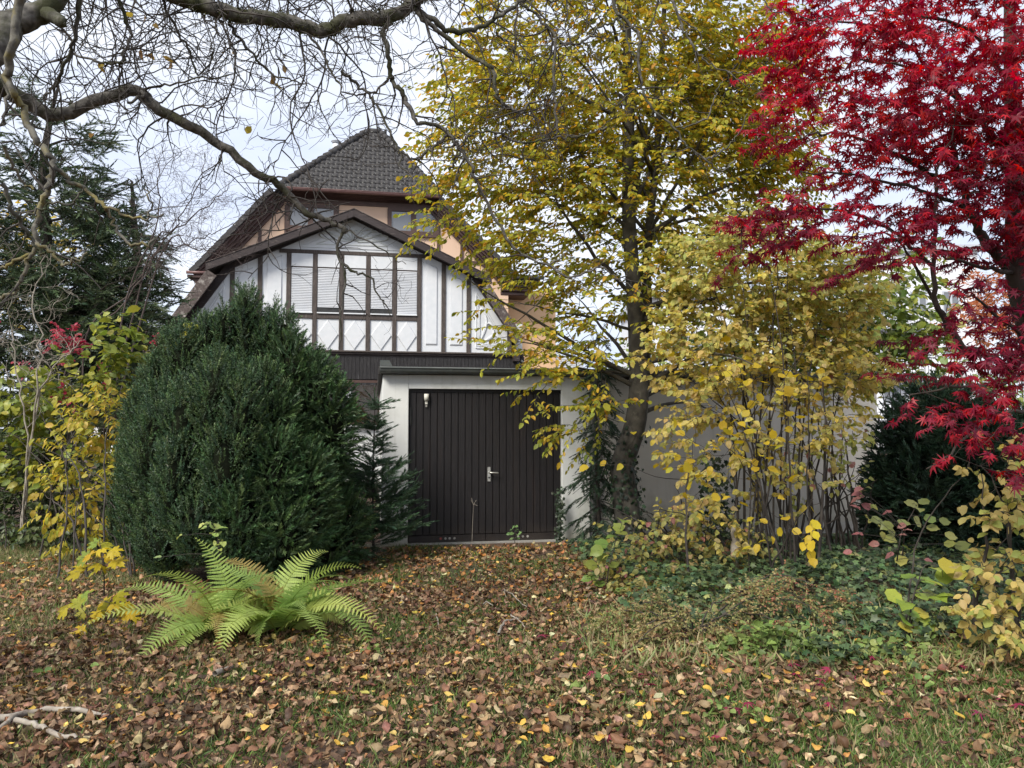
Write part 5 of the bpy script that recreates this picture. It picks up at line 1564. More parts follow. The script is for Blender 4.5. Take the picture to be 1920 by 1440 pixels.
DK = [(0.042, 0.066, 0.034), (0.060, 0.088, 0.042), (0.082, 0.110, 0.048)]
def feather_tree(name, label, base, stem_px, depth, ells, n_spr, tm, palette, size, droop=0.5, twig=0.5, clump=-0.5, seed=1.0, mat=None, hang=0.0):
    """loose evergreen: limbs sweeping out of a trunk, feathery drooping sprays"""
    root = empty(name, base, label, 'tree')
    base = np.array(base, float)
    tr_ = smooth_line([base + (0, 0, -.05)] + [P(x, y, depth) for x, y in stem_px], 5)
    rd_ = np.linspace(0.16, 0.02, len(tr_))
    g = TriGeo(); g.tube(tr_, rd_, 8); g.build('trunk', M['bark_dark'], root, smooth=True)
    sk, sr = [tr_[4:]], [rd_[4:]]
    br = TriGeo()
    cells = in_ellipsoids(ells, 70)
    for c_ in cells:
        k = int(np.argmin(np.abs(tr_[:, 2] - (c_[2] - 0.25 * np.linalg.norm((c_ - base)[:2])))))
        ln = gnarl(smooth_line([tr_[k], tr_[k] * .45 + c_ * .55 + (0, 0, .2), c_], 4), .02)
        r_ = np.linspace(.03, .006, len(ln)); br.tube(ln, r_, 5); sk.append(ln[2:]); sr.append(r_[2:])
    sk, sr = np.concatenate(sk), np.concatenate(sr)
    tg = in_ellipsoids(ells, n_spr, 0.35)
    tg = tg[lump(tg[:, 0] * 1.7, tg[:, 2] * 1.9 + tg[:, 1] * .7, seed) > clump]
    dirs = skeleton_links(br, sk, sr, tg, .010, tip=.003, maxlen=1.2)
    pos, dr = [], []
    for t_, d in zip(tg, dirs):
        o_ = unit((t_ - tr_[np.argmin(np.abs(tr_[:, 2] - t_[2]))]) * (1, 1, .3))
        d = unit(d * .5 + o_ * .8 + rng.normal(0, .3, 3) + (0, 0, .1))
        ln = wander(t_, d, twig * rng.uniform(.6, 1.3), 6, .1, -droop * .12)
        br.tube(ln, np.linspace(.004, .001, 7), 3)
        for q_ in range(1, 7):
            for sgn in (-1, 1):
                dd_ = unit(ln[min(q_ + 1, 6)] - ln[q_ - 1])
                sd = unit(np.cross(dd_, (0, 0, 1.0))) * sgn
                pos.append(ln[q_]); dr.append(unit(dd_ + sd * rng.uniform(.2, 1.0) + rng.normal(0, .2, 3) - (0, 0, hang)))
    br.build('branches', M['bark_dark'], root, kind='stuff')
    pos, dr = np.array(pos), np.array(dr); n_ = len(pos)
    which = rng.integers(len(tm), size=n_); ti = tints(n_, palette, None, .22); s_ = rng.uniform(*size, n_)
    R_ = frames(dr, unit(np.array([0, -.3, 1.0]) + rng.normal(0, .5, (n_, 3))))
    g = TriGeo()
    for k in range(len(tm)):
        w_ = which == k; g.inst(tm[k], pos[w_], R_[w_], s_[w_], ti[w_])
    g.build('foliage', mat or M['needle'], root, kind='stuff')
    NL[name + str(len(NL))] = n_


Dc = 13.5
p_ = P(95, 800, Dc)
feather_tree('cypress_tree', 'tall dark feathery cypress behind lichen-covered branches', (p_[0], Dc, 0), [(95, 700), (90, 500), (80, 330), (95, 220), (110, 160)], Dc,
             [(110, 290, 75, 70, Dc, .7), (60, 380, 110, 80, Dc, .9), (150, 390, 70, 60, Dc - .2, .7), (120, 500, 150, 70, Dc - .2, 1.0), (40, 600, 130, 110, Dc, 1.1), (180, 600, 120, 90, Dc - .3, 1.0), (60, 740, 170, 90, Dc - .1, 1.1), (80, 200, 40, 50, Dc, .4), (20, 470, 60, 90, Dc, .8)],
             1080, FEATH, DK, (.46, .85), clump=-.5, seed=3.3)
p_ = P(262, 800, 14.5)
feather_tree('cypress_tree', 'wispy dark cypress next to the worn roof edge of the house', (p_[0], 14.5, 0), [(255, 650), (258, 500), (250, 400), (248, 340)], 14.5,
             [(235, 400, 28, 45, 14.5, .4), (240, 470, 46, 45, 14.5, .6), (230, 560, 62, 60, 14.3, .7), (200, 640, 70, 55, 14.3, .7), (250, 610, 36, 34, 14.4, .5), (200, 720, 80, 60, 14.3, .8), (228, 350, 14, 26, 14.5, .25)],
             560, FEATH, [(0.045, 0.072, 0.036), (0.062, 0.092, 0.044), (0.085, 0.116, 0.050)], (.42, .8), clump=-.5, seed=5.3)
p_ = G(708, 1060)
conifer('young_spruce', 'young spruce with thin leader beside the white garage pillar', (P(702, 900, 9.2)[0], 9.2, 0), 1.95, lambda f_: (0.66 * (1 - f_) ** .55 if f_ < .5 else .30 * (1 - f_)) + .03, 20, 7, SPR + FLAT[:1], [(0.045, 0.088, 0.044), (0.062, 0.110, 0.054)], 62, (0.5, 0.95), droop=0.0, wr=0.008, trunk_r=0.018, upturn=0.05, flatn=.5)
conifer('hemlock', 'small dark hemlock at the foot of the beech against the white pillar', (P(1125, 900, 9.7)[0], 9.7, 0), 2.8, lambda f_: 0.66 * (1 - f_) ** 0.7 * (0.7 + .3 * min(1, f_ * 4)), 20, 5, FLAT, [(0.036, 0.066, 0.038), (0.050, 0.084, 0.046)], 24, (0.35, 0.75), droop=0.7, wr=0.010, trunk_r=0.03)
# ------------------------------------------------------------------ bare walnut tree reaching over from beyond the frame
w0 = np.array([-5.6, 2.6, 0.0])
walnut = empty('walnut_tree', w0, 'bare lichen-covered old tree with crooked grey boughs overhanging the garden', 'tree')
wt_line = smooth_line([w0 + (0, 0, -.05), w0 + (.05, .05, 1.2), w0 + (.2, .1, 2.3), w0 + (.7, .3, 3.2), w0 + (1.0, .4, 4.6)], 5)
WL = [('trunk', wt_line, np.linspace(.30, .2, len(wt_line)), 'bark_walnut')]


def wl_px(pts, r0_, r1_, mat='bark_walnut', nm='limb', amt=0.006, k=5):
    ln = gnarl(smooth_line([P(*p) for p in pts], k), amt)
    rr_ = np.linspace(r0_, r1_, len(ln)) * (1 + rng.normal(0, .06, len(ln)))
    WL.append((nm, ln, rr_, mat))
    return ln, rr_


fork = wt_line[13]
m1 = gnarl(smooth_line([fork, P(-420, 190, 3.0), P(-160, 150, 3.2), P(-20, 95, 3.4), P(30, 40, 3.5), P(85, 18, 3.55), P(135, -40, 3.6), P(190, -180, 3.7)], 5), .006)
WL.append(('limb', m1, np.interp(np.linspace(0, 1, len(m1)), [0, .5, .75, 1], [.14, .085, .065, .05]), 'bark_walnut'))
st_, sr_ = wl_px([(85, 20, 3.55), (105, 34, 3.5), (122, 46, 3.46)], .045, .030, nm='stub', k=4)
WL[-1] = ('stub', np.concatenate([st_, st_[-1:] + .002, st_[-1:] + .003]), np.concatenate([sr_, [.022, .001]]), 'bark_walnut')
m2 = gnarl(smooth_line([P(135, -40, 3.6), P(230, -55, 3.8), P(330, -8, 4.0), P(385, 12, 4.05), P(450, 28, 4.1), P(530, 38, 4.2), P(600, 56, 4.3), P(660, 36, 4.3), P(720, 34, 4.35), P(772, 10, 4.4), P(800, -20, 4.4), P(860, -120, 4.5)], 6), .006)
WL.append(('limb', m2, np.interp(np.linspace(0, 1, len(m2)), [0, .3, .7, 1], [.056, .054, .054, .036]), 'bark_walnut'))
m3 = gnarl(smooth_line([wt_line[11], P(-500, 330, 2.9), P(-160, 190, 3.6), P(-20, 158, 4.2), P(40, 188, 4.4), P(105, 218, 4.5), P(180, 188, 4.6), P(255, 172, 4.7), P(300, 205, 4.75), P(345, 232, 4.8), P(400, 262, 4.9), P(480, 320, 5.0), P(530, 352, 5.1), P(575, 398, 5.15), P(610, 412, 5.2), P(650, 432, 5.2)], 5), .006)
WL.append(('limb', m3, np.interp(np.linspace(0, 1, len(m3)), [0, .3, .6, .85, 1], [.10, .054, .044, .030, .020]), 'bark_walnut'))
LB = []
for pts, a_, b_, mt in (
    # hanging end of the long bough
    (((650, 432, 5.2), (640, 440, 5.2), (632, 470, 5.2), (648, 510, 5.2), (645, 545, 5.2), (640, 600, 5.2), (635, 655, 5.2)), .018, .006, 'bark_walnut'),
    (((645, 496, 5.2), (668, 512, 5.2), (694, 521, 5.2), (708, 552, 5.2), (724, 572, 5.2), (735, 590, 5.2)), .013, .004, 'bark_walnut'),
    (((650, 432, 5.2), (690, 452, 5.15), (730, 480, 5.1), (760, 496, 5.05)), .010, .003, 'bark_walnut'),
    (((255, 172, 4.7), (270, 176, 4.65), (240, 196, 4.6)), .016, .012, 'bark_walnut'),
    (((262, 170, 4.7), (310, 160, 4.7), (370, 148, 4.7), (430, 142, 4.7)), .012, .006, 'bark_walnut'),
    # lichened bough at the frame's edge
    (((60, -60, 2.9), (35, 0, 3.0), (25, 70, 3.0), (14, 130, 3.05), (22, 165, 3.05), (45, 205, 3.1), (60, 252, 3.1), (88, 285, 3.1), (100, 312, 3.1), (92, 350, 3.1), (78, 385, 3.1), (68, 420, 3.1), (70, 460, 3.1)), .024, .013, 'bark_lichen'),
    (((100, 312, 3.1), (130, 335, 3.15), (160, 358, 3.2), (195, 388, 3.2), (215, 420, 3.25), (240, 455, 3.25), (275, 462, 3.25), (293, 446, 3.25)), .013, .007, 'bark_lichen'),
    (((195, 388, 3.2), (235, 402, 3.2), (270, 408, 3.2), (302, 404, 3.2)), .009, .005, 'bark_lichen'),
    (((278, 406, 3.2), (284, 380, 3.2), (276, 354, 3.2)), .007, .004, 'bark_lichen'),
    (((70, 455, 3.1), (62, 475, 3.1), (30, 490, 3.1), (0, 503, 3.1), (-30, 510, 3.1)), .012, .007, 'bark_lichen'),
    (((70, 458, 3.1), (92, 470, 3.1), (112, 492, 3.1), (135, 494, 3.1), (160, 472, 3.1)), .011, .006, 'bark_lichen'),
    (((64, 474, 3.1), (50, 500, 3.1), (38, 530, 3.1), (18, 552, 3.1), (-10, 562, 3.1)), .012, .008, 'bark_lichen'),
    (((3, 345, 2.9), (22, 390, 2.95), (45, 425, 3.0), (62, 455, 3.05), (80, 478, 3.05)), .012, .008, 'bark_walnut'),
    (((38, 415, 3.0), (70, 395, 3.05), (95, 380, 3.05), (135, 380, 3.05), (158, 352, 3.05)), .008, .004, 'bark_walnut'),
    (((8, 275, 2.9), (22, 310, 2.95), (40, 340, 3.0), (62, 355, 3.0)), .010, .006, 'bark_lichen'),
    # hanging boughs over the middle
    (((743, 31, 4.35), (728, 45, 4.35), (718, 60, 4.35), (728, 98, 4.35), (733, 140, 4.4), (745, 165, 4.4), (762, 185, 4.4), (780, 226, 4.4), (808, 233, 4.4), (842, 250, 4.4), (858, 274, 4.4), (872, 290, 4.4), (886, 316, 4.4), (890, 330, 4.4), (914, 382, 4.45), (940, 428, 4.45), (971, 471, 4.5), (1011, 489, 4.5), (1064, 520, 4.5)), .022, .009, 'bark_walnut'),
    (((1030, 497, 4.5), (1052, 485, 4.5), (1058, 474, 4.5)), .007, .003, 'bark_walnut'),
    (((1064, 520, 4.5), (1100, 512, 4.5), (1127, 502, 4.5), (1150, 518, 4.5), (1170, 530, 4.5), (1203, 549, 4.5)), .009, .003, 'bark_walnut'),
    (((1150, 522, 4.5), (1172, 518, 4.5), (1178, 508, 4.5)), .006, .003, 'bark_walnut'),
    (((842, 250, 4.4), (826, 264, 4.4), (812, 278, 4.4), (790, 292, 4.4), (772, 298, 4.4), (755, 286, 4.4)), .014, .008, 'bark_walnut'),
    (((733, 140, 4.4), (722, 155, 4.4), (700, 172, 4.4), (668, 178, 4.4), (640, 172, 4.4)), .011, .006, 'bark_walnut'),
    (((640, 132, 4.3), (665, 155, 4.35), (695, 180, 4.4), (710, 203, 4.4), (735, 260, 4.4), (750, 285, 4.4), (755, 315, 4.4), (775, 335, 4.4)), .013, .005, 'bark_walnut'),
    (((772, 10, 4.4), (800, 40, 4.4), (832, 66, 4.45), (880, 104, 4.5), (911, 118, 4.5), (924, 135, 4.5), (928, 164, 4.5), (937, 189, 4.5), (962, 205, 4.5), (976, 212, 4.5), (988, 197, 4.5), (1022, 184, 4.5), (1040, 168, 4.5)), .022, .008, 'bark_walnut'),
    (((772, 12, 4.4), (815, 40, 4.45), (850, 60, 4.5), (900, 50, 4.6), (940, 28, 4.6), (975, 6, 4.6), (1010, -20, 4.6)), .026, .016, 'bark_walnut'),
    (((975, 6, 4.6), (1000, 22, 4.6), (1022, 45, 4.6), (1042, 72, 4.6), (1040, 110, 4.6), (1038, 160, 4.6), (1043, 215, 4.6), (1045, 255, 4.6)), .014, .010, 'bark_walnut'),
    (((841, 318, 4.5), (850, 305, 4.5), (862, 285, 4.5), (872, 262, 4.5), (889, 250, 4.5), (932, 248, 4.5), (955, 260, 4.55), (976, 268, 4.55), (1010, 264, 4.6), (1045, 256, 4.6), (1080, 257, 4.6), (1100, 250, 4.6), (1138, 238, 4.6)), .010, .008, 'bark_walnut'),
    (((938, 250, 4.5), (946, 243, 4.5), (950, 237, 4.5)), .008, .005, 'bark_walnut'),
    (((930, 60, 4.55), (950, 80, 4.6), (970, 100, 4.6), (985, 112, 4.6), (1010, 105, 4.6), (1035, 112, 4.6)), .010, .005, 'bark_walnut'),
    # boughs before the beech
    (((1140, -60, 4.8), (1151, 5, 4.8), (1163, 31, 4.8), (1192, 54, 4.8), (1201, 77, 4.8), (1196, 113, 4.8), (1202, 148, 4.8), (1210, 184, 4.8), (1234, 215, 4.8), (1267, 239, 4.8), (1282, 265, 4.8), (1322, 298, 4.8), (1340, 315, 4.8), (1356, 319, 4.8), (1379, 298, 4.8)), .016, .006, 'bark_walnut'),
    (((1325, 298, 4.8), (1345, 290, 4.8), (1368, 272, 4.8), (1386, 248, 4.8), (1400, 212, 4.8)), .009, .004, 'bark_walnut'),
    (((1267, 239, 4.8), (1300, 234, 4.8), (1330, 214, 4.8), (1341, 177, 4.8), (1358, 146, 4.8)), .009, .004, 'bark_walnut'),
    (((1250, -60, 4.9), (1270, 24, 4.9), (1287, 64, 4.9), (1300, 88, 4.9), (1317, 110, 4.9), (1345, 129, 4.9), (1372, 134, 4.9), (1399, 139, 4.9)), .013, .005, 'bark_walnut'),
    (((1366, 133, 4.9), (1390, 156, 4.9), (1412, 160, 4.9)), .006, .003, 'bark_walnut'),
    (((1272, 30, 4.9), (1295, 48, 4.9), (1310, 60, 4.9), (1325, 90, 4.9), (1345, 108, 4.9)), .008, .004, 'bark_walnut'),
    (((1160, 30, 4.8), (1172, 60, 4.8), (1185, 100, 4.8), (1192, 112, 4.8)), .010, .006, 'bark_walnut'),
    (((1163, 33, 4.8), (1140, 45, 4.8), (1110, 60, 4.8), (1092, 78, 4.8), (1050, 86, 4.7)), .011, .010, 'bark_walnut'),
    (((1092, 78, 4.8), (1110, 98, 4.8), (1130, 125, 4.8), (1135, 150, 4.8), (1150, 185, 4.8), (1175, 215, 4.8)), .008, .003, 'bark_walnut'),
    # upper boughs above the frame whose twigs hang into view
    (((150, -20, 3.6), (142, 60, 3.7), (125, 120, 3.75), (105, 155, 3.8), (80, 182, 3.8)), .016, .009, 'bark_walnut'),
    (((205, -30, 3.8), (232, 25, 3.85), (246, 65, 3.9), (232, 100, 3.9), (225, 118, 3.9), (180, 114, 3.9), (130, 97, 3.9)), .014, .008, 'bark_walnut'),
    (((300, -10, 4.0), (330, 55, 4.1), (355, 95, 4.2), (372, 140, 4.2), (400, 100, 4.2), (398, 85, 4.2)), .012, .004, 'bark_walnut'),
    (((420, 20, 4.1), (440, 60, 4.2), (470, 95, 4.2), (500, 132, 4.25), (540, 148, 4.25), (575, 158, 4.3)), .013, .005, 'bark_walnut'),
    (((560, 45, 4.25), (600, 90, 4.3), (620, 130, 4.3), (640, 165, 4.3), (655, 210, 4.3)), .011, .004, 'bark_walnut'),
    (((-30, 80, 3.2), (5, 140, 3.2), (12, 200, 3.2), (0, 250, 3.2)), .014, .008, 'bark_walnut'),
    (((1425, -20, 4.9), (1438, 12, 4.9), (1452, 22, 4.9), (1478, 24, 4.9)), .008, .003, 'bark_walnut'),
):
    ln, rr_ = wl_px(pts, a_, b_, mt)
    LB.append((ln, rr_, pts))
for nm, ln, rr_, mt in WL:
    rr_ = np.asarray(rr_) * (.76 if nm != 'trunk' else 1.0)
    g = TriGeo(); g.tube(ln, rr_, 10 if rr_[0] > .03 else 6)
    g.build(nm, M[mt], walnut, smooth=True)

# moss on the heavy bough: short tufts
g = TriGeo()
sel = [k for k in range(len(m2)) if 14 < k < 62]
mp, md = [], []
for k in sel:
    for _ in range(36):
        a_ = rng.uniform(0, 6.28); dv = np.array([0.1 * rng.normal(), math.cos(a_), math.sin(a_)])
        if lump(k * .35, a_ * .8, 2.0) > -.1:
            mp.append(m2[k] + dv * .046 + (rng.uniform(-.03, .03), 0, 0)); md.append(unit(dv + rng.normal(0, .4, 3) + (0, 0, -.1)))
mp, md = np.array(mp), np.array(md)
g.inst((np.array([(-.2, 0, 0), (.2, 0, 0), (0, 1, 0), (0, 0, -.2), (0, 0, .2), (0, .9, .1)], float), np.array([(0, 1, 2), (3, 4, 5)])), mp, frames(md, rand_dirs(len(mp))), rng.uniform(.010, .026, len(mp)), tints(len(mp), [(0.05, 0.055, 0.012), (0.035, 0.04, 0.012), (0.09, 0.085, 0.02)]))
g.build('moss', M['needle'], walnut, kind='stuff')

# twigs: zigzag, pendulous, with short spurs
twg = TriGeo()
TW = []


def twig(p, d, L_, r_, level, hang):
    n_ = max(3, int(L_ / 0.06))
    pts = [p]; q_ = p; dd_ = unit(d)
    for k in range(n_):
        dd_ = unit(dd_ + rng.normal(0, .30, 3) * (1, .6, 1) + np.array([0, 0, hang]))
        q_ = q_ + dd_ * (L_ / n_); pts.append(q_)
    pts = np.array(pts)
    TW.append((pts, r_))
    if level > 0:
        for k in range(1, n_ + 1):
            if rng.random() < (.62 if level > 1 else .5):
                sd = unit(rng.normal(size=3) * (1, .7, 1)); sd = unit(sd - dd_ * (sd @ dd_) * .6)
                d2 = unit(unit(pts[k] - pts[k - 1]) * .6 + sd * .9)
                twig(pts[k], d2, L_ * rng.uniform(.22, .5) if level > 1 else rng.uniform(.04, .16), r_ * .6, level - 1, hang * rng.uniform(-.6, 1.3))


def sow(ln, rr_, n_, L0, L1, hang, level=2, lo=.2, hi=1.0, bias=(0.1, 0, -0.3)):
    for _ in range(n_):
        t = rng.uniform(lo, hi); i_ = min(int(t * (len(ln) - 1)), len(ln) - 2)
        d = unit(np.array([rng.normal(0, 1), rng.normal(0, .6), rng.normal(0, .7)]) + bias)
        twig(ln[i_] * .5 + ln[i_ + 1] * .5, d, rng.uniform(L0, L1), min(rr_[i_] * .5, .0068), level, hang)


sow(m2, np.full(len(m2), .02), 21, .45, 1.15, -.10, lo=.08)
sow(m3, np.full(len(m3), .016), 26, .25, .75, -.02, lo=.3, bias=(.2, 0, .1))
for ln, rr_, pts in LB:
    L_ = np.linalg.norm(np.diff(ln, axis=0), axis=1).sum()
    right = pts[0][0] > 1080
    low = pts[-1][1] > 380
    lich = pts[0][0] < 300 and pts[-1][1] > 330
    sow(ln, rr_, int(L_ * (3.0 if right else 2.2 if lich else 4.0 if low else 9)) + 1, .12, .30 if (low or right) else .5, -.03, level=1 if lich else 2, lo=.25)
hidden = [([(-200, -150, 3.6), (60, -120, 3.8), (300, -110, 4.0), (600, -100, 4.3), (900, -110, 4.6)], 29, .5, 1.05), ([(-60, -40, 4.2), (140, -60, 4.5), (380, -70, 4.8), (560, -60, 5.0)], 26, .5, 1.25),
          ([(600, -60, 5.0), (800, -60, 5.2), (1050, -60, 5.2), (1350, -70, 5.2)], 20, .3, .8)]
for pts, n_, L0, L1 in hidden:
    ln = smooth_line([P(*p) for p in pts], 6)
    g = TriGeo(); g.tube(ln, np.linspace(.03, .015, len(ln)), 6); g.build('limb', M['bark_walnut'], walnut, smooth=True)
    sow(ln, np.full(len(ln), .014), n_, L0, L1, -.09, lo=0, bias=(.25, 0, -.9))
for pts, r_ in TW:
    twg.tube(pts, np.linspace(r_, max(.0012, r_ * .35), len(pts)), 4 if r_ > .004 else 3)
twg.build('twigs', M['twig'], walnut, kind='stuff')
NL['twig'] = len(TW)
# the last few withered leaves still hanging
lpx = [(250, 25, 4), (270, 26, 4), (288, 45, 4), (285, 100, 4.2), (288, 108, 4.2), (305, 105, 4.2), (318, 118, 4.2), (185, 115, 3.9), (190, 118, 3.9), (420, 102, 4.3), (434, 100, 4.3), (528, 100, 4.3), (530, 122, 4.3), (508, 158, 4.3), (520, 155, 4.3), (172, 250, 4.2), (264, 92, 4.2), (471, 237, 4.8)]
pos = np.array([P(*p) for p in lpx]); dr = unit(rng.normal(size=(len(pos), 3)) * (1, .5, .6) + (0, 0, -.5))
foliage(walnut, M['leaf'], LANCE + OVAL6, pos, frames(dr, rand_dirs(len(pos))), rng.uniform(.04, .07, len(pos)), tints(len(pos), [(.44, .33, .06), (.38, .25, .06), (.26, .15, .06)]), 40)

# ------------------------------------------------------------------ thin bare birch far behind the cypress
def bare_shrub(name, label, base, limb_px, depth, n_, L0, L1, mat, cat='tree', r0_=.02):
    root = empty(name, base, label, cat)
    tw = TriGeo()
    global TW
    TW = []
    for pts in limb_px:
        ln = gnarl(smooth_line([np.array(base)] + [P(x, y, depth) for x, y in pts], 5), .02)
        rd_ = np.linspace(r0_, .006, len(ln)); g = TriGeo(); g.tube(ln, rd_, 5); g.build('limb', M[mat], root, smooth=True)
        sow(ln, rd_, n_, L0, L1, .01, 2, .35, 1.0, (.1, 0, .35))
    for pts, r_ in TW:
        tw.tube(pts, np.linspace(min(r_, .006), .0016, len(pts)), 3)
    tw.build('twigs', M[mat], root, kind='stuff')


bp = P(170, 800, 12.0)
bare_shrub('bare_birch', 'leafless young tree with fine reddish twigs in front of the sky by the house', (bp[0], 12.0, 0),
           [((120, 700), (240, 560), (300, 475), (340, 462), (390, 440), (440, 420)), ((160, 650), (250, 540), (310, 450), (345, 400), (380, 330), (385, 290)), ((240, 560), (290, 430), (300, 340), (290, 290)), ((300, 480), (370, 470), (420, 480)), ((270, 500), (330, 430), (400, 380), (430, 350))], 12.0, 20, .35, .95, 'twig_red', 'tree', .016)
bp = P(40, 960, 10.0)
bare_shrub('bare_elder', 'bare pale-twigged shrub in front of the dark cypress', (bp[0], 10.0, 0), [((60, 800), (75, 650), (65, 560), (80, 480)), ((70, 760), (110, 680), (150, 640)), ((50, 820), (30, 700), (20, 620))], 9.6, 10, .3, .7, 'dead_wood', 'shrub', .014)
bp = P(75, 800, 4.2)

# ------------------------------------------------------------------ shrubs at the garden's edge beyond the yew
multi_stem('lime_shrub', 'lime green large-leaved shrub climbing in front of the dark cypress', 'shrub', (150, 1040),
           [(215, 645, 55, 40, 10.2, .4), (170, 700, 65, 40, 10.2, .4), (60, 720, 60, 40, 10.3, .4), (130, 740, 90, 40, 10.2, .4), (40, 800, 70, 50, 10.3, .4), (70, 870, 60, 60, 10.2, .4), (20, 740, 50, 60, 10.3, .4), (240, 680, 40, 60, 10.3, .3)],
           190, 10, OVAL6 + ROUND[:1], [(0.22, 0.27, 0.045), (0.30, 0.32, 0.05), (0.36, 0.35, 0.055), (0.15, 0.20, 0.04)], None, (.10, .16), M['leaf_green'], M['twig'], 250, (4, 8), seed=3.9, clump=-.5, spray=(.2, .4))
multi_stem('yellow_shrub', 'glowing yellow narrow-leaved shrub pressed against the yew', 'shrub', (190, 1080),
           [(185, 800, 55, 55, 9.2, .35), (140, 850, 60, 50, 9.2, .35), (190, 900, 50, 60, 9.1, .35), (120, 930, 50, 50, 9.1, .3), (180, 970, 50, 50, 9.0, .3), (200, 760, 40, 40, 9.3, .3), (160, 1010, 45, 35, 8.9, .25)],
           170, 10, LANCE + OVAL6[:2], [(0.50, 0.40, 0.05), (0.44, 0.40, 0.06), (0.56, 0.42, 0.09), (0.36, 0.36, 0.06)], None, (.07, .11), M['leaf'], M['twig'], 300, (6, 11), seed=1.2, clump=-.6, droop=.5, spray=(.18, .4))
multi_stem('spindle_shrub', 'crimson leaved shrub glimpsed between the dark cypresses', 'shrub', (150, 960),
           [(132, 645, 22, 30, 11.0, .2), (190, 705, 10, 20, 11.0, .1), (130, 755, 22, 8, 10.0, .1), (75, 685, 14, 6, 11.0, .1), (5, 620, 6, 20, 11.0, .1), (285, 650, 12, 8, 11.8, .1)],
           48, 6, OVAL4, [(0.40, 0.05, 0.09), (0.32, 0.045, 0.075), (0.46, 0.09, 0.10)], None, (.05, .08), M['leaf_red'], M['bark_dark'], 60, (8, 12), spray=(.1, .25), base=(P(140, 800, 11.5)[0], 11.5, 0), clump=-2)
multi_stem('yellow_maple', 'yellow-leaved tree far behind the cypress trunk', 'tree', (20, 940),
           [(20, 430, 60, 60, 19, 1.0), (60, 480, 60, 50, 19, 1.0), (10, 560, 60, 60, 19, 1.0), (110, 440, 40, 40, 19, .8)],
           160, 5, OVAL4, [(0.46, 0.40, 0.06), (0.40, 0.30, 0.05), (0.50, 0.36, 0.05)], None, (.11, .16), M['leaf'], M['bark_dark'], 0, (9, 14), base=(P(20, 800, 19)[0], 19, 0), clump=-.7, spray=(.5, .9), linkr=.012, rstem=.05)
multi_stem('copper_tree', 'copper orange tree glowing behind the maple trunk', 'tree', (1890, 900),
           [(1885, 540, 45, 60, 24, 1.2), (1860, 600, 60, 40, 24, 1.2), (1900, 620, 60, 50, 24, 1.2)],
           260, 6, OVAL4, [(0.46, 0.16, 0.07), (0.40, 0.13, 0.06), (0.52, 0.22, 0.09)], None, (.10, .15), M['leaf'], M['bark_dark'], 0, (10, 16), base=(P(1890, 800, 24)[0], 24, 0), clump=-.9, spray=(.5, .9), linkr=.015, rstem=.06)
multi_stem('laurel_hedge', 'bright green hedge seen over the wall behind the beech', 'hedge', (1240, 900),
           [(1240, 690, 60, 50, 17, .8), (1340, 700, 80, 40, 17, .8), (1780, 740, 90, 50, 15, .8), (1880, 740, 80, 60, 15, .8), (1480, 720, 140, 40, 16, .8), (2250, 840, 260, 110, 13, .9), (2050, 800, 120, 90, 14, .9)],
           520, 8, OVAL4, [(0.17, 0.22, 0.05), (0.24, 0.27, 0.07), (0.12, 0.17, 0.04)], None, (.09, .14), M['leaf_green'], M['bark_dark'], 0, (10, 15), base=(P(1400, 800, 16)[0], 16, 0), clump=-.9, spray=(.4, .8))
multi_stem('privet_hedge', 'shadowy green undergrowth hedge closing the lawn by the cypress', 'hedge', (90, 1060),
           [(30, 960, 110, 70, 10.6, .5), (130, 970, 80, 70, 10.4, .5), (60, 1020, 130, 40, 10.1, .4), (200, 940, 60, 120, 10.6, .4), (-60, 900, 90, 130, 10.8, .5), (260, 820, 50, 150, 11, .5), (230, 720, 40, 60, 11, .4)],
           900, 16, OVAL4, [(0.055, 0.085, 0.03), (0.08, 0.11, 0.035), (0.11, 0.13, 0.04), (0.04, 0.065, 0.025)], None, (.06, .10), M['leaf_green'], M['bark_dark'], 100, (8, 13), base=(P(90, 1040, 10.4)[0], 10.4, 0), clump=-.8, base_spread=.9)
multi_stem('yellow_sprig', 'small bright yellow sprig rising from the yew top by the roof edge', 'plant', (350, 1080),
           [(348, 625, 14, 22, 8.6, .05), (352, 655, 20, 14, 8.6, .05)], 12, 2, OVAL6, [(0.46, 0.42, 0.05), (0.38, 0.40, 0.05)], None, (.07, .10), M['leaf'], M['twig'], 100, (5, 8), base=(P(350, 800, 8.6)[0], 8.6, 0), clump=-3, spray=(.1, .2))
# back planting closing the view between tree trunks behind the garden
multi_stem('ivy_thicket', 'dark leafy thicket under the cypress beside the house', 'bush', (240, 940),
           [(300, 760, 60, 80, 12.5, .6), (230, 820, 80, 90, 12, .6), (120, 830, 120, 90, 12.2, .7), (0, 830, 120, 100, 12.4, .7), (690, 930, 30, 40, 11.5, .3)],
           620, 8, OVAL4, [(0.05, 0.075, 0.03), (0.075, 0.10, 0.03), (0.10, 0.12, 0.035)], None, (.07, .11), M['leaf_green'], M['bark_dark'], 0, (9, 14), base=(P(150, 800, 12.2)[0], 12.2, 0), clump=-1.2, base_spread=1.2)

# ------------------------------------------------------------------ fern
fbase = G(480, 1190)
fern = empty('fern', fbase, 'big pale green fern spreading its fronds over brown leaves', 'fern')


def pinna_template(n_, w, r_):
    V, T = [], []
    for k in range(n_):
        x0, x1 = k / n_, (k + 1) / n_
        for s_ in (1, -1):
            b_ = len(V)
            ww = w * (1 - ((k + .5) / n_) ** 1.6) ** .6 * (1 + r_.normal(0, .05))
            V += [(0, x0, 0), (0, x1 + .01, 0), (s_ * ww, (x0 + x1) / 2 + .55 / n_, -.01), (s_ * ww * .75, x0 + .25 / n_, .0)]
            T += [(b_, b_ + 1, b_ + 2), (b_, b_ + 2, b_ + 3)]
    return np.array(V), np.array(T)


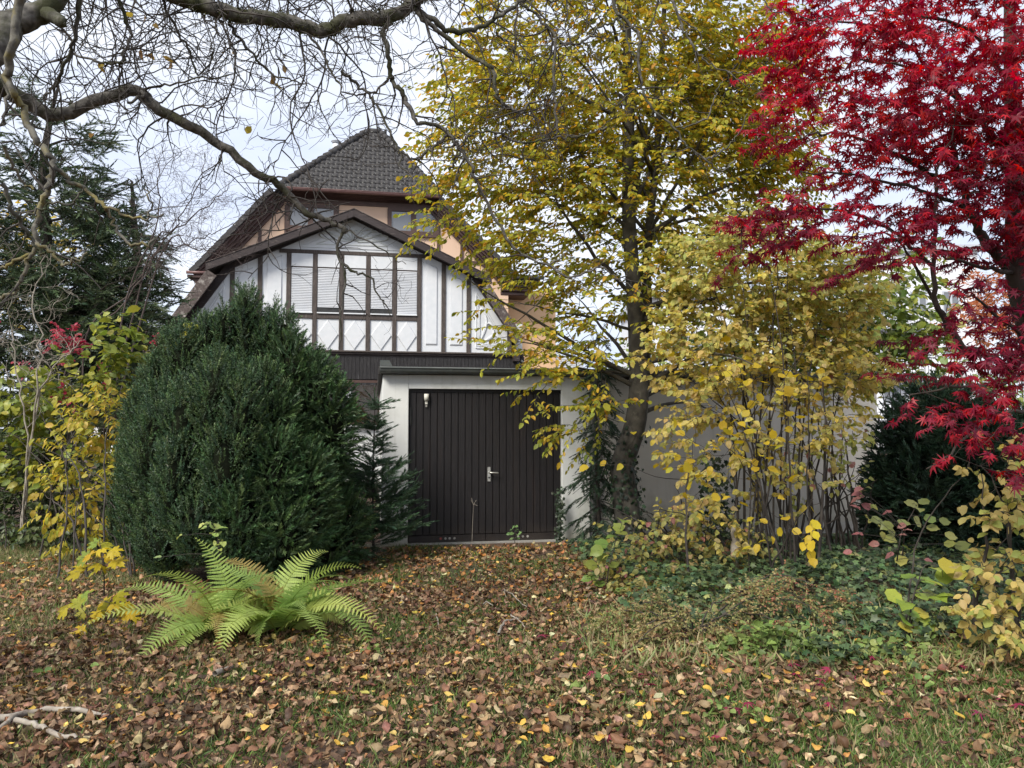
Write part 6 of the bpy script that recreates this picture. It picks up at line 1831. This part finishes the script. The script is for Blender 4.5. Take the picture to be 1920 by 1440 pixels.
PIN = pinna_template(9, .125, np.random.default_rng(3))


def frond(root, c, az, L_, el0, bend, width, tint, roll=0.0, pairs=30, twistz=0.0):
    n_ = 26
    pts = [np.array(c, float)]; el = el0; a_ = az
    for k in range(n_):
        el -= bend / n_ * (0.5 + 1.2 * k / n_); a_ += twistz / n_
        pts.append(pts[-1] + np.array([math.cos(a_) * math.cos(el), math.sin(a_) * math.cos(el), math.sin(el)]) * L_ / n_)
    pts = np.array(pts)
    pts[:, 2] = np.maximum(pts[:, 2], ground_z(pts[:, 0], pts[:, 1]) + .03)
    g = TriGeo()
    g.tube(pts, np.linspace(.0055, .0012, n_ + 1), 5, np.array(tint) * (.8, .75, .6))
    t = np.linspace(.10, .985, pairs); idx = t * n_; i0 = np.minimum(idx.astype(int), n_ - 1)
    p = pts[i0] + (pts[i0 + 1] - pts[i0]) * (idx - i0)[:, None]
    d = unit(pts[i0 + 1] - pts[i0])
    side = unit(np.cross(d, (0, 0, 1.0))); nrm = np.cross(side, d)
    cr, sr_ = math.cos(roll), math.sin(roll)
    side, nrm = side * cr + nrm * sr_, nrm * cr - side * sr_
    prof_ = width * (np.sin(np.pi * np.clip(t * .93 + .07, 0, 1) ** .62)) ** .9 + .004
    for s_ in (1, -1):
        dirp = unit(side * s_ + d * .38 + nrm * (.16) + rng.normal(0, .05, (pairs, 3)) - np.array([0, 0, .12]))
        sc_ = prof_ * rng.uniform(.92, 1.06, pairs)
        s3 = np.stack([np.full(pairs, .0) + np.maximum(sc_, .05) * .9, sc_, sc_], -1)
        ti = np.array(tint)[None] * (1 + rng.normal(0, .07, (pairs, 1))) * (1 + np.array([.25, .05, -.1]) * (t[:, None] ** 3) * .6)
        g.inst(PIN, p, frames(dirp, nrm), s3, ti)
    g.build('frond', M['fern'], root)


FT = [(0.34, 0.47, 0.12), (0.42, 0.53, 0.14), (0.29, 0.42, 0.12), (0.48, 0.55, 0.15)]
for dx, n_, ln_ in ((-.28, 20, .95), (.20, 26, 1.0)):
    c = fbase + np.array([dx, .02, .02])
    for k in range(n_):
        az = k / n_ * 2 * math.pi + rng.normal(0, .2)
        back = max(0, math.sin(az))
        front = max(0, -math.sin(az))
        frond(fern, c + rng.normal(0, .025, 3) * (1, 1, 0), az, ln_ * rng.uniform(.5, 1.1), rng.uniform(.55, 1.38) - .1 * back, rng.uniform(1.3, 2.7) - .2 * back, rng.uniform(.11, .155), FT[int(rng.integers(4))] if rng.random() > .12 else (.38, .30, .10), rng.normal(0, .4), 32, rng.normal(0, .4))
# upright fronds seen above the clump
frond(fern, fbase + (-.20, .05, 0), math.radians(125), .86, 1.35, .75, .135, FT[0], .5, 26, .8)
frond(fern, fbase + (.10, .05, 0), math.radians(60), .92, 1.4, 1.5, .14, FT[1], -.5)
frond(fern, fbase + (.12, .02, 0), math.radians(35), .95, 1.2, 1.5, .12, FT[1], .8)
frond(fern, fbase + (.15, .0, 0), math.radians(5), 1.15, .9, 1.3, .14, FT[2], .4)
frond(fern, fbase + (-.25, .0, 0), math.radians(172), 1.1, .85, 1.3, .14, FT[0], .3)
frond(fern, fbase + (-.25, -.05, 0), math.radians(215), 1.05, .75, 1.2, .14, FT[3], .2)
frond(fern, fbase + (.15, -.05, 0), math.radians(-18), 1.1, .85, 1.7, .15, FT[3], -.3)

# ------------------------------------------------------------------ small things round the fern
sapling('vine_tendril', 'pale green leafy tendril hanging above the fern against the yew', 'vine', G(420, 1150), [(415, 1100), (412, 1050), (408, 1010), (400, 985)], 6.35,
        [(378, 984), (382, 990), (392, 980), (396, 985), (404, 988), (408, 984), (398, 998), (404, 1003), (410, 1000), (417, 990), (414, 1012), (402, 1018), (408, 1022), (418, 1018), (402, 1028), (412, 1030), (396, 1036), (384, 1042), (336, 1005), (296, 1045)],
        OVAL6[:3], [(0.36, 0.44, 0.12), (0.30, 0.40, 0.14), (0.44, 0.46, 0.14)], (.055, .085), M['leaf_green'])
SD = [(0.50, 0.42, 0.035), (0.58, 0.42, 0.03), (0.40, 0.40, 0.05), (0.26, 0.32, 0.05)]
sapling('maple_seedling', 'young maple with clear yellow leaves at the yew\'s edge', 'sapling', G(195, 1125), [(195, 1080), (190, 1040), (185, 1000)], 6.8,
        [(150, 1062), (140, 1072), (185, 1060), (178, 1070), (205, 1045), (215, 1035), (190, 1030), (175, 1018), (222, 1055), (165, 1040), (200, 1020), (152, 1045)], MAPLE, SD, (.11, .16), face=.8, weights=[4, 3, 2, 1])
sapling('maple_seedling', 'low maple seedling with yellow and green leaves beside the fern', 'sapling', G(215, 1188), [(212, 1160), (205, 1130)], 6.15,
        [(155, 1115), (145, 1125), (190, 1130), (200, 1140), (215, 1135), (180, 1150), (232, 1140), (248, 1150), (262, 1165), (228, 1165), (150, 1150), (175, 1165), (242, 1140), (225, 1120)], MAPLE, SD, (.10, .14), face=.9, weights=[3, 2, 3, 3])
sapling('maple_seedling', 'yellow leaved maple seedling lowest at the litter edge', 'sapling', G(192, 1215), [(190, 1195)], 5.85,
        [(168, 1197), (188, 1192), (205, 1198), (198, 1210), (118, 1142), (122, 1135), (150, 1182), (145, 1130)], MAPLE, SD, (.09, .13), face=1.0, weights=[4, 3, 1, .5])
sapling('nettle_sprig', 'lone small green leafy weed standing before the garage door', 'plant', (float(P(966, 1015, 9.9)[0]), 9.9, 0), [(965, 1008), (965, 992)], 9.9,
        [(962, 988), (968, 987), (957, 994), (972, 994), (960, 1000), (970, 1002), (954, 1001), (975, 999), (964, 1008), (958, 1010), (971, 1009), (966, 994)], OVAL6 + MAPLE[:1], [(0.18, 0.30, 0.10), (0.12, 0.22, 0.07), (0.22, 0.34, 0.14)], (.05, .08), M['leaf_green'])
root = empty('dry_stalk', P(885, 1020, 9.95) * (1, 1, 0), 'thin dead grey weed stalk standing against the garage door', 'plant')
g = TriGeo(); dsp = smooth_line([P(885, 1020, 9.95), P(886, 985, 9.95), P(888, 945, 9.95)], 4); g.tube(dsp, np.linspace(.004, .002, len(dsp)), 5)
for x, y in ((883, 938), (893, 938), (884, 934), (890, 945), (895, 948)):
    g.tube(np.array([P(888, 947, 9.95), P((x + 888) / 2, (y + 945) / 2, 9.94), P(x, y, 9.95)]), [.002, .0016, .003], 4)
g.build('stem', M['dead_wood'], root)


def ivy_patch(name, label, pos, nrm, palette, size, cat='ivy'):
    root = empty(name, pos.mean(0) * (1, 1, 0), label, cat)
    n_ = len(pos)
    d = unit(np.cross(nrm, rand_dirs(n_)) + (0, 0, -.5))
    g = TriGeo(); w_ = rng.integers(2, size=n_); ti = tints(n_, palette, None, .25); s_ = rng.uniform(*size, n_); R_ = frames(d, unit(nrm + rng.normal(0, .35, (n_, 3))))
    for k in (0, 1):
        q_ = w_ == k; g.inst(IVY[k], pos[q_], R_[q_], s_[q_], ti[q_])
    g.build('foliage', M['ivy'], root, kind='stuff')


n_ = 230
pp = np.array([P(rng.normal(1049, 3), y, 10.42) for y in 1018 - 100 * rng.random(n_) ** 1.5]) + rng.normal(0, .02, (n_, 3))
ivy_patch('door_ivy', 'ivy strand climbing the right jamb of the garage door', pp, np.tile([0, -1, .3], (n_, 1)), [(0.02, 0.035, 0.018), (0.04, 0.06, 0.03)], (.03, .05))
n_ = 1300
k_ = rng.integers(2, 22, n_); ph = rng.uniform(0, 6.28, n_)
off = np.stack([np.cos(ph), np.sin(ph), np.zeros(n_)], -1)
pp = trunk[k_] + off * (np.interp(k_, np.arange(len(tr)), tr) + .025)[:, None] + rng.normal(0, .04, (n_, 3)); pp[:, 2] += rng.uniform(-.05, .05, n_)
ok = pp[:, 2] < 1.55 * rng.random(n_) ** .6 + .1
ivy_patch('trunk_ivy', 'dark ivy clothing the foot of the beech trunk', pp[ok], off[ok] + (0, 0, .3), [(0.020, 0.038, 0.020), (0.035, 0.058, 0.028), (0.014, 0.026, 0.014)], (.04, .07))
c_ = P(1345, 940, 8.3)
n_ = 420
pp = c_ + rng.normal(0, 1, (n_, 3)) * (.12, .12, .34) - (0, 0, .1)
ivy_patch('ivy_stump', 'ivy-wrapped dead stem among the golden bush stems', pp[pp[:, 2] > .05], unit(rng.normal(0, 1, (len(pp[pp[:, 2] > .05]), 3)) + (0, -.6, .4)), [(0.022, 0.042, 0.024), (0.040, 0.062, 0.032)], (.04, .07))
for a_, b_, dep, lab in (((1372, 1115), (1378, 985), 7.4, 'pale peeling dead stem standing in the bush in front of the wall'), ((1408, 1098), (1412, 1010), 7.6, 'shorter brown dead stem just behind the peeling one')):
    root = empty('tree_stump', P(*a_, dep) * (1, 1, 0), lab, 'stump')
    ln = gnarl(smooth_line([P(*a_, dep) * (1, 1, 0), P((a_[0] + b_[0]) / 2 + 3, (a_[1] + b_[1]) / 2, dep), P(*b_, dep)], 5), .005)
    g = TriGeo(); g.tube(ln, np.linspace(.052, .035, len(ln)) * (1 + rng.normal(0, .06, len(ln))), 9); g.build('stem', M['dead_wood'] if dep < 7.5 else M['bark_grey'], root, smooth=True)

# ------------------------------------------------------------------ ivy carpet
n_ = 25000
xy = np.stack([rng.uniform(.7, 7.5, n_), rng.uniform(4.6, 9.7, n_)], -1)
edge_ = 5.35 + .28 * np.sin(xy[:, 0] * 2.1) + .15 * np.sin(xy[:, 0] * 5) + .75 * np.clip(1.9 - xy[:, 0], 0, 2)
ok = (xy[:, 1] > edge_ + rng.normal(0, .12, n_)) & (xy[:, 0] > .95 + .25 * np.sin(xy[:, 1] * 2) + rng.normal(0, .1, n_)) & (lump(xy[:, 0] * 2, xy[:, 1] * 2, 9) > -.62)
xy = xy[ok]
hgt_ = .06 + .08 * (lump(xy[:, 0] * 2.5, xy[:, 1] * 2.5, 1) + .6) + .06 * rng.random(len(xy)) + .10 * np.clip((xy[:, 1] - 5.6), 0, 1)
pos = np.concatenate([xy, (ground_z(xy[:, 0], xy[:, 1]) + hgt_ * rng.uniform(.55, 1.0, len(xy)))[:, None]], 1)
n_ = len(pos)
root = empty('ivy_carpet', pos.mean(0) * (1, 1, 0), 'carpet of dark green ivy under the golden and tan bushes', 'ivy')
g = TriGeo(); w_ = rng.integers(2, size=n_)
ti = tints(n_, [(0.052, 0.088, 0.040), (0.078, 0.122, 0.052), (0.105, 0.150, 0.064), (0.038, 0.064, 0.032), (0.17, 0.21, 0.08), (0.28, 0.27, 0.10)], [5, 5, 4, 2.5, 1.6, .6], .25); s_ = rng.uniform(.042, .075, n_)
R_ = frames(unit(rng.normal(0, 1, (n_, 3)) * (1, 1, .25) + (0, -.3, -.25)), unit(rng.normal(0, .42, (n_, 3)) + (0, -.35, 1)))
for k in (0, 1):
    q_ = w_ == k; g.inst(IVY[k], pos[q_], R_[q_], s_[q_], ti[q_])
o = g.build('foliage', M['ivy'], root, kind='stuff')
# bright weeds at its edge
def weed_patch(name, label, cx, cy, rx, ry, n_, palette, size, h, tm):
    a_ = rng.uniform(0, 6.28, n_); r_ = np.sqrt(rng.random(n_))
    x, y = cx + rx * r_ * np.cos(a_), cy + ry * r_ * np.sin(a_)
    z = ground_z(x, y) + h * (1 - r_ ** 2) * rng.uniform(.35, 1, n_) + .02
    pos = np.stack([x, y, z], -1)
    root = empty(name, (cx, cy, 0), label, 'plant')
    st = TriGeo()
    for k in range(0, n_, 3):
        st.tube(np.array([[x[k], y[k] + .01, 0], [x[k] + rng.normal(0, .02), y[k], z[k] * .6], pos[k]]), [.003, .002, .0015], 3, (.12, .16, .05))
    st.build('stems', M['leaf_green'], root, kind='stuff')
    foliage(root, M['leaf_green'], tm, pos, frames(unit(rng.normal(0, 1, (n_, 3)) * (1, 1, .3)), unit(rng.normal(0, .4, (n_, 3)) + (0, -.3, 1))), rng.uniform(*size, n_), tints(n_, palette), min(60, n_))


wp = G(1450, 1235)
weed_patch('dead_nettle', 'fresh bright green leafy weeds at the front edge of the ivy', wp[0], wp[1], .48, .22, 340, [(0.17, 0.25, 0.065), (0.24, 0.31, 0.085), (0.13, 0.19, 0.055)], (.04, .075), .24, OVAL6 + MAPLE[:1])
wp = G(1640, 1240)
weed_patch('ground_elder', 'pale green weeds low in the ivy under the hazel sapling', wp[0], wp[1], .7, .2, 200, [(0.18, 0.25, 0.07), (0.25, 0.31, 0.09)], (.045, .075), .14, OVAL6 + MAPLE[:1])
for px, py, r_, n_, lab in ((1560, 1180, .45, 110, 'yellowish weeds straggling through the ivy behind the cotoneaster'), (1330, 1130, .5, 130, 'pale weeds and sprigs under the low straggling bush'), (1800, 1200, .45, 110, 'pale green weeds under the tan bush'), (1180, 1120, .35, 80, 'light green weeds at the path side by the beech'), (95, 1262, .12, 9, 'tiny green seedling in the brown litter near the fallen branch'), (700, 1232, .10, 8, 'tiny green seedling in the brown litter near the fern tips'), (1190, 1165, .35, 60, 'greyish weeds along the path edge below the beech'), (600, 1215, .09, 10, 'yellow-green seedling beside the lowest fern frond'), (1370, 1345, .22, 30, 'low green sprigs in the leaves near the lawn edge'),
                            (150, 1262, .08, 6, 'pair of lime green leaves among brown litter'), (1120, 1290, .12, 12, 'dark green weed in the middle of the leafy lawn'), (1730, 1290, .3, 40, 'pale green weeds at the lawn edge under the tan bush')):
    wp = G(px, py)
    weed_patch('weed', lab, wp[0], wp[1], r_, r_ * .6, n_, [(0.16, 0.26, 0.07), (0.24, 0.33, 0.09)], (.04, .07), .09, OVAL6)

# cotoneaster: arching sprays with tiny leaves
def cotoneaster():
    root = empty('cotoneaster', G(1300, 1215), 'straggly cotoneaster with tiny olive and coral leaves before the ivy', 'shrub')
    lines = [((1300, 1215, 5.75), (1250, 1160, 5.7), (1180, 1190, 5.55), (1130, 1205, 5.5)), ((1300, 1215, 5.75), (1290, 1150, 5.7), (1230, 1175, 5.5), (1180, 1225, 5.3)), ((1310, 1215, 5.75), (1330, 1140, 5.8), (1400, 1105, 5.8), (1440, 1100, 5.8)), ((1310, 1210, 5.75), (1380, 1120, 5.8), (1480, 1110, 5.7), (1550, 1155, 5.6)),
             ((1310, 1210, 5.75), (1400, 1125, 5.7), (1500, 1130, 5.6), (1570, 1170, 5.5)), ((1305, 1210, 5.7), (1320, 1170, 5.6), (1370, 1180, 5.5), (1420, 1200, 5.4)), ((1300, 1215, 5.7), (1270, 1185, 5.6), (1300, 1215, 5.4), (1330, 1240, 5.35)), ((1300, 1212, 5.75), (1220, 1150, 5.8), (1150, 1150, 5.8), (1120, 1170, 5.8)),
             ((1305, 1212, 5.75), (1260, 1140, 5.9), (1220, 1130, 5.9), (1180, 1140, 5.9)), ((1310, 1212, 5.75), (1430, 1085, 6.0), (1520, 1095, 6.0), (1600, 1140, 5.9)), ((1300, 1215, 5.75), (1210, 1200, 5.5), (1170, 1215, 5.4), (1140, 1240, 5.3)), ((1310, 1212, 5.7), (1360, 1150, 5.6), (1440, 1160, 5.5), (1490, 1190, 5.4))]
    lp, ld_, ln_ = [], [], []
    for pts in lines:
        pp_ = [P(*p) for p in pts]; pp_[0][2] = 0.02
        ln = gnarl(smooth_line(pp_, 6), .008); g = TriGeo(); g.tube(ln, np.linspace(.008, .002, len(ln)), 5); g.build('branch', M['bark_dark'], root, smooth=True)
        for _ in range(36):
            t = rng.uniform(.25, 1); i_ = min(int(t * (len(ln) - 1)), len(ln) - 2)
            d = unit(unit(ln[i_ + 1] - ln[i_]) * .8 + rng.normal(0, .6, 3))
            tw = wander(ln[i_], d, rng.uniform(.08, .2), 3, .1)
            p, a_, b_ = spray_leaves(tw, 14, side_angle=1.0); lp.append(p); ld_.append(a_); ln_.append(b_)
    lp, ld_, ln_ = map(np.concatenate, (lp, ld_, ln_)); n_ = len(lp)
    red = np.clip((lp[:, 0] - P(1400, 1100, 5.7)[0]) * .9, 0, .55)
    ti = np.where((rng.random(n_) < red)[:, None], tints(n_, [(0.46, 0.18, 0.13), (0.40, 0.16, 0.10), (0.38, 0.30, 0.12)]), tints(n_, [(0.36, 0.34, 0.14), (0.27, 0.28, 0.11), (0.45, 0.35, 0.17), (0.30, 0.20, 0.11)]))
    foliage(root, M['leaf'], OVAL4, lp, frames(ld_, ln_), rng.uniform(.018, .030, n_), ti, 0)


cotoneaster()

# ------------------------------------------------------------------ fallen branches and sticks
def stick(name, label, lines, mat='dead_wood'):
    root = empty(name, G(*lines[0][0][0]), label, 'branch')
    for pts, r0_, r1_ in lines:
        pp_ = np.array([G(x, y) for x, y in pts])
        ln = smooth_line(pp_, 5); ln[:, 2] = ground_z(ln[:, 0], ln[:, 1]) + .045 + np.linspace(.02, 0, len(ln))
        g = TriGeo(); g.tube(gnarl(ln, .003), np.linspace(r0_, r1_, len(ln)), 8); g.build('branch', M[mat], root, smooth=True)


stick('fallen_branch', 'pale bent fallen branch with a fork on the leaves at the lawn corner', [([(-60, 1362), (10, 1366), (60, 1352), (130, 1349), (205, 1357)], .022, .012), ([(28, 1364), (10, 1378), (-25, 1392)], .014, .009)])
stick('fallen_branch', 'short brown fallen branch just below the pale forked one', [([(28, 1374), (70, 1382), (110, 1396), (142, 1398)], .014, .011), ([(62, 1380), (66, 1370)], .008, .006)])
stick('fallen_twig', 'bleached forked twig lying on the leafy path', [([(935, 1202), (942, 1185), (958, 1174), (975, 1168)], .012, .006), ([(968, 1172), (985, 1188)], .006, .003), ([(958, 1166), (972, 1172)], .006, .004)])
stick('fallen_twig', 'thin crooked white twig behind the forked one on the path', [([(905, 1146), (912, 1138), (930, 1150), (936, 1156)], .006, .003), ([(945, 1116), (960, 1125), (975, 1140), (990, 1150), (985, 1166)], .006, .003), ([(945, 1116), (950, 1130), (962, 1138)], .004, .002), ([(818, 1168), (824, 1186)], .006, .005)])
stick('wood_chip', 'short pale piece of wood in the litter below the fern', [([(402, 1282), (418, 1273), (436, 1262)], .018, .012)])

# ------------------------------------------------------------------ grass
n_ = 140000
y = np.sqrt(rng.uniform(2.6 ** 2, 10.1 ** 2, n_)); x = rng.uniform(-1, 1, n_) * (.74 * y + 1.2)
dens = .72 + .55 * lump(x * 1.6, y * 1.9, 3.1) + .25 * lump(x * 4.3, y * 4.1, 6.3)
dens += .6 * np.clip((x - .1) / 1.2, 0, 1) * np.clip((5.2 - y) / 1.0, 0, 1) + .25 * np.clip((-x - 2.6) / 1, 0, 1) * np.clip((y - 5) / 1.5, 0, 1) - .45 * np.clip((y - 6.2) / 1.2, 0, 1) * (np.abs(x) < 1.2)
dens -= .25 * np.clip((-x - .3) / 1.2, 0, 1) * np.clip((5.4 - y) / .8, 0, 1)
ok = (rng.random(n_) < dens * .8) & ~((y > 5.7) & (x > 1.5)) & ~((x > -3.6) & (x < -1.6) & (y > 7.0))
x, y = x[ok], y[ok]; n_ = len(x)
blade = (np.array([(-.04, 0, 0), (.04, 0, 0), (.035, .5, .05), (-.035, .5, .05), (0, 1, .28)], float), np.array([(0, 1, 2), (0, 2, 4)]))
pos = np.stack([x, y, ground_z(x, y)], -1); nb_ = 3
pos = np.repeat(pos, nb_, 0) + rng.normal(0, .012, (n_ * nb_, 3)) * (1, 1, 0); N = len(pos)
dry = rng.random(N) < .25 + .3 * (pos[:, 0] < -2.2)
ti = np.where(dry[:, None], tints(N, [(0.36, 0.30, 0.15), (0.27, 0.21, 0.11)]), tints(N, [(0.10, 0.165, 0.04), (0.14, 0.21, 0.05), (0.08, 0.125, 0.035)]))
g = TriGeo(); g.inst(blade, pos, frames(unit(rng.normal(0, .55, (N, 3)) * (1, 1, 0) + (0, 0, .75)), rand_dirs(N)), np.stack([rng.uniform(.06, .10, N), rng.uniform(.03, .09, N), rng.uniform(.03, .08, N)], -1), ti)
o = link_obj('grass', g.mesh('grass', M['grass'])); set_props(o, 'thin patchy grass growing through the fallen leaves', 'grass', kind='stuff')

n_ = 2300
x = rng.uniform(.5, 6.0, n_); y = rng.uniform(4.9, 6.6, n_)
ok = rng.random(n_) < .55 + .5 * lump(x * 2.2, y * 2.6, 12.0); x, y = x[ok], y[ok]; n_ = len(x)
N = n_ * 4; pos = np.repeat(np.stack([x, y, ground_z(x, y) + .02], -1), 4, 0) + rng.normal(0, .015, (N, 3)) * (1, 1, 0)
ti = np.where((rng.random(N) < .55)[:, None], tints(N, [(0.38, 0.33, 0.17), (0.30, 0.25, 0.13)]), tints(N, [(0.16, 0.22, 0.07), (0.22, 0.27, 0.09)]))
g = TriGeo(); g.inst(blade, pos, frames(unit(rng.normal(0, .7, (N, 3)) * (1, 1, 0) + (0, 0, .8)), rand_dirs(N)), np.stack([rng.uniform(.03, .05, N), rng.uniform(.06, .17, N), rng.uniform(.1, .2, N)], -1), ti)
o = link_obj('dry_grass', g.mesh('dry_grass', M['grass'])); set_props(o, 'wispy dry and pale green grass stems straggling along the ivy edge', 'grass', kind='stuff')

# ------------------------------------------------------------------ fallen leaves
BROWN = [(0.165, 0.092, 0.048), (0.235, 0.140, 0.074), (0.090, 0.052, 0.030), (0.32, 0.215, 0.120), (0.18, 0.090, 0.050), (0.41, 0.30, 0.17), (0.29, 0.150, 0.058)]
OCHRE = [(0.54, 0.34, 0.06), (0.47, 0.24, 0.05), (0.58, 0.42, 0.12), (0.56, 0.47, 0.27), (0.40, 0.19, 0.055)]


def litter(n_, ymin, ymax, cap, palette, w, size, tm, zoff, rej=None):
    y = np.sqrt(rng.uniform(ymin ** 2, ymax ** 2, n_)); x = rng.uniform(-1, 1, n_) * (.74 * y + 1.3)
    dens = .76 + .42 * lump(x * 1.3, y * 1.5, 7.7) - .25 * np.clip((x - .6) / 1.5, 0, 1) * np.clip((5.0 - y) / 1.0, 0, 1) - .25 * np.clip((-x - 2.8) / 1, 0, 1) * np.clip((y - 5.5), 0, 1)
    ok = (rng.random(n_) < dens) & ~((x > 1.3) & (y > 5.8)) & ~((x > -3.8) & (x < -2.0) & (y > 7.7)) & (y < 10.05 + .18 * x)
    x, y = x[ok], y[ok]; n_ = len(x)
    pos = np.stack([x, y, ground_z(x, y) + zoff * rng.random(n_)], -1)
    return pos, tints(n_, palette, w, .2), size[0] * (size[1] / size[0]) ** (rng.random(n_) ** .85)


def lay(pos, tilt):
    n_ = len(pos)
    nr = unit(rng.normal(0, tilt, (n_, 3)) + (0, 0, 1)); d = unit(np.cross(nr, rand_dirs(n_)))
    return frames(d, nr)


DEAD_BIT = [leaf_hex(w_, d_, .2, t_) for w_, d_, t_ in ((.4, .4, .1), (.25, -.3, -.15), (.5, .2, .2))]
sets = []
pos, ti, s_ = litter(17000, 2.6, 5.2, 0, BROWN, [5, 5, 4, 3, 3, 2, 1.5], (.026, .088), None, .055); sets.append((pos, ti, s_, DEAD_BIG, .45, 'brown'))
pos, ti, s_ = litter(22000, 5.0, 7.5, 0, BROWN, [5, 5, 4, 3, 3, 2, 1.5], (.03, .086), None, .055); sets.append((pos, ti, s_, DEAD_MID, .45, 'brown'))
pos, ti, s_ = litter(15000, 6.8, 10.3, 0, BROWN + [(0.34, 0.15, 0.05)], [4, 5, 3, 3, 3, 2.5, 3, 5], (.05, .095), None, .05); sets.append((pos, ti, s_, DEAD_MID, .5, 'brown'))
pos, ti, s_ = litter(16000, 2.6, 6.2, 0, BROWN + [(.42, .30, .12)], None, (.014, .034), None, .035); sets.append((pos, ti, s_, DEAD_BIT, .6, 'bits'))
pos, ti, s_ = litter(5200, 2.6, 10.2, 0, OCHRE, [4, 3, 3, 1.5, 2], (.03, .065), None, .075); sets.append((pos, ti, s_, DEAD_FLAT, .28, 'ochre'))
pos, ti, s_ = litter(700, 2.6, 6.5, 0, [(0.20, 0.018, 0.05), (0.27, 0.03, 0.07)], None, (.05, .075), None, .085)
k = rng.random(len(pos)) < np.clip((pos[:, 0] + .1) / 1.8, 0, 1); sets.append((pos[k], ti[k], s_[k], STAR, .25, 'crimson'))
single_budget = {'brown': 190, 'ochre': 90, 'crimson': 20}
mass = TriGeo()
done = set()
for pos, ti, s_, tm, tilt, kind_ in sets:
    R_ = lay(pos, tilt); w_ = rng.integers(len(tm), size=len(pos))
    rest = np.arange(len(pos))
    if kind_ in single_budget and kind_ not in done:
        done.add(kind_)
        dist = np.linalg.norm(pos - (0, 0, CAM_H), axis=1); px = 960 + F * pos[:, 0] / pos[:, 1]
        vis = (px > 10) & (px < 1910) & (pos[:, 1] > 3.62)
        order = np.argsort(np.where(vis, -s_ / dist, 9)); one = order[:single_budget[kind_]]; rest = order[single_budget[kind_]:]
        pick = ti[one[rng.choice(len(one), min(10, len(one)), replace=False)]]; cache = {}
        for i_ in one:
            c_ = int(np.argmin(((pick - ti[i_]) ** 2).sum(1))); key = (int(w_[i_]), c_)
            if key not in cache:
                tv_, tt_ = tm[key[0]]; cache[key] = tri_mesh('fallen_leaf', tv_, tt_, np.tile(pick[c_], (len(tv_), 1)).astype(np.float32), M['litter'])
            o = link_obj('fallen_leaf', cache[key])
            m4 = np.eye(4); m4[:3, :3] = R_[i_] * s_[i_]; m4[:3, 3] = pos[i_] + (0, 0, .012); o.matrix_basis = Matrix(m4.tolist())
            rgb = pick[c_]; y_ = pos[i_][1]; x_ = px[i_]
            tone = {'crimson': 'crimson star-shaped', 'ochre': 'pale straw yellow' if rgb[2] > .16 else 'orange ochre' if rgb[1] < .6 * rgb[0] else 'golden yellow',
                    'brown': 'light tan' if rgb[0] > .33 else 'dark chocolate brown' if rgb[0] < .14 else 'russet brown' if rgb[0] / rgb[2] > 3.2 else 'greyish brown'}[kind_]
            row = 'at the very front of the lawn' if y_ < 4.1 else 'a step into the lawn' if y_ < 4.7 else 'towards the middle of the lawn'
            by = 'near the fallen branch' if x_ < 330 else 'below the fern' if x_ < 720 else 'below the path' if x_ < 1130 else 'below the cotoneaster' if x_ < 1500 else 'below the ivy'
            set_props(o, tone + ' fallen leaf ' + row + ', ' + by, 'fallen leaf', {'brown': 'brown leaves fallen in the foreground', 'ochre': 'ochre leaves fallen in the foreground', 'crimson': 'crimson maple leaves fallen on the lawn'}[kind_])
    tm = DEAD_NEAR if tm is DEAD_BIG else tm
    for k in range(len(tm)):
        q_ = rest[w_[rest] == k]; mass.inst(tm[k], pos[q_], R_[q_], s_[q_], ti[q_], None, .2)
o = link_obj('leaf_litter', mass.mesh('leaf_litter', M['litter'])); set_props(o, 'thick litter of brown and ochre fallen leaves covering the ground', 'leaves', kind='stuff')
print('LEAVES', NL, 'TRIS', sum(len(m.polygons) for m in bpy.data.meshes))
